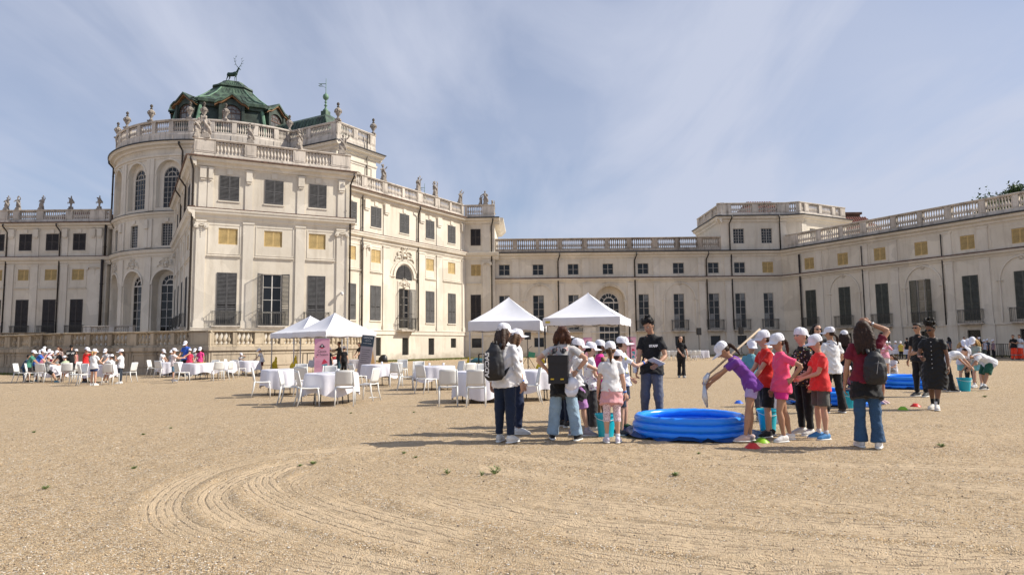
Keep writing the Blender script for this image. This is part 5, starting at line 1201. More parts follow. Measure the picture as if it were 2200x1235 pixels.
# ------------------------------------------------------------ roof statues and urns
def copy_tree(o,loc=None,rz=None,label=None,group=None,parent=None):
    c=o.copy(); COL.objects.link(c); c.parent=parent
    if loc is not None: c.location=loc
    if rz is not None: c.rotation_euler=(0,0,rz)
    if label: c['label']=label
    if group: c['group']=group
    for ch in o.children: copy_tree(ch,parent=c)
    return c
def statue_proto(seed):
    rs=random.Random(seed); root=empty('roof_statue',(0,0,0),0,'x','statue','statues along the roof balustrades')
    p=MB(); p.box(-.32,.32,-.3,.3,0,.14); p.box(-.26,.26,-.24,.24,.14,.36); part('pedestal',p,STATUE,root)
    b=MB()
    lean=rs.uniform(-.12,.12)
    b.tube([(0,0,.34),(lean*.3,0,.7),(lean,.02,1.1),(lean*1.2,0,1.45),(lean*1.1,0,1.55)],[(.24,.2),(.25,.2),(.17,.14),(.23,.14),(.08,.08)],12)
    b.ball((lean*1.1,-.02,1.72),(.11,.13,.15),10); b.tube([(lean,0,1.5),(lean*1.1,0,1.7)],.07,8)
    for s in (-1,1):
        up_=rs.random()<.45; sh=V(lean*1.2+s*.22,0,1.43)
        el=sh+V(s*.2,-.1*rs.random(),.12 if up_ else -.2); hd=el+V(-s*.05 if not up_ else s*.05,-.18,.25 if up_ else -.1)
        b.tube([sh,el,hd],[.075,.065,.05],8)
        b.tube([(s*.1,-.02,1.0),(s*.14,-.1,.65),(s*.13,-.02,.35)],[.13,.12,.1],8)
    for k in range(9):
        a=rs.uniform(0,2*PI); z=rs.uniform(.4,1.35); r=.26; b.ball((lean*z/1.5+r*math.cos(a),r*.7*math.sin(a),z),(rs.uniform(.05,.13),rs.uniform(.05,.1),rs.uniform(.08,.2)),8)
    b.tube([(-.2,-.12,1.35),(.1,-.22,1.0),(.3,-.1,.6),(.34,0,.4)],[.07,.1,.1,.08],8)
    if seed%2==0:
        b.tube([(.35,-.1,.4),(.37,-.12,1.2),(.3,-.1,2.0)],[.05,.045,.035],8); b.ball((.3,-.1,1.95),(.12,.06,.13),8)
    if seed%3==1: b.tube([(-.1,.05,1.7),(-.2,.1,1.9),(.0,.05,2.02),(.1,.02,1.86)],[.06,.1,.09,.05],8)
    o=link('figure',b.mesh('figure',STATUE),root); job(o,.035,1,.012,20); return root
def trophy_proto():
    root=empty('roof_statue',(0,0,0),0,'x','statue','statues along the roof balustrades')
    p=MB(); p.box(-.3,.3,-.28,.28,0,.12); p.box(-.22,.22,-.2,.2,.12,.4); part('pedestal',p,STATUE,root)
    b=MB(); b.tube([(0,0,.36),(0,0,.7),(0,0,1.3)],[.13,.12,.3],10); b.tube([(0,0,1.3),(0,0,1.75),(0,0,1.95)],[.12,.09,.07],8)
    rs=random.Random(5)
    for k in range(16):
        a=2*PI*k/8; z=.75+.08*k*.5; r=.2+.12*rs.random(); b.ball((r*math.cos(a),r*.8*math.sin(a),z+rs.uniform(0,.35)),rs.uniform(.08,.15),8)
    for s in (-1,1): b.tube([(s*.25,0,1.0),(s*.48,-.02,1.05),(s*.42,0,.8)],[.05,.06,.04],8)
    o=link('trophy',b.mesh('trophy',STATUE),root); job(o,.035,1,.012,24); return root
def urn_proto():
    root=empty('roof_urn',(0,0,0),0,'x','urn','stone urns along the top balustrade')
    p=MB(); p.box(-.3,.3,-.3,.3,0,.15); part('pedestal',p,STATUE,root)
    b=MB(); b.lathe([(.24,.15),(.2,.25),(.1,.4),(.12,.5),(.26,.72),(.33,1.0),(.32,1.15),(.36,1.2),(.3,1.28),(.2,1.36),(.11,1.42)],14); part('vase',b,STATUE,root,None,True)
    b=MB(); b.lathe([(.1,1.42),(.16,1.5),(.1,1.58),(.08,1.66),(.14,1.74),(.17,1.84),(.12,1.96),(.02,2.05)],12); part('finial',b,mat('lichen_dark_stone',(.10,.085,.07),.9,0,.5,12,.5,5),root,None,True)
    g=MB(); 
    for k in range(10):
        a=2*PI*k/10; g.ball((.35*math.cos(a),.35*math.sin(a),1.06-.08*(k%2)),(.09,.09,.11),6)
    part('garland',g,STATUE,root,None,True,kind='stuff'); return root
st=[statue_proto(i) for i in range(5)]+[trophy_proto()]; ur=urn_proto()
run_jobs()
used=[False]*7
def put(kind,loc,rz,label,s=1.0,group=None):
    src=ur if kind=='u' else st[kind]; i=6 if kind=='u' else kind
    if not used[i]: used[i]=True; o=src; o.location=loc; o.rotation_euler=(0,0,rz); o['label']=label
    else: o=copy_tree(src,loc,rz,label)
    s*=.9 if kind!='u' else 1; o.scale=(s,s,s); return o
def on(M_,t,z,y=.28): return M_@Vector((t,y,z))
aB=math.atan2(5.39,10.84); aW=math.atan2(15.6,9.62)
put(0,on(MB_,.05,L4),aB+.3,'left figure of the paired statues on the front pavilion corner',1.0)
put(3,on(MB_,.72,L4),aB-.2,'larger right figure of the paired statues on the front pavilion corner',1.12)
put(1,on(MB_,4.02,L4),aB,'hunched statue on the second pedestal of the front pavilion balustrade',.95)
put(4,on(MB_,7.9,L4),aB+1,'draped statue on the third pedestal of the front pavilion balustrade',.97)
put(2,on(MB_,11.45,L4),aB,'bulky statue at the right corner of the front pavilion balustrade',1.08)
put(3,on(MBs,17.0,L4),aB+2,'statue half hidden on the shaded left side of the front pavilion',.9)
for t_,k,l in ((3.9,5,'dark trophy statue on the gallery wing beside the front pavilion'),(8.9,1,'statue on the gallery wing left of the open doorway arch'),(14.3,0,'statue near the middle of the gallery wing balustrade'),(17.3,4,'cross shaped statue on the gallery wing right of the middle'),(22.0,2,'windswept statue at the right end of the long gallery balustrade')):
    put(k,on(MW,t_,L4),aW,l,.97)
put(3,on(MA,2.5,L4),0,'statue with raised arm on the angled end bay',1.02); put(0,on(MA,1.9,L4),1,'low statue beside the raised arm statue on the end bay',.7)
put(4,on(MA,3.3,L4-.9,1.6),1.2,'dark statue leaning out behind the end bay corner',.95)
for t_,k,l in ((14.39,0,'leftmost statue on the left wing roof at the photo edge'),(15.8,1,'second statue from the left on the left wing roof'),(18.55,2,'third statue from the left on the left wing roof'),(22.1,5,'fourth statue on the left wing with a tall spike'),(25.5,5,'spiked statue on the left wing nearest the round hall')):
    put(k,on(ML,t_,L4),0,l,.95)
for d_,l in ((-58,'leftmost urn low on the curved balustrade of the round hall'),(-38,'second urn from the left on the curved balustrade'),(-19,'third urn from the left on the curved balustrade'),(1.2,'urn in front of the dome, left one of the close pair'),(7.5,'urn in front of the dome, right one of the close pair'),(17,'urn standing left of the front dormer window'),):
    p=at_th(d_)@Vector((0,.0,26.9)); put('u',p,0,l)
put('u',on(MA1,.1,26.9),0,'urn where the curved balustrade meets the projecting arm'); put('u',on(MA1,LA1-.1,26.9),0,'urn at the near corner of the projecting arm',1.05); put('u',on(MA2,LA2-.2,26.9),0,'rightmost urn at the far end of the projecting arm',1.0)
# bronze stag
sg=empty('stag_statue',(CX-1.05,CY,36.6),math.radians(-8),'dark green bronze stag with tall antlers standing on top of the copper dome','statue')
b=MB()
b.tube([(-.98,0,1.40),(-.82,0,1.45),(-.4,0,1.40),(.1,0,1.38),(.5,0,1.46),(.75,0,1.65)],[(.16,.2),(.31,.38),(.30,.36),(.31,.38),(.33,.42),(.24,.28)],12,side=(0,1,0))
b.tube([(.55,0,1.5),(.85,0,1.85),(1.02,0,2.25),(1.1,0,2.45)],[(.22,.25),(.16,.2),(.11,.14),(.10,.12)],10,side=(0,1,0))
b.tube([(1.0,0,2.5),(1.15,0,2.46),(1.35,0,2.22),(1.45,0,2.05)],[.10,.12,.085,.06],8); 
for s in (-1,1):
    b.tube([(1.03,s*.06,2.52),(.95,s*.2,2.6),(.9,s*.28,2.6)],[.03,.05,.01],6)
    b.tube([(.55,s*.14,1.3),(.6,s*.14,.85),(.55+.06*s,s*.14,.78),(.6+.06*s,s*.14,.1),(.68+.06*s,s*.14,.02)],[.11,.065,.06,.04,.05],8)
    b.tube([(-.78,s*.15,1.35),(-.72+.12*s,s*.15,.98),(-.92+.12*s,s*.15,.62),(-.86+.2*s,s*.15,.1),(-.78+.2*s,s*.15,.02)],[.19,.12,.06,.04,.05],8)
b.tube([(-1.02,0,1.5),(-1.12,0,1.3)],[.06,.04],6)
b.v=[(x,y,z+.32*min(1,max(0,z/.9))) for x,y,z in b.v]; o=link('body',b.mesh('body',BRONZE),sg); job(o,.03,1)
for s in (-1,1):
    a=MB(); P=[V(1.0,s*.05,2.55),V(.8,s*.3,2.95),V(.7,s*.55,3.4),V(.72,s*.6,3.85),V(.85,s*.5,4.25)]
    if s>0: P=[V(1.05,s*.05,2.55),V(1.2,s*.3,2.95),V(1.3,s*.5,3.4),V(1.42,s*.5,3.85),V(1.35,s*.4,4.25)]
    a.tube(P,[.05,.045,.04,.03,.012],6)
    for i,(dx,dz) in enumerate(((.35,-.02),(.35,.2),(.3,.3),(.22,.35))):
        q=P[min(i+1,4)]; a.tube([q,q+V(dx*.6*(1 if s>0 or i%2 else -1),s*.05,dz*.4),q+V(dx*(1 if s>0 or i%2 else -1),s*.1,dz)],[.032,.026,.008],5)
        a.tube([q,q+V(-dx*.4,s*.12,.2)],[.026,.008],5)
    part('antler',a,BRONZE,sg,T(0,0,.32),True)
sg.scale=(.76,.76,.76)
# ------------------------------------------------------------ trees behind the wings
def crown(mb,c,R,n,size,seed,dens=.5):
    rs=np.random.RandomState(seed); cl=[]
    for _ in range(90):
        d=rs.randn(3); d/=np.linalg.norm(d); cl.append((np.array(c)+d*np.array(R)*rs.uniform(.45,.95),rs.uniform(.22,.42)*min(R)))
    for i in range(n):
        q,r=cl[rs.randint(len(cl))]; p=q+rs.randn(3)*r*dens
        u=rs.randn(3); u/=np.linalg.norm(u); v=np.cross(u,rs.randn(3)); v/=np.linalg.norm(v); s=size*rs.uniform(.6,1.4)
        mb.quad(tuple(p-u*s),tuple(p-v*s*.6),tuple(p+u*s),tuple(p+v*s*.6),rs.randint(3))
LEAF=[mat('leaf_dark',(.022,.05,.012),.6,0,0,1,.3,2),mat('leaf_mid',(.045,.095,.02),.55,0,0,1,.3,2),mat('leaf_light',(.085,.15,.03),.5,0,0,1,.3,2)]
BARK=mat('bark',(.10,.075,.055),.9,0,.6,12,.4,4)
def tree(x,y,zc,R,n,label,seed):
    t=empty('broadleaf_tree',(x,y,0),0,label,'tree'); a=MB(); a.tube([(0,0,0),(.1,0,zc*.5),(0,.1,zc-.3)],[.35,.26,.15],9)
    for k in range(7):
        an=k*.9; a.tube([(0,0,zc*.55+k*.3),(R[0]*.35*math.cos(an),R[1]*.35*math.sin(an),zc-.2+.2*k),(R[0]*.7*math.cos(an),R[1]*.7*math.sin(an),zc+.5)],[.12,.08,.03],6)
    part('trunk',a,BARK,t,None,True); c=MB(); crown(c,(0,0,zc),R,n,.13,seed,.40); part('crown',c,LEAF,t)
tree(54.8,70,14.9,(3.9,3.5,3.0),42000,'leafy green tree crown showing above the balustrade at the top right',3)
# ------------------------------------------------------------ tents, tables and chairs
TENT=mat('white_tent_fabric',(.70,.70,.745),.7,0,.45,2.2,.04,3,.3); POLE=mat('aluminium_pole',(.45,.45,.47),.35,.7); POLEB=mat('black_pole',(.015,.015,.018),.4,.3)
def tent(cx,cy,rot_,size,zb,zv,za,label,pole=POLE):
    t=empty('gazebo_tent',(cx,cy,0),rot_,label,'tent','white gazebo tents'); h=size/2; c=MB(); N_=10
    for s in range(4):
        R=Matrix.Rotation(s*PI/2,4,'Z'); rows=[]
        for i in range(N_+1):
            u=i/N_; hw=h*(1-u); z=zv+(za-zv)*(u**1.22); row=[]
            for j in range(7):
                f=j/6*2-1; sag=-.07*(1-f*f)*math.sin(PI*u)*1.2; wr_=.012*math.sin(f*9+u*14+s)*(1-u)
                row.append(tuple(R@Vector((hw*f,-hw,z+sag+wr_))))
            rows.append(row)
        vs=[p for r in rows for p in r]; c.add(vs,[(i*7+j,i*7+j+1,(i+1)*7+j+1,(i+1)*7+j) for i in range(N_) for j in range(6)])
    c.ball((0,0,za-.02),.035,6); o=part('canopy',c,TENT,t,None,True)
    for s in range(4):
        v=MB(); R=Matrix.Rotation(s*PI/2,4,'Z'); vs=[]; m=20
        for i in range(m+1):
            f=i/m*2-1; b_=.012*math.sin(i*1.9+s)+.01*math.sin(i*.8)
            vs.append(tuple(R@Vector((h*f,-h,zv)))); vs.append(tuple(R@Vector((h*f,-h-.015+b_,(zv+zb)/2)))); vs.append(tuple(R@Vector((h*f,-h+.01+b_*1.5,zb+.015*math.sin(i*.9)))))
        v.add(vs,[(3*i+k,3*i+3+k,3*i+4+k,3*i+1+k) for i in range(m) for k in (0,1)]); part('valance',v,TENT,t,None,True)
        l=MB(); x,y=(R@Vector((-h+.06,-h+.06,0))).xy; l.box(x-.022,x+.022,y-.022,y+.022,.02,zv); l.box(x-.03,x+.03,y-.03,y+.03,zb-.35,zb-.1); l.box(x-.07,x+.07,y-.07,y+.07,0,.02); part('leg',l,pole,t)
    tr=MB()
    for s in range(4):
        R=Matrix.Rotation(s*PI/2,4,'Z')
        for i in range(4):
            x0=-h+.06+(size-.12)*i/4; x1=x0+(size-.12)/4
            for (za_,zb_) in ((zb+.02,zb+.28),(zb+.28,zb+.02)): tr.bar(tuple(R@Vector((x0,-h+.07,za_))),tuple(R@Vector((x1,-h+.07,zb_))),.018)
        tr.bar(tuple(R@Vector((-h+.06,-h+.06,zv-.05))),(0,0,za-.2),.02)
    part('truss',tr,pole,t); return t
tent(-9.0,33.3,math.radians(49),2.95,1.9,2.16,3.12,'near white gazebo over the stall behind the pink banner')
tent(-10.95,35.6,math.radians(49),2.95,1.9,2.16,3.1,'white gazebo partly hidden behind the left stall tent')
tent(3.08,26.6,math.radians(-18),3.0,2.12,2.42,3.46,'white gazebo with black legs beside the man in black',POLEB)
tent(-.15,29.1,math.radians(-8),3.05,2.0,2.4,3.5,'white gazebo with pale legs behind the two women in navy trousers')
PLA=mat('white_plastic',(.68,.68,.665),.4,0,.03,30,.03,3,.5)
def chair_proto():
    t=empty('plastic_chair',(0,0,0),0,'x','chair','white plastic chairs around the round tables')
    s=MB(); n=6; vs=[]
    for i in range(n+1):
        y=-.21+.42*i/n; z=.445-.014*math.sin(PI*i/n)-(.02 if i==n else 0)
        for j in range(5):
            x=(-.215+.43*j/4)*(1-.04*(1-i/n)); vs.append((x,y,z-.012*math.sin(PI*j/4)))
    base=len(vs); vs+=[(x,y,z-.028) for x,y,z in vs]
    fs=[(i*5+j,i*5+j+1,(i+1)*5+j+1,(i+1)*5+j) for i in range(n) for j in range(4)]+[(base+i*5+j,base+(i+1)*5+j,base+(i+1)*5+j+1,base+i*5+j+1) for i in range(n) for j in range(4)]
    per=[j for j in range(5)]+[i*5+4 for i in range(1,n+1)]+[n*5+j for j in (3,2,1,0)]+[i*5 for i in range(n-1,0,-1)]
    fs+=[(per[k],base+per[k],base+per[(k+1)%len(per)],per[(k+1)%len(per)]) for k in range(len(per))]
    s.add(vs,fs); part('seat',s,PLA,t,None,True)
    b=MB(); vs=[]; m=6
    for i in range(m+1):
        z=.47+.37*i/m; y=-.215-.075*(i/m)-.03*math.sin(PI*i/m)*0
        for j in range(7):
            f=j/6*2-1; vs.append((f*(.205-.01*i/m),y-.035*(1-f*f)+.02,z-(.012*f*f if i==m else 0)))
    base=len(vs); vs+=[(x,y-.014,z) for x,y,z in vs]
    fs=[(i*7+j,i*7+j+1,(i+1)*7+j+1,(i+1)*7+j) for i in range(m) for j in range(6)]; fs+=[tuple(q+base for q in f[::-1]) for f in fs]
    per=[j for j in range(7)]+[i*7+6 for i in range(1,m+1)]+[m*7+j for j in (5,4,3,2,1,0)]+[i*7 for i in range(m-1,0,-1)]
    fs+=[(per[k],base+per[k],base+per[(k+1)%len(per)],per[(k+1)%len(per)]) for k in range(len(per))]
    b.add(vs,fs)
    for s_ in (-1,1): b.tube([(s_*.207,-.20,.43),(s_*.207,-.225,.6),(s_*.198,-.275,.835)],[.017,.016,.013],8)
    part('backrest',b,PLA,t,None,True)
    for s_ in (-1,1):
        l=MB(); l.tube([(s_*.195,.175,.435),(s_*.20,.20,.25),(s_*.205,.215,0)],[.022,.019,.014],8); part('leg',l,PLA,t,None,True)
        l=MB(); l.tube([(s_*.205,-.20,.45),(s_*.207,-.225,.25),(s_*.212,-.29,0)],[.022,.019,.014],8); part('leg',l,PLA,t,None,True)
    return t
chair0=chair_proto(); cuse=False
def chair(px,py,face,label,z=0):
    global cuse
    x,y=ground_at(px,py); a=math.radians(face-90)
    if not cuse: cuse=True; chair0.location=(x,y,z); chair0.rotation_euler=(0,0,a); chair0['label']=label; return chair0
    return copy_tree(chair0,(x,y,z),a,label)
CLOTH=mat('white_tablecloth',(.68,.67,.735),.55,0,.5,3.5,.05,4,.4)
def round_table(px,py,dia,label,drop=.52,seed=0,h=.74,plastic=True):
    x,y=ground_at(px,py); r=dia/2; t=empty('round_table',(x,y,0),seed*.7,'folding round table '+label,'table','round folding tables')
    m=MB(); m.lathe([(r-.02,h-.035),(r,h-.03),(r,h-.008),(r-.01,h-.004)],32); part('tabletop',m,PLA,t)
    for s in (-1,1):
        for q in (-1,1):
            l=MB(); l.tube([(s*r*.5,q*.25,h-.04),(s*r*.56,q*.27,.0)],.014,6); part('leg',l,POLEB,t)
    c=MB(); rs=np.random.RandomState(seed+3); ph=rs.uniform(0,6,4); nA=72; rows=[(r*.5,h+.003,0),(r*.97,h+.003,0),(r+.008,h-.006,.0),(r+.018,h-.05,.25),(r+.03,h-drop*.35,.6),(r+.045,h-drop*.7,.9),(r+.055,h-drop,1.0)]
    vs=[(0,0,h+.003)];fs=[]
    for R_,z,a_ in rows:
        for j in range(nA):
            an=2*PI*j/nA; f=.5*math.sin(9*an+ph[0])+.35*math.sin(14*an+ph[1])+.25*math.sin(5*an+ph[2]); rr=R_*(1+.078*f*a_); zz=z+(.055*math.sin(4*an+ph[3])*a_ if a_==1 else 0)
            vs.append((rr*math.cos(an),rr*math.sin(an),zz))
    for j in range(nA): fs.append((0,1+j,1+(j+1)%nA))
    for i in range(len(rows)-1):
        for j in range(nA): a0=1+i*nA; fs.append((a0+j,a0+nA+j,a0+nA+(j+1)%nA,a0+(j+1)%nA))
    c.add(vs,fs); o=link('tablecloth',c.mesh('tablecloth',CLOTH,True)); o.location=(x,y,.0); tag(o,'white cloth over the round table '+label,'tablecloth','white round tablecloths')
    return t,(x,y)
TB=[(712,866,1.25,'nearest the pink banner, left of the group',.5),(607,847,1.2,'behind the leftmost near chair',.5),(813,827,1.2,'with clear cover, right of the leaning boards',.45),(935,836,1.25,'set behind the gap between near chairs',.45),(1032,862,1.3,'just left of the woman with the backpack',.62),
    (110,819,1.15,'where the crowd of children leans in at far left',.5),(215,821,1.15,'by the boy in the red shirt',.5),(365,810,1.1,'by the blond-wood wall behind the jeans boy',.5),(425,815,1.25,'with a yellow tray, by the man in blue',.45),(533,806,1.15,'by the child resting chin on hand',.5),(478,812,1.1,'between the yellow tray table and the chin-on-hand child',.45),(1150,858,1.2,'hidden behind the hands-on-hips woman',.5)]
TB[7]=(365,810,1.1,'by the terrace wall behind the boy in jeans',.5)
for i,(a,b_,c_,l,d_) in enumerate(TB): round_table(a,b_,c_,l,d_,i)
CH=[(563,853,20,'leftmost of the near chairs, seen side on at the second table'),(625,868,8,'thin side-on chair left of the chair facing right'),(662,872,28,'front left chair of the nearest table with its seat toward the right'),(656,850,75,'chair between the two nearest left tables, back to the camera'),(742,871,98,'front chair of the nearest table with its back square to camera'),(788,860,165,'chair at the right of the nearest table facing left'),(702,848,268,'chair behind the nearest table, facing the camera below the pink banner'),(640,836,265,'chair behind the second table facing the camera'),
    (770,835,35,'chair left of the clear covered table'),(850,830,105,'chair right of the clear covered table, back to camera'),(873,838,12,'side-on chair just right of the clear covered table'),(862,815,268,'far chair facing the camera behind the clear covered table'),(917,845,45,'chair with its seat turned right before the gap table'),(900,826,280,'bright chair behind the gap table, facing the camera'),(978,826,215,'chair facing left behind the gap table'),(1000,836,130,'smaller grey-looking chair between two tables'),
    (963,870,96,'large empty chair, back to camera, left one of the two near the backpack'),(1024,872,90,'large empty chair, back to camera, right beside the woman with backpack'),(1036,842,268,'chair facing the camera behind the backpack woman table'),(1137,866,185,'chair seen between the two groups of women'),(1152,842,170,'farther chair seen behind the hands-on-hips woman'),
    (495,806,5,'side-on chair left of the chin-on-hand table'),(514,810,65,'chair with back to camera at the chin-on-hand table'),(570,799,120,'right hand chair of the chin-on-hand table'),(585,797,178,'side-on chair just left of the yellow bag'),
    (391,822,50,'chair beside the boy in jeans shorts'),(455,811,260,'chair facing the camera right of the yellow tray table'),(467,818,125,'chair with back to camera right of the yellow tray table'),(484,816,178,'side-on chair at the right end of the yellow tray table'),(387,806,265,'chair hidden behind the yellow tray table at its left'),(434,805,265,'chair behind the girl at the yellow tray table'),
    (330,808,3,'side-on chair left of the terrace wall table'),(347,811,70,'chair with back to camera at the terrace wall table'),
    (238,826,92,'chair with its back to camera in front of the seated braided girl'),(275,821,178,'lone side-on chair right of the girl in dark leggings'),(184,828,45,'grey-looking chair in front of the boy in red'),(167,826,255,'bright chair facing left of the boy in red'),
    (46,822,12,'leftmost chair of all, side-on at the crowded table'),(93,822,90,'chair with back to camera at the crowded table'),(69,822,30,'chair half hidden by the boy in green'),(145,821,112,'chair holding the boy in pale green'),(158,815,175,'chair behind the staff woman at far left')]
for c_ in CH: chair(*c_)
# far row of white chairs and a long table by the rear wing
rw=0
for i in range(9):
    chair(1423+i*9.5,774+(i%2)*.8,(92 if i%3 else 80),'white chair in the distant row before the rear wing, '+['farthest left','second','third','fourth','left of the walking woman','behind the walking woman','right of the walking woman','next to last','nearest the draped long table'][i])
def long_table(x,y,L,W_,rz,label,drop=.5,h=.74):
    t=empty('folding_table',(x,y,0),rz,'folding table '+label,'table'); m=MB(); m.box(-L/2,L/2,-W_/2,W_/2,h-.04,h-.005); part('tabletop',m,PLA,t)
    for s in (-1,1):
        for q in (-1,1):
            l=MB(); l.tube([(s*L*.4,q*W_*.4,h-.04),(s*L*.4,q*W_*.42,0)],.015,6); part('leg',l,POLEB,t)
    c=MB(); P=[];n=14
    loop=[(-L/2,-W_/2),(L/2,-W_/2),(L/2,W_/2),(-L/2,W_/2)]
    for k in range(4):
        a,b_=loop[k],loop[(k+1)%4]
        for i in range(n): P.append((a[0]+(b_[0]-a[0])*i/n,a[1]+(b_[1]-a[1])*i/n))
    m_=len(P); vs=[(x_,y_,h) for x_,y_ in P]
    for lv,(o_,z_) in enumerate(((.01,h-.02),(.02,h-drop*.5),(.035,h-drop))):
        for i,(x_,y_) in enumerate(P):
            r=math.hypot(x_,y_) or 1; w_=(.03*math.sin(i*1.7)+.02*math.sin(i*.9+1))*(lv/2); vs.append((x_+x_/r*(o_+w_),y_+y_/r*(o_+w_),z_+(.03*math.sin(i*.6) if lv==2 else 0)))
    fs=[tuple(range(m_))]+[(lv*m_+i,(lv+1)*m_+i,(lv+1)*m_+(i+1)%m_,lv*m_+(i+1)%m_) for lv in range(3) for i in range(m_)]
    c.add(vs,fs); o=link('tablecloth',c.mesh('tablecloth',CLOTH,True)); o.location=(x,y,.004); o.rotation_euler=(0,0,rz); tag(o,'white cloth over the folding table '+label,'tablecloth')
x,y=ground_at(1504,770); long_table(x,y,1.5,.8,0,'right of the distant chair row',.68)
long_table(-9.6,34.6,1.9,.75,math.radians(40),'under the rear left gazebo',.35); long_table(-8.3,34.3,1.3,.7,math.radians(0),'in front of the dark-haired stall woman',.45)
x,y=ground_at(1937,771); long_table(x,y,1.7,.8,0,'at far right behind the pool children',.35)
# things on the tables
def lump(name,cat,label,loc,col,fn,group=None,rough=.4):
    m=MB(); fn(m); o=link(name,m.mesh(name,mat('thing_%02x%02x%02x'%tuple(int(c*255) for c in col),col,rough),True)); o.location=loc; tag(o,label,cat,group); return o
bottle=lambda m: m.lathe([(.032,0),(.035,.02),(.034,.13),(.03,.16),(.013,.195),(.013,.215),(.016,.216),(.016,.235)],12)
cup=lambda m: m.lathe([(.028,0),(.036,.09),(.034,.09),(.026,.005)],12)
for i,(px,py,dx,dy,l) in enumerate(((712,866,.1,.2,'small cup on the nearest table'),(935,836,-.2,.1,'cup left of centre on the gap table'),(935,836,.25,.15,'cup right of centre on the gap table'),(813,827,.1,.1,'cup on the clear covered table'),(1032,862,.25,.2,'cup on the table beside the backpack woman'),(215,821,.1,.0,'cup on the table by the boy in red'))):
    x,y=ground_at(px,py); lump('paper_cup','cup','white '+l,(x+dx,y+dy,.745),(.75,.75,.78),cup,'cups on the tables')
for i,(c_,dx,dy,l) in enumerate((((.5,.03,.04),.25,.1,'red'),((.05,.3,.08),-.1,.0,'green'),((.02,.02,.025),-.45,.1,'black'),((.7,.7,.72),-.7,.0,'white'))):
    lump('storage_tub','tub',l+' tub on the table under the rear left gazebo',(-9.6+dx*.8,34.6+dx*.6+dy,.75),c_,lambda m: (m.box(-.14,.14,-.1,.1,0,.13),m.box(-.15,.15,-.11,.11,.13,.15)))
x,y=ground_at(425,815); lump('tray','tray','yellow round tray on the table by the man in blue',(x+.05,y-.05,.745),(.75,.45,.03),lambda m: m.lathe([(.24,0),(.30,.012),(.30,.02),(.25,.008)],24))
for i,(tb,dx,dy,rz) in enumerate(((0,-.25,.1,.4),(0,.2,-.2,1.2),(1,.0,.1,.2),(3,.0,-.2,.7),(4,-.2,.1,.3),(6,.1,.2,.5),(8,-.3,.1,.9),(9,.1,.0,.1),(5,.1,-.1,.6))):
    x,y=ground_at(TB[tb][0],TB[tb][1]); m=MB(); m.add([(-.15,-.1,.0),(.15,-.1,.004),(.15,.1,.012),(-.15,.1,.002)],[(0,1,2,3)]); o=link('game_sheet',m.mesh('game_sheet',mat('printed_sheet',(.55,.6,.68),.6,0,0,1,.3,9))); o.location=(x+dx,y+dy,.750); o.rotation_euler=(0,0,rz); tag(o,('paper sheet on the round table '+TB[tb][3]) if i!=1 else 'paper sheet at the right edge of the nearest table, left of the group','paper','paper sheets on the tables')
# yellow weight bags draped on tent legs
YB=mat('yellow_fabric',(.72,.52,.02),.6,0,.3,12,.15,5)
for (x,y,l,s) in ((-12.75,35.6,'leftmost yellow weight bag on the rear gazebo leg',1),(-10.9,33.2,'yellow weight bag on the leg shared by the left gazebos',1.1),(-1.85,28.0,'yellow weight bag on the left leg of the backpack women gazebo',1),(1.25,27.4,'yellow weight bag behind the hands-on-hips woman',1.1)):
    m=MB(); m.tube([(0,0,.92*s),(-.03,0,.7*s),(-.1,0,.4*s),(-.12,0,.0)],[(.02,.02),(.09,.05),(.2,.09),(.24,.13)],12,side=(1,0,0)); o=link('weight_bag',m.mesh('weight_bag',YB,True)); o.location=(x,y,0); tag(o,l,'weight bag','yellow weight bags on tent legs'); job(o,.03,1,.02,14)
# black bar table frames, speakers, banners, boards
def bar_frame(x,y,rz,label,w=.6,h=1.08):
    t=empty('bar_table_frame',(x,y,0),rz,label,'table frame'); m=MB()
    for z in (h,.12):
        for a,b_ in (((-w/2,-w/2),(w/2,-w/2)),((w/2,-w/2),(w/2,w/2)),((w/2,w/2),(-w/2,w/2)),((-w/2,w/2),(-w/2,-w/2))): m.bar((a[0],a[1],z),(b_[0],b_[1],z),.035)
    part('rails',m,POLEB,t,kind='stuff')
    for s in (-1,1):
        for q in (-1,1): l=MB(); l.box(s*w/2-.0175,s*w/2+.0175,q*w/2-.0175,q*w/2+.0175,0,h-.018); part('leg',l,POLEB,t)
x,y=ground_at(1043,806); bar_frame(x,y,.1,'black square metal table frame left of the backpack woman',.62,1.0)
bar_frame(-9.9,32.6,.6,'black metal table frame left of the pink banner',.7,1.1)
BLK=mat('black_speaker',(.014,.014,.016),.6,0,.2,60)
def speaker(px,py,label,h=2.15,s=1.0):
    x,y=ground_at(px,py); t=empty('loudspeaker',(x,y,0),.1,label,'speaker','loudspeakers on tripod stands'); m=MB(); m.add([(-.2*s,-.16,h),(.2*s,-.16,h),(.14*s,.18,h),(-.14*s,.18,h),(-.2*s,-.16,h+.62*s),(.2*s,-.16,h+.62*s),(.14*s,.18,h+.62*s),(-.14*s,.18,h+.62*s)],[(0,3,2,1),(4,5,6,7),(0,1,5,4),(1,2,6,5),(2,3,7,6),(3,0,4,7)]); m.box(-.17*s,.17*s,-.175,-.161,h+.04,h+.58*s); part('cabinet',m,BLK,t)
    m=MB(); m.tube([(0,0,.25),(0,0,h)],.022,8); part('pole',m,POLEB,t)
    for k in range(3): a=k*2.1+.4; m=MB(); m.tube([(0,0,.75),(.5*math.cos(a),.5*math.sin(a),.01)],.014,6); part('leg',m,POLEB,t)
speaker(1503,772,'black loudspeaker on a stand right of the walking staff woman'); speaker(1594,772,'black loudspeaker on a stand behind the red shirted boy'); speaker(1134,790,'black loudspeaker behind the fair-haired woman',1.75)
PINK=mat('pink_print',(.80,.42,.55),.55,0,0,1,.03,5); 
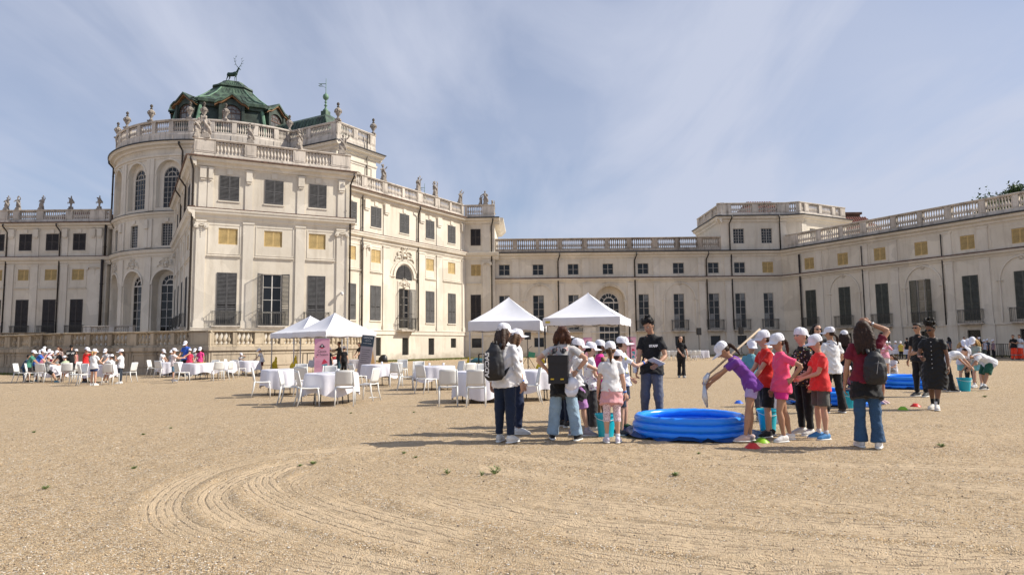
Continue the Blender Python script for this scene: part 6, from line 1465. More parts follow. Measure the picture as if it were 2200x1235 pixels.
PR_D=mat('dark_print',(.03,.02,.04),.6); PR_R=mat('red_print',(.65,.04,.10),.6); PR_T=mat('teal_print',(.06,.33,.42),.6); PR_W=mat('white_print',(.75,.75,.75),.6); PR_L=mat('lavender_print',(.55,.25,.42),.6)
def flat(name,pts,y,mt,parent): 
    m=MB(); n=len(pts); m.add([(x,y,z) for x,z in pts]+[(x,y+.002,z) for x,z in pts],[tuple(range(n)),tuple(range(n,2*n))[::-1]]+[(i,n+i,n+(i+1)%n,(i+1)%n) for i in range(n)]); return link(name,m.mesh(name,mt),parent)
def rollup(x,y,rz,w,h,label,full=True):
    t=empty('rollup_banner',(x,y,0),rz,label,'banner'); m=MB(); m.box(-w/2,w/2,-.003,.003,.08,h); o=part('sheet',m,PINK,t)
    m=MB(); m.box(-w/2-.02,w/2+.02,-.06,.06,0,.08); m.box(-w/2,w/2,-.012,.012,h,h+.025); part('base',m,POLE,t)
    m=MB(); m.bar((0,.02,.05),(0,.02,h),.02); part('pole',m,POLE,t)
    yy=-.0065; S=h/2.0; P=lambda a,b_: (a*w/.85,b_*S)
    flat('torn_edge',[P(-.42,1.995),P(.42,1.995),P(.42,1.93),P(.2,1.95),P(.02,1.93),P(-.1,1.87),P(-.22,1.85),P(-.3,1.75),P(-.42,1.68)],yy,PR_L,o)
    flat('hat',[P(-.2,1.6),P(-.1,1.63),P(-.06,1.7),P(.0,1.74),P(.06,1.7),P(.1,1.63),P(.2,1.6),P(.1,1.55),P(-.1,1.55)],yy-.002,PR_D,o); flat('scarf',[P(-.09,1.55),P(.09,1.55),P(.07,1.5),P(-.07,1.5)],yy-.004,PR_R,o)
    flat('hat_mark',[P(-.03,1.6),P(0,1.57),P(.03,1.6),P(.035,1.66),P(0,1.69),P(-.035,1.66)],yy-.004,PR_W,o)
    text('Caccia',.17*S,PR_D,T(0,yy-.002,1.36*S)@Matrix.Rotation(PI/2,4,'X'),o); text('al Tesoro',.15*S,PR_D,T(.02,yy-.002,1.19*S)@Matrix.Rotation(PI/2,4,'X'),o)
    flat('kite_top',[P(.12,.98),P(.34,.78),P(-.02,.7)],yy-.002,PR_R,o); flat('kite_bottom',[P(-.0,.66),P(.3,.72),P(.32,.38),P(.2,.42)],yy-.004,PR_T,o)
    flat('kite_tail',[P(.0,.22),P(.2,.36),P(.3,.18),P(.26,.1),P(.02,.12)],yy-.006,PR_T,o); flat('cross',[P(-.33,1.07),P(-.3,1.1),P(-.27,1.07),P(-.3,1.04)],yy-.002,PR_R,o)
    for k in range(6): flat('text_line',[P(-.33,.86-k*.06),P(-.33+.3-.05*(k%3),.86-k*.06),P(-.33+.3-.05*(k%3),.872-k*.06),P(-.33,.872-k*.06)],yy-.002,PR_L,o)
    return t
x,y=ground_at(691,812); rollup(x,y,.05,.68,1.78,'pink roll-up banner with a pirate hat and kite, before the left gazebo')
x,y=ground_at(1263,771.5); rollup(x,y,0,.85,2.1,'distant pale pink roll-up left of the arched door'); x,y=ground_at(1357,771); rollup(x,y,0,.9,2.1,'distant pale pink roll-up right of the arched door')
x,y=ground_at(779,809); t=empty('info_board',(x,y,0),math.radians(-8),'tall slanted grey board with dark blue header beside the left gazebo','board')
NAVY=mat('navy_print',(.035,.06,.085),.6); GREYP=mat('grey_print_board',(.33,.30,.33),.65,0,0,1,.1,4)
RB=Matrix.Rotation(math.radians(6),4,'Y')@Matrix.Rotation(math.radians(-6),4,'X'); m=MB(); m.box(-.3,.3,-.015,.015,0,1.42); o=part('panel',m,GREYP,t,RB); m=MB(); m.box(-.3,.3,-.017,.017,1.42,1.95); o2=part('header',m,NAVY,t,RB)
for k,(l,s) in enumerate((('GIOCHI',.13),('e giochi di',.07),('un altro tempo',.07))): text(l,s,PR_W,T(0,-.02,1.83-.13*k)@Matrix.Rotation(PI/2,4,'X'),o2)
for k in range(7): flat('text_line',[(-.22,1.25-k*.1),(.2-.06*(k%3),1.25-k*.1),(.2-.06*(k%3),1.268-k*.1),(-.22,1.268-k*.1)],-.018,PR_D,o)
m=MB(); m.lathe([(.07,0),(.07,.004)],16); part('logo',m,PR_D,t,RB@T(.0,-.02,.22)@Matrix.Rotation(PI/2,4,'X'))
WOOD=mat('plywood',(.45,.27,.12),.7,0,.15,8,.2,3)
x,y=ground_at(800,808); t=empty('wooden_board',(x,y,0),math.radians(20),'leaning plywood game board with a cut-out, right of the grey board','board'); m=MB(); m.box(-.22,.2,-.015,.015,0,1.85); o=part('panel',m,WOOD,t,Matrix.Rotation(math.radians(-9),4,'Y'))
for z in (.25,.75,1.25,1.6): flat('cutout',[(-.05+.09*math.cos(a)+.03*z,z+.12*math.sin(a)) for a in np.linspace(0,2*PI,11)[:-1]],-.019,mat('dark_wood',(.10,.05,.03),.8),o)
m=MB(); m.box(-.18,.2,.25,.27,0,1.9); m.bar((-.2,0,.9),(-.2,.26,.9),.03); part('back_panel',m,mat('pale_board',(.50,.45,.40),.7),t)
x,y=ground_at(823,778); lump('black_bag','bag','black bag on the grass at the foot of the gallery wing',(x,y,0),(.012,.012,.014),lambda m: m.tube([(0,0,0),(0,0,.3),(.1,0,.6),(.1,0,.7)],[(.45,.3),(.42,.28),(.28,.2),(.1,.1)],10,side=(1,0,0)))
x,y=ground_at(1030,779); lump('fabric_bundle','bundle','blue and green bundle lying by the wall under the middle gazebo',(x,y,0),(.03,.12,.16),lambda m: m.tube([(-.8,0,.1),(-.3,0,.2),(.3,0,.15),(.9,0,.1)],[.1,.22,.2,.08],8))
# music stand seen between the women
x,y=ground_at(1136,800); t=empty('music_stand',(x,y,0),0,'thin stand with a green sheet behind the fair-haired woman','stand'); m=MB(); m.tube([(0,0,.1),(0,0,1.2),(.18,0,1.35)],.012,6); part('pole',m,POLEB,t); m=MB(); m.box(-.2,.15,-.01,.01,.78,1.05); part('sheet',m,mat('green_sheet',(.05,.25,.15),.6),t,Matrix.Rotation(.2,4,'Y'))
for k in range(3): m=MB(); m.tube([(0,0,.35),(.25*math.cos(k*2.1),.25*math.sin(k*2.1),0)],.009,5); part('leg',m,POLEB,t)
# crowd barrier far right
x0,y0=ground_at(2150,768); x1,y1=ground_at(2172,769)
for i in range(2):
    M_,L_=frame((x0+i*(x1-x0)*1.1,y0),(x0+(i+1)*(x1-x0)*1.05,y1)); t=bpy.data.objects.new('crowd_barrier',None); COL.objects.link(t); t.matrix_world=M_; tag(t,('left','right')[i]+' one of two dark crowd barriers beside the red trousered rescuers','barrier','crowd barriers'); m=MB()
    for z in (.15,1.1): m.bar((0,0,z),(L_,0,z),.04)
    for k in range(6): m.bar((L_*k/5,0,.15),(L_*k/5,0,1.1),.03)
    part('frame',m,POLEB,t)
    for s in (.1,.9): m=MB(); m.box(L_*s-.03,L_*s+.03,-.3,.3,0,.04); m.box(L_*s-.02,L_*s+.02,-.02,.02,.04,.15); part('foot',m,POLEB,t)
# cctv cameras
for M_,t_,z,l in ((MB_,11.5,5.9,'white dome camera on the right corner of the front pavilion'),):
    p=M_@Vector((t_,-.15,z)); t=empty('security_camera',p,aB,l,'camera'); m=MB(); m.box(-.06,.06,-.3,.05,.12,.2); part('bracket',m,PR_W,t); m=MB(); m.lathe([(.02,-.12),(.1,-.08),(.13,0),(.13,.12)],12,(0,-.28,0)); part('dome',m,PR_W,t); m=MB(); m.ball((0,-.28,-.08),.07,8); part('lens',m,BLK,t)
# ------------------------------------------------------------ paddling pools
BLUE=mat('blue_vinyl',(.02,.27,1.0),.28,0,.06,4,.05,3,.5); 
WATER=mat('pool_water',(.03,.2,.6),.05,0,.25,5,.1,3,.6)
def tarp_mat():
    m,nt,b=nodes('blue_tarpaulin'); b.inputs['Base Color'].default_value=(.012,.05,.17,1); b.inputs['Roughness'].default_value=.3; N=nt.nodes.new; L=nt.links.new
    g=N('ShaderNodeNewGeometry'); n=N('ShaderNodeTexNoise'); n.inputs['Scale'].default_value=7; n.inputs['Detail'].default_value=4; L(g.outputs['Position'],n.inputs[0]); q=N('ShaderNodeBump'); q.inputs['Strength'].default_value=.8; q.inputs['Distance'].default_value=.04; L(n.outputs[0],q.inputs['Height']); L(q.outputs[0],b.inputs['Normal']); return m
TARP=tarp_mat()
def pool(x,y,R,label,tl,rings=3,hr=.098,seed=0,tarp=True):
    t=empty('paddling_pool',(x,y,0),seed,label,'paddling pool','inflatable pools')
    for i in range(rings):
        m=MB(); z=.055+hr*i; Ri=R-(.03 if i==rings-1 else 0)-.055; vs=[];fs=[]; nA,nB=64,14
        for a in range(nA):
            an=2*PI*a/nA; wob=.006*math.sin(an*3+i)+.004*math.sin(an*17+i*2)
            for b_ in range(nB):
                bb=2*PI*b_/nB; rr=.062+.003*math.sin(an*26+i)*(1+.5*math.sin(an*5)); vs.append(((Ri+wob+rr*math.cos(bb))*math.cos(an),(Ri+wob+rr*math.cos(bb))*math.sin(an),z+rr*.95*math.sin(bb)+.004*math.sin(an*2+seed)))
        for a in range(nA):
            for b_ in range(nB): fs.append((a*nB+b_,((a+1)%nA)*nB+b_,((a+1)%nA)*nB+(b_+1)%nB,a*nB+(b_+1)%nB))
        m.add(vs,fs); part('ring',m,BLUE,t,None,True)
    m=MB(); m.lathe([(.01,.13),(R-.1,.13),(R-.1,.135)],40); part('water',m,WATER,t)
    if tarp:
        n=60; m=MB(); rs=np.random.RandomState(seed+1); ph=rs.uniform(0,6,5); vs=[(0,0,.008)];fs=[]
        for lv,(r_,z_) in enumerate(((R*.95,.008),(R+.02,.02),(R+.07,.05),(R+.13,.025),(R+.17,.006))):
            for j in range(n):
                a=2*PI*j/n; f=math.sin(7*a+ph[0])+.6*math.sin(13*a+ph[1])+.5*math.sin(23*a+ph[2]); ext=.10*(math.sin(2*a+ph[3])+.5*math.sin(3*a+ph[4]))
                rr=r_+(f*.014+ext*.6)*(lv/4 if lv else 0); vs.append((rr*math.cos(a),rr*math.sin(a),max(.006,z_*(1+.5*f) if lv in(2,3) else z_+.01*lv*abs(f)*(.5 if lv<4 else .8))))
        fs+=[(0,1+j,1+(j+1)%n) for j in range(n)]+[(1+i*n+j,1+(i+1)*n+j,1+(i+1)*n+(j+1)%n,1+i*n+(j+1)%n) for i in range(4) for j in range(n)]
        m.add(vs,fs); o=link('tarpaulin',m.mesh('tarpaulin',TARP,True)); o.location=(x,y,0); tag(o,tl,'tarpaulin','dark blue tarpaulins under the pools')
pool(2.66,10.08,.84,'blue inflatable pool with three rings, nearest to the camera','crumpled dark blue tarpaulin under the nearest pool',seed=1)
pool(11.75,19.6,.9,'blue inflatable pool behind the woman in the black dress','dark tarpaulin under the pool behind the woman in black dress',seed=2,hr=.125)
pool(7.1,14.9,.85,'blue inflatable pool hidden behind the children in red shirts','dark tarpaulin under the hidden pool behind the red shirts',seed=3)
BUCK=mat('turquoise_plastic',(.01,.42,.55),.35,0,0,1,.03,3)
def bucket(px,py,label,h=.34,r=.15,tilt=0):
    x,y=ground_at(px,py); t=empty('bucket',(x,y,0),0,label,'bucket','turquoise buckets'); m=MB(); m.lathe([(.001,.006),(r*.72,.0),(r*.74,.01),(r*.97,h-.03),(r*1.06,h-.03),(r*1.06,h),(r*.99,h),(r*.74,.02),(.001,.02)],20); part('pail',m,BUCK,t,None,True); smooth_angle(t.children[0])
    m=MB(); m.tube([(r*math.cos(a),.02,h-.02-.12*math.sin(a)*-0+.0+(-.13)*abs(math.sin(a))) if False else (r*1.07*math.cos(a),-r*1.07*math.sin(a),h-.03-.06*math.sin(a)) for a in np.linspace(0,PI,11)],.005,5); part('handle',m,PR_W,t); return x,y
def label_patch(): 
    m=MB(); m.box(-.09,.09,-.004,.004,-.04,.04); o=link('label_patch',m.mesh('label_patch',mat('yellow_patch',(.55,.42,.05),.6)))
    t=[q for q in bpy.data.objects if q.name.startswith('gazebo_tent') and 'black legs' in q.get('label','')][0]; o.parent=t; o.matrix_basis=T(-1.3,-1.535,2.26)
label_patch()
bucket(1302,938,'turquoise bucket at the feet of the girl with the pink jumper'); bucket(1650,926,'turquoise bucket behind the children in red and pink'); bucket(2073,840,'turquoise bucket under the stooping boy in white',.36,.17); bucket(1823,876,'turquoise bucket seen between two women by the hidden pool',.33)
def disc(px,py,col,label):
    x,y=ground_at(px,py); m=MB(); m.lathe([(.105,0),(.1,.006),(.075,.03),(.045,.062),(.028,.066),(.026,.06),(.04,.055),(.07,.024),(.095,.0)],24); o=link('marker_cone',m.mesh('marker_cone',mat('cone_%d'%int(col[0]*100+col[1]*1000),col,.4),True)); o.location=(x,y,.001); tag(o,label,'marker cone','flat marker cones on the gravel')
disc(1617,962,(.62,.02,.015),'red flat marker cone by the sandals of the girl in purple'); disc(1637,950,(.25,.5,.015),'lime green marker cone behind the nearest red one'); disc(1940,880,(.25,.5,.015),'lime green marker cone left of the walking woman'); disc(1967,873,(.62,.02,.015),'red marker cone left of the walking woman'); disc(1587,866,(.02,.12,.6),'blue marker cone beyond the nearest pool')
# paper on the gravel
x,y=ground_at(804,854); m=MB(); m.add([(-.15,-.04,.004),(.12,-.06,.012),(.15,.04,.004),(-.1,.05,.02)],[(0,1,2,3)]); o=link('paper_sheet',m.mesh('paper_sheet',PR_W)); o.location=(x,y,0); tag(o,'white sheet of paper lying on the gravel by the near chairs','paper')
# weeds
GRN=[mat('weed_green',(.11,.17,.04),.7,0,0,1,.3,8),mat('weed_light',(.2,.27,.08),.7)]
def weed(px,py,s,label,tall=0):
    s*=.75; x,y=ground_at(px,py); m=MB(); rs=random.Random(int(px*7+py))
    for k in range(46):
        a=rs.uniform(0,2*PI); r=rs.uniform(.25,1)*s; z=rs.uniform(.1,.6)*s*(1.6 if tall else .8); c=V(r*math.cos(a)*.7,r*math.sin(a)*.7,z); d=V(math.cos(a),math.sin(a),rs.uniform(.1,.9)).normalized()*s*.32; w_=V(-math.sin(a),math.cos(a),rs.uniform(-.3,.3))*s*.10
        m.add([tuple(c-d*.6),tuple(c-w_),tuple(c+d),tuple(c+w_)],[(0,1,2,3)],rs.randint(0,1))
        if k%4==0: m.bar((0,0,0),tuple(c),.004)
    o=link('weed',m.mesh('weed',GRN)); o.location=(x,y,.002); tag(o,label,'weed','small weeds growing in the gravel')
for w_ in ((99,1050,.07,'weed at the far left foreground'),(288,1006,.06,'weed above the left curve of the tracks'),(308,934,.07,'weed left of centre beyond the tracks'),(367,920,.05,'small weed right of the one beyond the tracks'),(673,997,.08,'bushy weed in the middle of the tracks'),(645,1001,.05,'small weed beside the bushy weed in the tracks'),(961,1018,.07,'upright weed left of the tall one'),(1064,1018,.11,'tallest thin weed below the two women'),(1035,1022,.06,'low weed at the foot of the tall one'),(893,983,.05,'low weed in the shadow tip'),(868,974,.06,'low flat weed at the shadow of the backpack woman'),(1450,1022,.09,'flat weed below the nearest pool'),(1501,975,.05,'tiny weed just below the pool tarpaulin'),(2023,960,.10,'spiky weed at the lower right'),(2116,853,.10,'weed right of the turquoise bucket'),(754,888,.06,'tiny weed in front of the nearest chair'),(889,886,.06,'tiny weed below the left large chair'),(73,929,.06,'tiny weed at the far left middle distance')):
    weed(w_[0],w_[1],w_[2],w_[3]+' of the gravel' if 'gravel' not in w_[3] else w_[3],tall=1 if 'tall' in w_[3] else 0)
# grass strips along the walls
def grass(P0,P1,wd,n,seed):
    M_,L_=frame(P0,P1); rs=np.random.RandomState(seed); m=MB()
    for i in range(n):
        x=rs.uniform(0,L_); y=-abs(rs.randn())*wd*.5; h=rs.uniform(.04,.16); a=rs.uniform(0,PI); dx,dy=math.cos(a)*.05,math.sin(a)*.05; lx,ly=rs.uniform(-.06,.06,2)
        m.add([(x-dx,y-dy,0),(x+dx,y+dy,0),(x+lx,y+ly,h)],[(0,1,2)],rs.randint(2))
    o=link('grass',m.mesh('grass',[mat('dry_grass',(.22,.20,.06),.8,0,0,1,.3,2),mat('green_grass',(.12,.16,.035),.8,0,0,1,.3,2)])); o.matrix_world=M_; o['kind']='stuff'
grass((-14.2,64.2),(-5.2,77.2),2.6,9000,1); grass((-5.5,76.6),(0,76.6),1.0,1500,2); grass((0,76.8),(31,76.8),.8,3000,3); grass((32.3,75.9),(52,39),1.2,6000,4); grass((-45,46.6),(-25.4,37.2),.5,1500,5)
# gravel: loose stones in the foreground, one mass
def pebbles():
    rs=np.random.RandomState(11); n=26000; ph=(1+5**.5)/2
    base=np.array([(0,0,1),(1,0,.1),(0,1,.1),(-1,0,.1),(0,-1,.1),(0,0,-.6)]); F=np.array([(0,1,2),(0,2,3),(0,3,4),(0,4,1),(5,2,1),(5,3,2),(5,4,3),(5,1,4)])
    Y=3.5+7.5*rs.rand(n)**1.5; X=(rs.rand(n)*2-1)*Y*.86; S=rs.gamma(3.0,.00125,n)+.002; V_=np.zeros((n,6,3))
    A=rs.rand(n)*2*PI; sc=rs.uniform(.6,1.3,(n,6,1)); 
    B=base[None]*sc; x=B[...,0]*np.cos(A)[:,None]-B[...,1]*np.sin(A)[:,None]*.7; y=B[...,0]*np.sin(A)[:,None]+B[...,1]*np.cos(A)[:,None]*.7
    V_[...,0]=x*S[:,None]+X[:,None]; V_[...,1]=y*S[:,None]+Y[:,None]; V_[...,2]=B[...,2]*S[:,None]*.7+.006
    Fs=(F[None]+np.arange(n)[:,None,None]*6).reshape(-1,3); me=bpy.data.meshes.new('pebbles'); co=V_.reshape(-1,3)
    me.vertices.add(len(co)); me.vertices.foreach_set('co',co.ravel()); me.loops.add(Fs.size); me.loops.foreach_set('vertex_index',Fs.ravel().astype(np.int32)); me.polygons.add(len(Fs)); me.polygons.foreach_set('loop_start',np.arange(0,Fs.size,3,dtype=np.int32)); me.polygons.foreach_set('loop_total',np.full(len(Fs),3,dtype=np.int32))
    cols=[(.50,.39,.26),(.62,.52,.40),(.36,.27,.18),(.58,.40,.22),(.20,.16,.13),(.72,.68,.62)]
    for i,c in enumerate(cols): me.materials.append(mat('pebble_%d'%i,c,.9))
    me.polygons.foreach_set('material_index',np.repeat(rs.choice(6,n,p=[.3,.22,.2,.13,.09,.06]),8).astype(np.int32)); me.update(calc_edges=True)
    o=link('gravel',me); o['kind']='stuff'
pebbles()
# ------------------------------------------------------------ people
def printed(name,base,cols,scale,kind='hearts'):
    if name in MATS: return MATS[name]
    m,nt,b=nodes(name); N=nt.nodes.new; L=nt.links.new; tc=N('ShaderNodeTexCoord'); v=N('ShaderNodeTexVoronoi'); v.inputs['Scale'].default_value=scale; L(tc.outputs['Object'],v.inputs[0])
    r=N('ShaderNodeMapRange'); r.inputs[1].default_value=.30 if kind!='dots' else .33; r.inputs[2].default_value=.34 if kind!='dots' else .36; r.inputs[3].default_value=1; r.inputs[4].default_value=0; L(v.outputs['Distance'],r.inputs[0])
    cr_=N('ShaderNodeValToRGB'); cr_.color_ramp.interpolation='CONSTANT'; s=N('ShaderNodeSeparateColor'); L(v.outputs['Color'],s.inputs[0]); L(s.outputs[0],cr_.inputs[0])
    el=cr_.color_ramp.elements; el[0].color=(*cols[0],1); el[1].position=.999; el[1].color=(*cols[-1],1)
    for i,c in enumerate(cols[1:]): e=el.new((i+1)/len(cols)); e.color=(*c,1)
    mx=N('ShaderNodeMix'); mx.data_type='RGBA'; mx.inputs[6].default_value=(*base,1); L(r.outputs[0],mx.inputs[0]); L(cr_.outputs[0],mx.inputs[7]); L(mx.outputs[2],b.inputs['Base Color']); b.inputs['Roughness'].default_value=.85; MATS[name]=m; return m
W_=(.72,.72,.75); NAVYC=(.012,.022,.05); BLK_=(.012,.012,.014); JEANS=fab((.035,.085,.17),'blue_denim',.9,.3,120); LJEANS=fab((.28,.40,.52),'light_denim',.9,.3,120); RED=(.62,.025,.02)
HEART=printed('heart_print_cotton',(.52,.50,.49),[(.6,.3,.3),(.75,.6,.6),(.3,.3,.3),(.6,.58,.56)],26); DOTS=printed('dotted_leggings',(.78,.62,.66),[(.12,.02,.06)],75,'dots'); DOODLE=printed('doodle_cotton',(.012,.012,.014),[(.6,.6,.6),(.012,.012,.014),(.55,.35,.03),(.5,.5,.5),(.2,.35,.1)],34); GRAPH=printed('graphic_white_cotton',W_,[(.78,.78,.8),(.78,.78,.8),(.35,.2,.4),(.7,.7,.75)],24); CAMO=printed('camouflage_cotton',(.2,.2,.2),[(.1,.1,.11),(.35,.36,.37),(.06,.06,.06)],30)
def backpack(info,label,col,kind='soft',words=None,t=.62,sx=0,sc=1.0):
    i=info; k=i['k']; c=i['sp'](t)-i['fw']*(.125*k)+i['rt']*sx; M_=Matrix.Identity(4); r,f,u=i['rt'],i['fw'],i['up']
    for a,v in enumerate((r,f,u)):
        for b_ in range(3): M_[b_][a]=v[b_]*sc
    M_.translation=c; Mw=Matrix.Translation(i['root'].location)@i['root'].rotation_euler.to_matrix().to_4x4()@M_
    t=bpy.data.objects.new('backpack',None); COL.objects.link(t); t.matrix_world=Mw; tag(t,label,'backpack','backpacks worn by women'); m=MB(); bm_=mat('pack_%02x'%int(col[0]*255),col,.45 if kind!='soft' else .6,0,.3,14)
    if kind=='box': m.box(-.15,.15,-.09,.05,-.26,.17); m.box(-.155,.155,-.10,.055,.05,.17)
    else: m.tube([(0,-.02,-.26),(0,-.03,-.2),(0,-.04,0),(0,-.03,.15),(0,-.01,.24)],[(.12,.05),(.16,.09),(.165,.10),(.13,.08),(.05,.03)],14,side=(1,0,0)); m.tube([(.0,-.11,-.18),(.0,-.12,-.05),(.0,-.11,.06)],[(.11,.03),(.12,.035),(.09,.03)],10,side=(1,0,0))
    o=link('pack',m.mesh('pack',bm_,kind!='box'),t)
    if kind!='box': job(o,.012,1,.006,20)
    for s in (-1,1):
        m=MB(); m.tube([(s*.07,-.0,.2),(s*.075,.06,.27),(s*.09,.17,.22),(s*.105,.215,.1),(s*.12,.17,-.08),(s*.12,.03,-.2)],[(.028,.008)]*6,8,side=(1,0,0)); part('strap',m,bm_,t,None,True)
    m=MB(); m.tube([(-.035,.0,.22),(-.03,-.01,.29),(.03,-.01,.29),(.035,.0,.22)],.009,6); part('handle',m,bm_,t,None,True)
    if kind=='box':
        for s in (-.09,.06): m=MB(); m.box(s-.02,s+.03,-.105,-.1,-.2,-.18); part('buckle',m,mat('gold_buckle',(.7,.5,.05),.3,.6),t)
    if words: text(words,.098,PR_W,T(-.045,-.150,-.04)@Matrix.Rotation(-.15,4,'Z')@Matrix.Rotation(PI/2,4,'X')@Matrix.Rotation(PI/2,4,'Z'),o,bold=.003); 
    if kind=='zip': m=MB(); m.bar((.0,-.155,-.1),(.03,-.155,.1),.006); part('zip',m,POLE,t)
    return t
G1='women and children around the nearest pool'
# left group
A=person(1085,950,1.66,62,'woman with long brown hair, white cap, white jacket and navy sports trousers',G1,hair=('brown','long'),cap=True,top=('long',WHITE),bottom=('trousers',NAVYC),shoes=(.72,.71,.68),feet=((-.055,.0),(.07,-.03)),head=(38,-4),hi=True,wrist=(None,'w'),socks=(.7,.7,.7))
backpack(A,'large black backpack with white lettering down its side','' or (.012,.012,.016),'soft','ADIDAS',.50,-.02,.98)
B=person(1112,932,1.60,12,'fair haired woman in white cap, white T-shirt and navy jeans beside the jacket woman',G1,hair=('mid','long'),cap=True,top=('tee',WHITE),bottom=('trousers',(.012,.022,.06)),shoes=(.72,.72,.72),hi=True,glasses=True,wrist=(None,'b'))
C=person(1212,946,1.63,78,'woman with brown bob and patterned T-shirt standing with hands on hips',G1,hair=('chestnut','bob'),top=('tee',HEART),bottom=('wide',LJEANS),shoes=(.015,.015,.016),feet=((-.105,.03),(.115,-.01)),hands=('hip','hip'),elb=(V(-1,-.5,.1),V(1,-.4,.1)),waist=BLK_,hi=True,wrist=(None,'w'))
backpack(C,'boxy black leather backpack with gold buckles','' or (.013,.013,.014),'box',None,.40,-.03,.92)
# the cap hanging from her bag
m=MB(); m.ball((0,0,0),(.1,.12,.11),14); m.tube([(0,-.02,-.03),(0,-.09,-.1),(0,-.1,-.16)],[(.1,.03),(.09,.012),(.05,.006)],12,side=(1,0,0)); p=W(C,(.15,-.19,.80)); o=link('hanging_cap',m.mesh('hanging_cap',CAPW,True)); o.location=p; o.rotation_euler=(0,0,C['root'].rotation_euler.z); tag(o,'white cap hanging from the boxy black backpack','cap')
D=person(1214,917,1.60,25,'dark haired woman in black hidden behind the hands-on-hips woman',G1,hair=('dark','long'),cap=True,top=('tee',BLK_),bottom=('trousers',NAVYC),shoes=(.05,.05,.05))
E_=person(1243,936,1.42,8,'girl in white T-shirt with black jacket round her waist, reaching forward',G1,hair=('brown','lowpony'),cap=True,top=('tee',WHITE),bottom=('shorts',(.4,.2,.45),.98),shoes=(.32,.28,.33),feet=((-.06,-.05),(.06,.08)),hands=('down',(.05,.32,.64)),waist=BLK_,kid=True,hi=True,w=.95,wrist=(None,'b'),head=(0,6),socks=(.4,.35,.42))
F_=person(1271,924,1.36,12,'child in printed white T-shirt and loose dark grey trousers, hands together',G1,hair=('dark','lowpony'),cap=True,top=('tee',GRAPH),bottom=('wide',(.035,.035,.04)),shoes=(.6,.6,.62),hands=((-.05,.16,.60),(.06,.15,.60)),kid=True,hi=True)
G_=person(1292,905,1.40,18,'girl in bright pink sleeveless top with white cap, dark skin',G1,tone='dark',hair=('dark','pony'),cap=True,top=('tank',(.75,.03,.30)),bottom=('shorts',BLK_),shoes=(.5,.5,.5),hands=((-.05,.18,.62),(.06,.18,.62)),kid=True,hi=True)
H_=person(1316,951,1.36,84,'girl with brown ponytail, back to camera, pink jumper tied round her waist',G1,hair=('mid','pony'),cap=True,top=('tee',WHITE),bottom=('capri',DOTS),shoes=(.62,.60,.72),waist=(.70,.36,.38),kid=True,hi=True,feet=((-.055,.0),(.055,-.01)),wrist=(None,'b'),socks=(.7,.7,.75),head=(0,-6))
I_=person(1341,921,1.44,5,'taller child in white shirt with yellow print, arm raised toward the man',G1,hair=('brown','short'),cap=True,top=('tee',printed('yellow_print_cotton',W_,[(.7,.55,.05),(.8,.8,.8),(.7,.6,.1)],16)),bottom=('shorts',NAVYC),shoes=(.03,.08,.04),hands=((-.08,.12,.55),(.04,.24,.74)),kid=True,hi=True,wrist=(None,'b'))
J_=person(1331,934,1.24,20,'small child in cap half hidden behind the ponytail girl',G1,hair=('brown','short'),cap=True,top=('tee',W_),bottom=('shorts',NAVYC),shoes=(.06,.06,.07),kid=True)
MN=person(1404,914,1.80,238,'young man with curly dark hair, black staff T-shirt and grey trousers behind the pool',G1,tone='tan',hair=('dark','curly'),top=('tee',BLACK),bottom=('trousers',(.12,.13,.165)),shoes=(.05,.05,.05),hands=((-.11,.15,.575),(.10,.13,.50)),feet=((-.07,.0),(.08,.02)),head=(12,22),hi=True,w=1.0)
ps=MN['sp'](.72)+MN['fw']*.125*MN['k']*0
text('STAFF',.055,PR_W,T(-.085,.126,1.325)@Matrix.Rotation(PI,4,'Z')@Matrix.Rotation(PI/2,4,'X'),MN['root'],bold=.003)
m=MB(); m.box(-.08,.08,-.006,.006,-.12,.12); o=link('tablet',m.mesh('tablet',mat('pale_tablet',(.55,.52,.50),.4))); o.matrix_world=Matrix.Translation(W(MN,(-.19,.33,1.06)).translation if False else (Matrix.Translation(MN['root'].location)@MN['root'].rotation_euler.to_matrix().to_4x4()@V(-.21,.35,1.07)))@MN['root'].rotation_euler.to_matrix().to_4x4()@Matrix.Rotation(math.radians(-60),4,'X')@Matrix.Rotation(math.radians(35),4,'Y'); tag(o,'pale clipboard tablet held by the curly haired man','tablet')
o=lump('water_bottle','bottle','clear water bottle held in the right hand of the curly haired man',(0,0,0),(.45,.5,.55),bottle,None,.15); o.location=W(MN,MN['WR'][1]+V(.0,.07,-.06)).translation if False else (Matrix.Translation(MN['root'].location)@MN['root'].rotation_euler.to_matrix().to_4x4()@(MN['WR'][1]+V(.01,.07,-.04)))
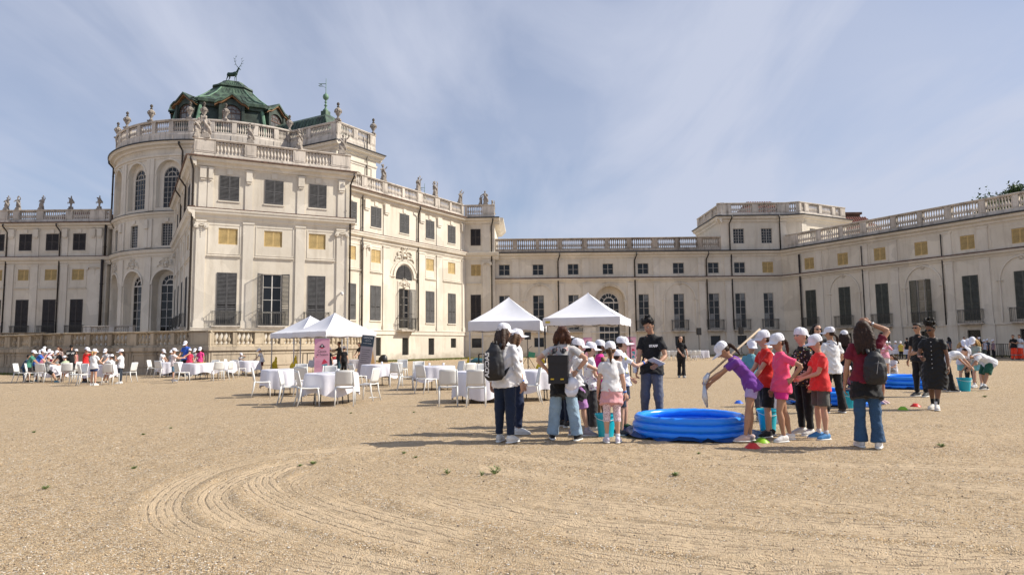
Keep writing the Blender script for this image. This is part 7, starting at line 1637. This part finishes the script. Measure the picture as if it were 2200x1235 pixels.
# right group
K_=person(1607,949,1.46,168,'girl in purple T-shirt and lilac shorts bending toward the pool',G1,hair=('brown','pony'),cap=True,top=('tee',(.17,.045,.30)),bottom=('shorts',(.42,.33,.60),.42),shoes=(.55,.42,.40),lean=35,feet=((-.06,.03),(.06,-.03)),hands=((.0,.42,.52),(.02,.40,.47)),head=(0,25),kid=True,hi=True,w=.93,tone='tan')
Lp=person(1652,938,1.50,186,'boy in red T-shirt and black knee shorts behind the girl in purple',G1,hair=('brown','short'),cap=True,top=('tee',RED),bottom=('shorts',BLK_,1.0),shoes=(.015,.015,.016),hands=((-.08,.2,.52),(.07,.18,.55)),feet=((-.06,.04),(.06,-.05)),kid=True,hi=True,head=(0,8))
M_g=person(1684,948,1.46,184,'girl in pink T-shirt and magenta shorts, hand on hip, long brown ponytail',G1,tone='tan',hair=('brown','pony'),cap=True,top=('tee',(.85,.08,.20)),bottom=('shorts',(.66,.03,.24),.5),shoes=(.72,.70,.68),hands=('hip','down'),elb=(V(-.6,-.9,.1),None),feet=((-.05,.02),(.07,-.1)),kid=True,hi=True,head=(0,10))
N_=person(1733,934,1.53,192,'sturdy boy with backwards cap, black doodle print T-shirt and black track trousers',G1,hair=('dark','short'),cap='back',top=('loose',DOODLE),bottom=('trousers',BLK_),shoes=(.6,.58,.55),hands=('down',(.04,.2,.58)),kid=True,hi=True,w=1.12)
O_=person(1768,943,1.43,186,'boy in coral red T-shirt and grey shorts with blue trainers',G1,hair=('brown','short'),cap=True,top=('loose',(.70,.045,.045)),bottom=('shorts',(.10,.10,.095),.85),shoes=(.05,.22,.5),hands=((-.03,.19,.60),(.05,.2,.60)),elb=(V(-.3,-1,-.3),V(.3,-1,-.3)),kid=True,hi=True,head=(0,14),socks=(.6,.6,.6))
P_=person(1793,887,1.64,98,'woman in white T-shirt and flared black trousers, back to camera',G1,tone='tan',hair=('brown','lowpony'),cap=True,top=('tee',WHITE),bottom=('flare',BLK_),shoes=(.05,.04,.04),hands=((-.10,.10,.56),(.1,.12,.56)),hi=True,head=(-35,0),feet=((-.09,.02),(.1,-.02)))
Q_=person(1763,872,1.74,268,'woman with glasses and long dark hair in black, behind the backwards cap boy',G1,hair=('dark','long'),top=('long',BLK_),bottom=('trousers',BLK_),shoes=(.05,.05,.05),glasses=True)
R_=person(1868,962,1.62,72,'woman with very long brown hair, maroon T-shirt and flared jeans, hand on head',G1,tone='tan',hair=('brown','verylong'),top=('tee',(.16,.012,.03)),bottom=('flare',JEANS),shoes=(.72,.72,.72),hands=('down','head'),waist=BLK_,hi=True,feet=((-.055,.02),(.06,-.03)),wrist=(None,'w'))
backpack(R_,'rounded black leather backpack with a silver zip','' or (.014,.014,.015),'zip',None,.36,.07,.82)
S_=person(2013,880,1.72,226,'woman in black shirt dress with hair piled high and sunglasses, walking',G1,tone='dark',hair=('dark','updo'),top=('dress',fab((.010,.010,.011),'black_satin',.6,.2,30)),bottom=None,shoes=(.70,.66,.60),socks=(.015,.015,.015),shoe_h=.07,hands=('down',(.09,.17,.60)),feet=((-.02,.08),(.045,-.06)),head=(15,16),hi=True,w=1.12,glasses=True)
bt=MB()
for k in range(7): bt.ball((.0,.135+.003*k,1.34-.085*k),.008,6)
part('buttons',bt,PR_W,S_['root'],kind='stuff')
ph=link('phone',(lambda m:(m.box(-.035,.035,-.075,.075,-.005,.005),m.mesh('phone',mat('pale_phone',(.6,.3,.28),.4)))[1])(MB())); ph.matrix_world=Matrix.Translation(S_['root'].location)@S_['root'].rotation_euler.to_matrix().to_4x4()@T(.15,.36,1.06); tag(ph,'phone held by the woman in the black shirt dress','phone')
T_=person(1981,852,1.80,205,'dark haired man in black with sunglasses behind the walking woman',G1,tone='tan',hair=('dark','short'),top=('tee',BLK_),bottom=('trousers',BLK_),shoes=(.03,.03,.03),glasses=True,hands=((-.05,.15,.6),'down'))
G2='children around the farther pools'
person(2117,838,1.48,186,'boy in white T-shirt and dark green shorts stooping over the bucket',G2,tone='tan',hair=('brown','short'),cap='back',top=('loose',WHITE),bottom=('shorts',(.015,.09,.06),.95),shoes=(.015,.015,.016),socks=(.7,.7,.7),lean=72,feet=((-.10,.12),(.12,-.12)),hands=((-.08,.46,.30),(.06,.42,.32)),kid=True,hi=True,w=1.2,head=(0,20))
person(2044,842,1.50,355,'child in white top and black trousers bending right toward the bucket',G2,hair=('brown','short'),cap=True,top=('tee',WHITE),bottom=('flare',BLK_),shoes=(.02,.02,.02),lean=62,hands=((-.05,.42,.36),(.05,.42,.34)),kid=True,head=(0,20))
person(2072,829,1.38,255,'left one of three white capped children bent together behind the bucket',G2,hair=('fair','long'),cap=True,top=('tee',W_),bottom=('shorts',(.2,.5,.5)),shoes=(.5,.5,.5),lean=14,hands=((-.08,.2,.55),(.08,.2,.55)),kid=True,head=(0,25))
person(2087,831,1.42,240,'middle one of three white capped children behind the bucket',G2,hair=('mid','short'),cap=True,top=('tee',(.3,.3,.28)),bottom=('trousers',BLK_),shoes=(.5,.5,.5),lean=18,hands=((-.08,.2,.55),(.08,.2,.5)),kid=True,head=(0,25))
person(2102,833,1.46,215,'fair haired girl, right one of three capped children behind the bucket',G2,hair=('fair','long'),cap=True,top=('tee',(.35,.38,.32)),bottom=('shorts',(.25,.55,.5)),shoes=(.6,.6,.6),socks=(.7,.7,.7),lean=15,hands=((-.08,.2,.5),(.08,.2,.5)),kid=True,head=(0,25))
person(1904,808,1.50,262,'child in pink sweater and white cap with hand at mouth, beyond the pool',G2,hair=('mid','short'),cap=True,top=('long',(.70,.32,.42)),bottom=('shorts',W_),shoes=(.5,.5,.5),hands=((-.03,.14,.80),(.04,.15,.66)),kid=True,head=(0,20))
person(1921,806,1.50,200,'girl with long brown hair sitting on the gravel beyond the pool',G2,hair=('brown','verylong'),top=('tee',(.6,.6,.66)),bottom=('trousers',(.3,.3,.33)),shoes=(.5,.5,.5),hip=.10,feet=((-.1,.30),(.1,.28)),hands=((-.05,.22,.22),(.05,.22,.22)),head=(0,25))
person(1892,867,1.28,300,'girl in navy skirt and pink trainers behind the maroon shirt woman',G2,tone='tan',hair=('brown','pony'),cap=True,top=('tee',W_),bottom=('shorts',(.03,.03,.06)),shoes=(.7,.5,.52),kid=True,feet=((-.06,0),(.08,.05)))
person(1712,876,1.35,20,'crouching child in black top and lilac shorts by the hidden pool',G2,hair=('brown','short'),cap=True,top=('tee',BLK_),bottom=('shorts',(.5,.42,.65)),shoes=(.3,.28,.25),hip=.20,lean=45,feet=((-.07,.12),(.08,.05)),hands=((-.05,.3,.2),(.05,.3,.2)),kid=True)
person(1843,870,1.35,190,'squatting child in jeans beside the second turquoise bucket',G2,tone='tan',hair=('dark','short'),cap=True,top=('tee',(.5,.15,.2)),bottom=('trousers',JEANS),shoes=(.6,.55,.5),hip=.20,lean=35,feet=((-.07,.12),(.08,.05)),hands=((-.05,.3,.25),(.05,.3,.25)),kid=True)
person(1620,905,1.38,268,'child in light blue T-shirt behind the pole, facing the camera',G1,tone='tan',hair=('dark','short'),cap=True,top=('tee',(.12,.32,.40)),bottom=('trousers',(.1,.1,.12)),shoes=(.3,.3,.3),hands=((-.08,.15,.6),(.08,.15,.6)),kid=True,head=(0,15))
person(1660,908,1.40,250,'child in white T-shirt mostly hidden between red and pink shirts',G1,hair=('mid','short'),cap=True,top=('tee',W_),bottom=('trousers',W_),shoes=(.6,.6,.6),kid=True,head=(0,10))
person(1822,868,1.60,60,'woman in black top and white cap behind the flared black trousers',G2,hair=('brown','long'),cap=True,top=('tee',BLK_),bottom=('trousers',BLK_),shoes=(.05,.05,.05))
person(1884,835,1.30,230,'small capped child beside the head of the maroon shirt woman',G2,hair=('brown','short'),cap=True,top=('tee',(.6,.35,.4)),bottom=('trousers',BLK_),shoes=(.3,.3,.3),kid=True,head=(0,15))
person(1873,828,1.25,250,'smallest capped child near the raised elbow',G2,hair=('brown','short'),cap=True,top=('tee',W_),bottom=('trousers',BLK_),shoes=(.3,.3,.3),kid=True,head=(0,15))
person(1852,838,1.32,215,'child in white shirt bent over between two women near the hidden pool',G2,hair=('brown','short'),cap=True,top=('tee',W_),bottom=('trousers',(.05,.06,.09)),shoes=(.4,.4,.4),lean=25,hands=((-.08,.25,.4),(.08,.25,.4)),kid=True,head=(0,20))
person(1866,818,1.38,250,'child in orange shirt beyond the maroon shirt woman',G2,tone='tan',hair=('dark','pony'),cap=True,top=('tee',(.55,.16,.04)),bottom=('shorts',BLK_),shoes=(.5,.5,.5),kid=True,head=(0,20))
person(1937,773,1.36,230,'far capped child in yellow shirt right of the draped table',G2,hair=('brown','short'),cap=True,top=('tee',(.5,.4,.08)),bottom=('trousers',BLK_),shoes=(.1,.1,.1),kid=True)
person(2090,771,1.40,180,'far capped child in white shirt above the bent children',G2,hair=('brown','short'),cap=True,top=('tee',W_),bottom=('trousers',JEANS),shoes=(.1,.1,.1),kid=True)
# the landing net / scoop on a pole
def at_local(info,v): return Matrix.Translation(info['root'].location)@info['root'].rotation_euler.to_matrix().to_4x4()@v
sc_=empty('scoop_pole',(0,0,0),0,'long wooden pole with a foil wrapped scoop held over the pool','scoop'); h0=at_local(K_,K_['WR'][0])
pa=h0+V(-.02,-.03,.07); pb=V(K_['X']+.42,K_['Y']+.5,1.56); m=MB(); m.tube([pa,pb],[.014,.016],10); part('pole',m,mat('pale_wood_pole',(.42,.32,.22),.6,0,.1,20,.2,6),sc_,None,True)
m=MB(); m.tube([pa+V(.02,0,.03),pa+V(-.03,0,-.05),pa+V(-.05,0,-.12)],[.025,.042,.022],8); m.tube([pa+V(-.05,0,-.12),pa+V(-.05,0,-.3),pa+V(-.02,0,-.44)],[(.018,.008),(.042,.012),(.012,.008)],10,side=(1,0,0)); part('scoop',m,mat('crumpled_foil',(.55,.57,.62),.25,.6,.6,30),sc_,None,True)
# background people
person(1465,811,1.68,262,'distant woman in black with sunglasses walking on the open gravel',None,hair=('dark','long'),top=('tee',BLK_),bottom=('flare',BLK_),shoes=(.3,.3,.3),glasses=True,feet=((-.04,.06),(.05,-.05)),hands=('down',(-.0,.16,.56)))
G3='bystanders along the right wing'
far=[(1951,771,1.66,95,'bystander in black T-shirt and jeans right of the draped table',('dark','short'),None,('tee',BLK_),('trousers',JEANS)),(1968,772,1.74,100,'tall bystander in black with a white cap',('dark','short'),True,('tee',BLK_),('trousers',(.02,.03,.07))),
(2041,770,1.68,92,'bystander in grey T-shirt with arms folded behind the back',('dark','long'),None,('tee',(.10,.10,.12)),('trousers',BLK_)),(2074,767,1.72,250,'dark haired bystander whose head shows above the caps',('dark','short'),None,('tee',BLK_),('trousers',BLK_)),
(2107,770,1.64,200,'bystander in black shading the eyes at far right',('dark','short'),True,('tee',BLK_),('trousers',(.05,.05,.06))),(2117,770,1.42,210,'capped child in pale shirt at far right',('brown','short'),True,('tee',(.5,.5,.58)),('trousers',(.1,.12,.1))),(2124,769,1.5,190,'capped youth in dark shirt beside the pale shirt child',('brown','short'),True,('tee',(.06,.07,.09)),('trousers',BLK_)),
(2136,770,1.42,180,'capped child in mauve shirt left of the barriers',('brown','short'),True,('tee',(.25,.17,.2)),('trousers',BLK_)),(1913,771,1.35,250,'far capped child by the left end of the draped table',('brown','short'),True,('tee',(.3,.3,.4)),('shorts',BLK_)),(1926,771,1.38,240,'far capped child next to the draped table',('brown','short'),True,('tee',(.5,.5,.55)),('shorts',NAVYC)),(1860,771,1.6,200,'far bystander seen left of the maroon shirt woman',('brown','short'),True,('tee',(.1,.1,.14)),('trousers',BLK_))]
for px,py,h,f,l,hr_,cp_,tp_,bt_ in far: person(px,py,h,f,l,G3,hair=hr_,cap=cp_,top=tp_,bottom=bt_,shoes=(.05,.05,.05),kid=h<1.5,hands=((-.05,-.08,.5),(.05,-.08,.5)) if 'folded' in l else (('down','head') if 'shading' in l else None))
ORG=mat('orange_red_workwear',(.85,.06,.02),.7,0,.2,40)
for px,f,tp_,l in ((2180,215,BLK_,'rescuer in navy top and bright red trousers, left one of the pair'),(2194,200,(.6,.65,.72),'rescuer in pale blue top and bright red trousers at the photo edge')):
    r=person(px,773,1.76,f,l,'rescuers in red trousers',tone='tan',hair=('dark','short'),top=('tee',tp_),bottom=('wide',ORG),shoes=(.03,.03,.03),hands=((-.05,.14,.68),'down'))
    m=MB(); 
    for kn,s in zip(r['KN'],(-1,1)): m.tube([kn-V(0,0,.12),kn-V(0,0,.19)],.088,12)
    part('reflective_bands',m,mat('reflective_grey',(.25,.2,.2),.4),r['root'],None,True,kind='stuff')
# far left tables
G4='children and helpers around the far left tables'
def P4(px,py,h,f,l,**kw): return person(px,py,h,f,l,G4,kid=h<1.55,**kw)
SH_=lambda *c: ('tee',c); 
P4(62,821,1.38,20,'boy in green T-shirt leaning right over the crowded table',hair=('dark','short'),cap=True,top=SH_(.06,.22,.16),bottom=('shorts',BLK_),shoes=(.02,.02,.02),lean=18,hands=((-.05,.25,.55),(.05,.25,.55)),tone='tan')
P4(78,820,1.46,25,'boy in blue T-shirt leaning over the crowded table',hair=('brown','short'),cap=True,top=SH_(.03,.11,.42),bottom=('shorts',BLK_),shoes=(.2,.3,.35),lean=26,hands=((-.05,.3,.5),(.05,.3,.5)))
P4(52,820,1.2,30,'child in dark blue at the left edge of the crowded table',hair=('dark','short'),top=SH_(.02,.05,.1),bottom=('trousers',JEANS),shoes=(.02,.02,.02),lean=20,tone='tan')
P4(94,806,1.60,270,'taller helper with white cap behind the crowded table',hair=('brown','long'),cap=True,top=SH_(.3,.3,.33),bottom=('trousers',BLK_),shoes=(.1,.1,.1),head=(0,20),hands=((-.1,.2,.55),(.1,.2,.55)))
P4(105,807,1.42,265,'girl in pink at the crowded table',hair=('brown','short'),cap=True,top=SH_(.65,.1,.2),bottom=('trousers',BLK_),shoes=(.1,.1,.1),head=(0,20),hands=((-.1,.2,.55),(.1,.2,.55)))
P4(84,809,1.38,300,'child in dusky cap between the blue and green shirts',hair=('dark','short'),cap=True,top=SH_(.3,.1,.15),bottom=('trousers',BLK_),shoes=(.1,.1,.1),head=(0,20))
P4(100,822,1.25,45,'seated child in camouflage T-shirt on the near side of the crowded table',hair=('brown','short'),cap=True,top=('tee',CAMO),bottom=('shorts',BLK_),shoes=(.05,.25,.35),sit=True,head=(0,15),hands=((-.1,.3,.6),(.1,.3,.6)))
P4(116,809,1.36,255,'child in grey print behind the middle of the crowded table',hair=('mid','short'),cap=True,top=('tee',CAMO),bottom=('trousers',BLK_),shoes=(.1,.1,.1),lean=22,head=(0,20),hands=((-.1,.25,.5),(.1,.25,.5)))
P4(130,810,1.40,230,'child in black T-shirt reaching in at the crowded table',hair=('dark','short'),cap=True,top=SH_(.02,.02,.025),bottom=('trousers',BLK_),shoes=(.1,.1,.1),lean=25,head=(0,20),hands=((-.1,.28,.5),(.1,.28,.5)),tone='tan')
P4(142,820,1.28,165,'child in pale green sitting sideways in the chair at the crowded table',hair=('dark','short'),cap='back',top=SH_(.42,.50,.34),bottom=('shorts',(.3,.1,.1)),shoes=(.3,.25,.2),sit=True,lean=20,head=(0,15),hands=((-.1,.25,.6),(.1,.25,.6)))
P4(124,807,1.60,275,'brown haired helper without cap behind the crowded table',hair=('chestnut','long'),top=SH_(.4,.3,.28),bottom=('trousers',BLK_),shoes=(.1,.1,.1),head=(0,25))
sw=P4(150,810,1.66,115,'staff woman in black T-shirt with long dark hair, back to camera, far left',hair=('dark','lowpony'),top=SH_(.012,.012,.014),bottom=('trousers',BLK_),shoes=(.1,.1,.1))
text('STAFF',.13,PR_W,T(0,-.125,1.22)@Matrix.Rotation(PI/2,4,'X'),sw['root'],bold=.004)
P4(161,807,1.40,200,'child in red print whose cap shows right of the staff woman',hair=('brown','short'),cap=True,top=SH_(.4,.15,.15),bottom=('trousers',BLK_),shoes=(.1,.1,.1))
P4(182,822,1.46,5,'boy in bright red T-shirt with hands at his face',hair=('dark','short'),cap=True,top=SH_(.66,.02,.02),bottom=('trousers',(.08,.02,.02)),shoes=(.02,.02,.02),hands=((-.03,.13,.85),(.04,.13,.85)),head=(0,8),tone='tan')
P4(200,828,1.38,82,'girl with blond ponytail, white T-shirt and navy shorts, back to camera',hair=('fair','pony'),cap=True,top=('tee',WHITE),bottom=('shorts',(.02,.04,.12),.55),shoes=(.7,.7,.7),hands=('down',(.12,.2,.6)))
P4(227,811,1.42,268,'child in white at the far side of the red shirt boy table',hair=('brown','short'),cap=True,top=SH_(.5,.5,.52),bottom=('trousers',BLK_),shoes=(.3,.3,.3),lean=10,head=(0,20),hands=((-.08,.22,.56),(.08,.22,.56)))
P4(240,822,1.30,168,'girl with black braid and white T-shirt seated at the red shirt boy table',hair=('dark','braid'),cap=True,top=('tee',WHITE),bottom=('shorts',(.4,.1,.1)),shoes=(.5,.45,.4),sit=True,lean=10,hands=((-.08,.3,.6),(.08,.3,.6)),tone='tan')
P4(258,824,1.36,190,'girl in white T-shirt and dark patterned leggings drinking',hair=('brown','lowpony'),cap=True,top=('tee',WHITE),bottom=('leggings',(.03,.04,.06)),shoes=(.7,.7,.7),hands=((-.05,.13,.78),(.05,.14,.7)))
P4(347,807,1.36,355,'child in white T-shirt looking down at the terrace wall table',hair=('brown','short'),cap=True,top=('tee',WHITE),bottom=('shorts',(.3,.1,.1)),shoes=(.2,.2,.25),head=(0,20),hands=((-.05,.2,.55),(.05,.2,.55)))
P4(367,808,1.30,260,'child with dark braid behind the boy in jeans shorts',hair=('dark','braid'),cap=True,top=SH_(.4,.4,.42),bottom=('trousers',BLK_),shoes=(.2,.2,.25))
P4(372,819,1.38,25,'boy in pale T-shirt and denim shorts reaching over the table',hair=('mid','short'),cap=True,top=SH_(.72,.62,.62),bottom=('shorts',fab((.12,.22,.32),'faded_denim'),.95),shoes=(.2,.2,.25),hands=((-.05,.28,.74),(.06,.26,.72)))
P4(398,809,1.78,265,'bearded man in blue T-shirt and white cap by the terrace wall',hair=('brown','short'),cap=True,top=SH_(.03,.10,.45),bottom=('trousers',BLK_),shoes=(.1,.1,.1),head=(0,20),hands=((-.1,.18,.58),(.1,.18,.58)),tone='tan')
P4(396,808,1.36,80,'child in teal hooded top, back to camera, before the man in blue',hair=('brown','short'),cap=True,top=('hoodie',(.05,.24,.18)),bottom=('trousers',JEANS),shoes=(.1,.1,.1))
P4(406,809,1.36,110,'child in crimson T-shirt before the man in blue',hair=('brown','short'),cap=True,top=SH_(.55,.04,.10),bottom=('trousers',JEANS),shoes=(.1,.1,.1),hands=((-.1,.15,.8),'down'))
P4(419,806,1.38,265,'long haired girl in white vest behind the yellow tray table',hair=('brown','long'),cap=True,top=SH_(.55,.55,.56),bottom=('trousers',BLK_),shoes=(.05,.05,.05),head=(0,20),hands=((-.08,.2,.56),(.08,.2,.56)))
P4(429,807,1.44,270,'girl in bright pink behind the long haired girl',hair=('brown','long'),cap=True,top=SH_(.75,.06,.25),bottom=('trousers',BLK_),shoes=(.05,.05,.05),head=(0,15))
P4(516,803,1.22,330,'seated child in grey T-shirt resting chin on hand',hair=('mid','short'),cap=True,top=SH_(.38,.40,.44),bottom=('shorts',BLK_),shoes=(.2,.2,.2),sit=True,hands=((-.05,.2,.80),(.1,.3,.62)),head=(0,10))
P4(561,803,1.36,205,'child in white T-shirt and dark red shorts leaning on a table right of the terrace',hair=('brown','short'),cap=True,top=('tee',WHITE),bottom=('shorts',(.1,.01,.015)),shoes=(.1,.1,.1),lean=16,hands=((-.08,.28,.55),(.08,.25,.55)),head=(0,10))
G5='people at the stall under the left gazebo'
def P5(x,y,h,f,l,**kw): return person(0,0,h,f,l,G5,xy=(x,y),kid=h<1.55,**kw)
P5(-9.05,32.6,1.34,60,'child in dark navy dress under the left gazebo',hair=('brown','short'),cap=True,top=('dress',(.02,.02,.04)),bottom=None,shoes=(.3,.3,.3))
P5(-8.75,33.3,1.66,180,'adult in black T-shirt and jeans pointing under the left gazebo',hair=('mid','short'),top=SH_(.03,.03,.03),bottom=('trousers',(.02,.06,.09)),shoes=(.1,.1,.1),hands=((-.1,.26,.72),(.1,.2,.6)),tone='tan')
P5(-8.35,32.7,1.40,85,'capped child in black, back to camera, under the left gazebo',hair=('dark','short'),cap=True,top=SH_(.02,.02,.025),bottom=('trousers',BLK_),shoes=(.4,.4,.4))
P5(-8.0,34.8,1.64,235,'woman with long dark hair and black T-shirt serving at the stall table',hair=('brown','long'),top=SH_(.015,.015,.017),bottom=('trousers',BLK_),shoes=(.1,.1,.1),hands=((-.06,.22,.56),(.08,.22,.56)),head=(0,25),lean=8)
run_jobs()
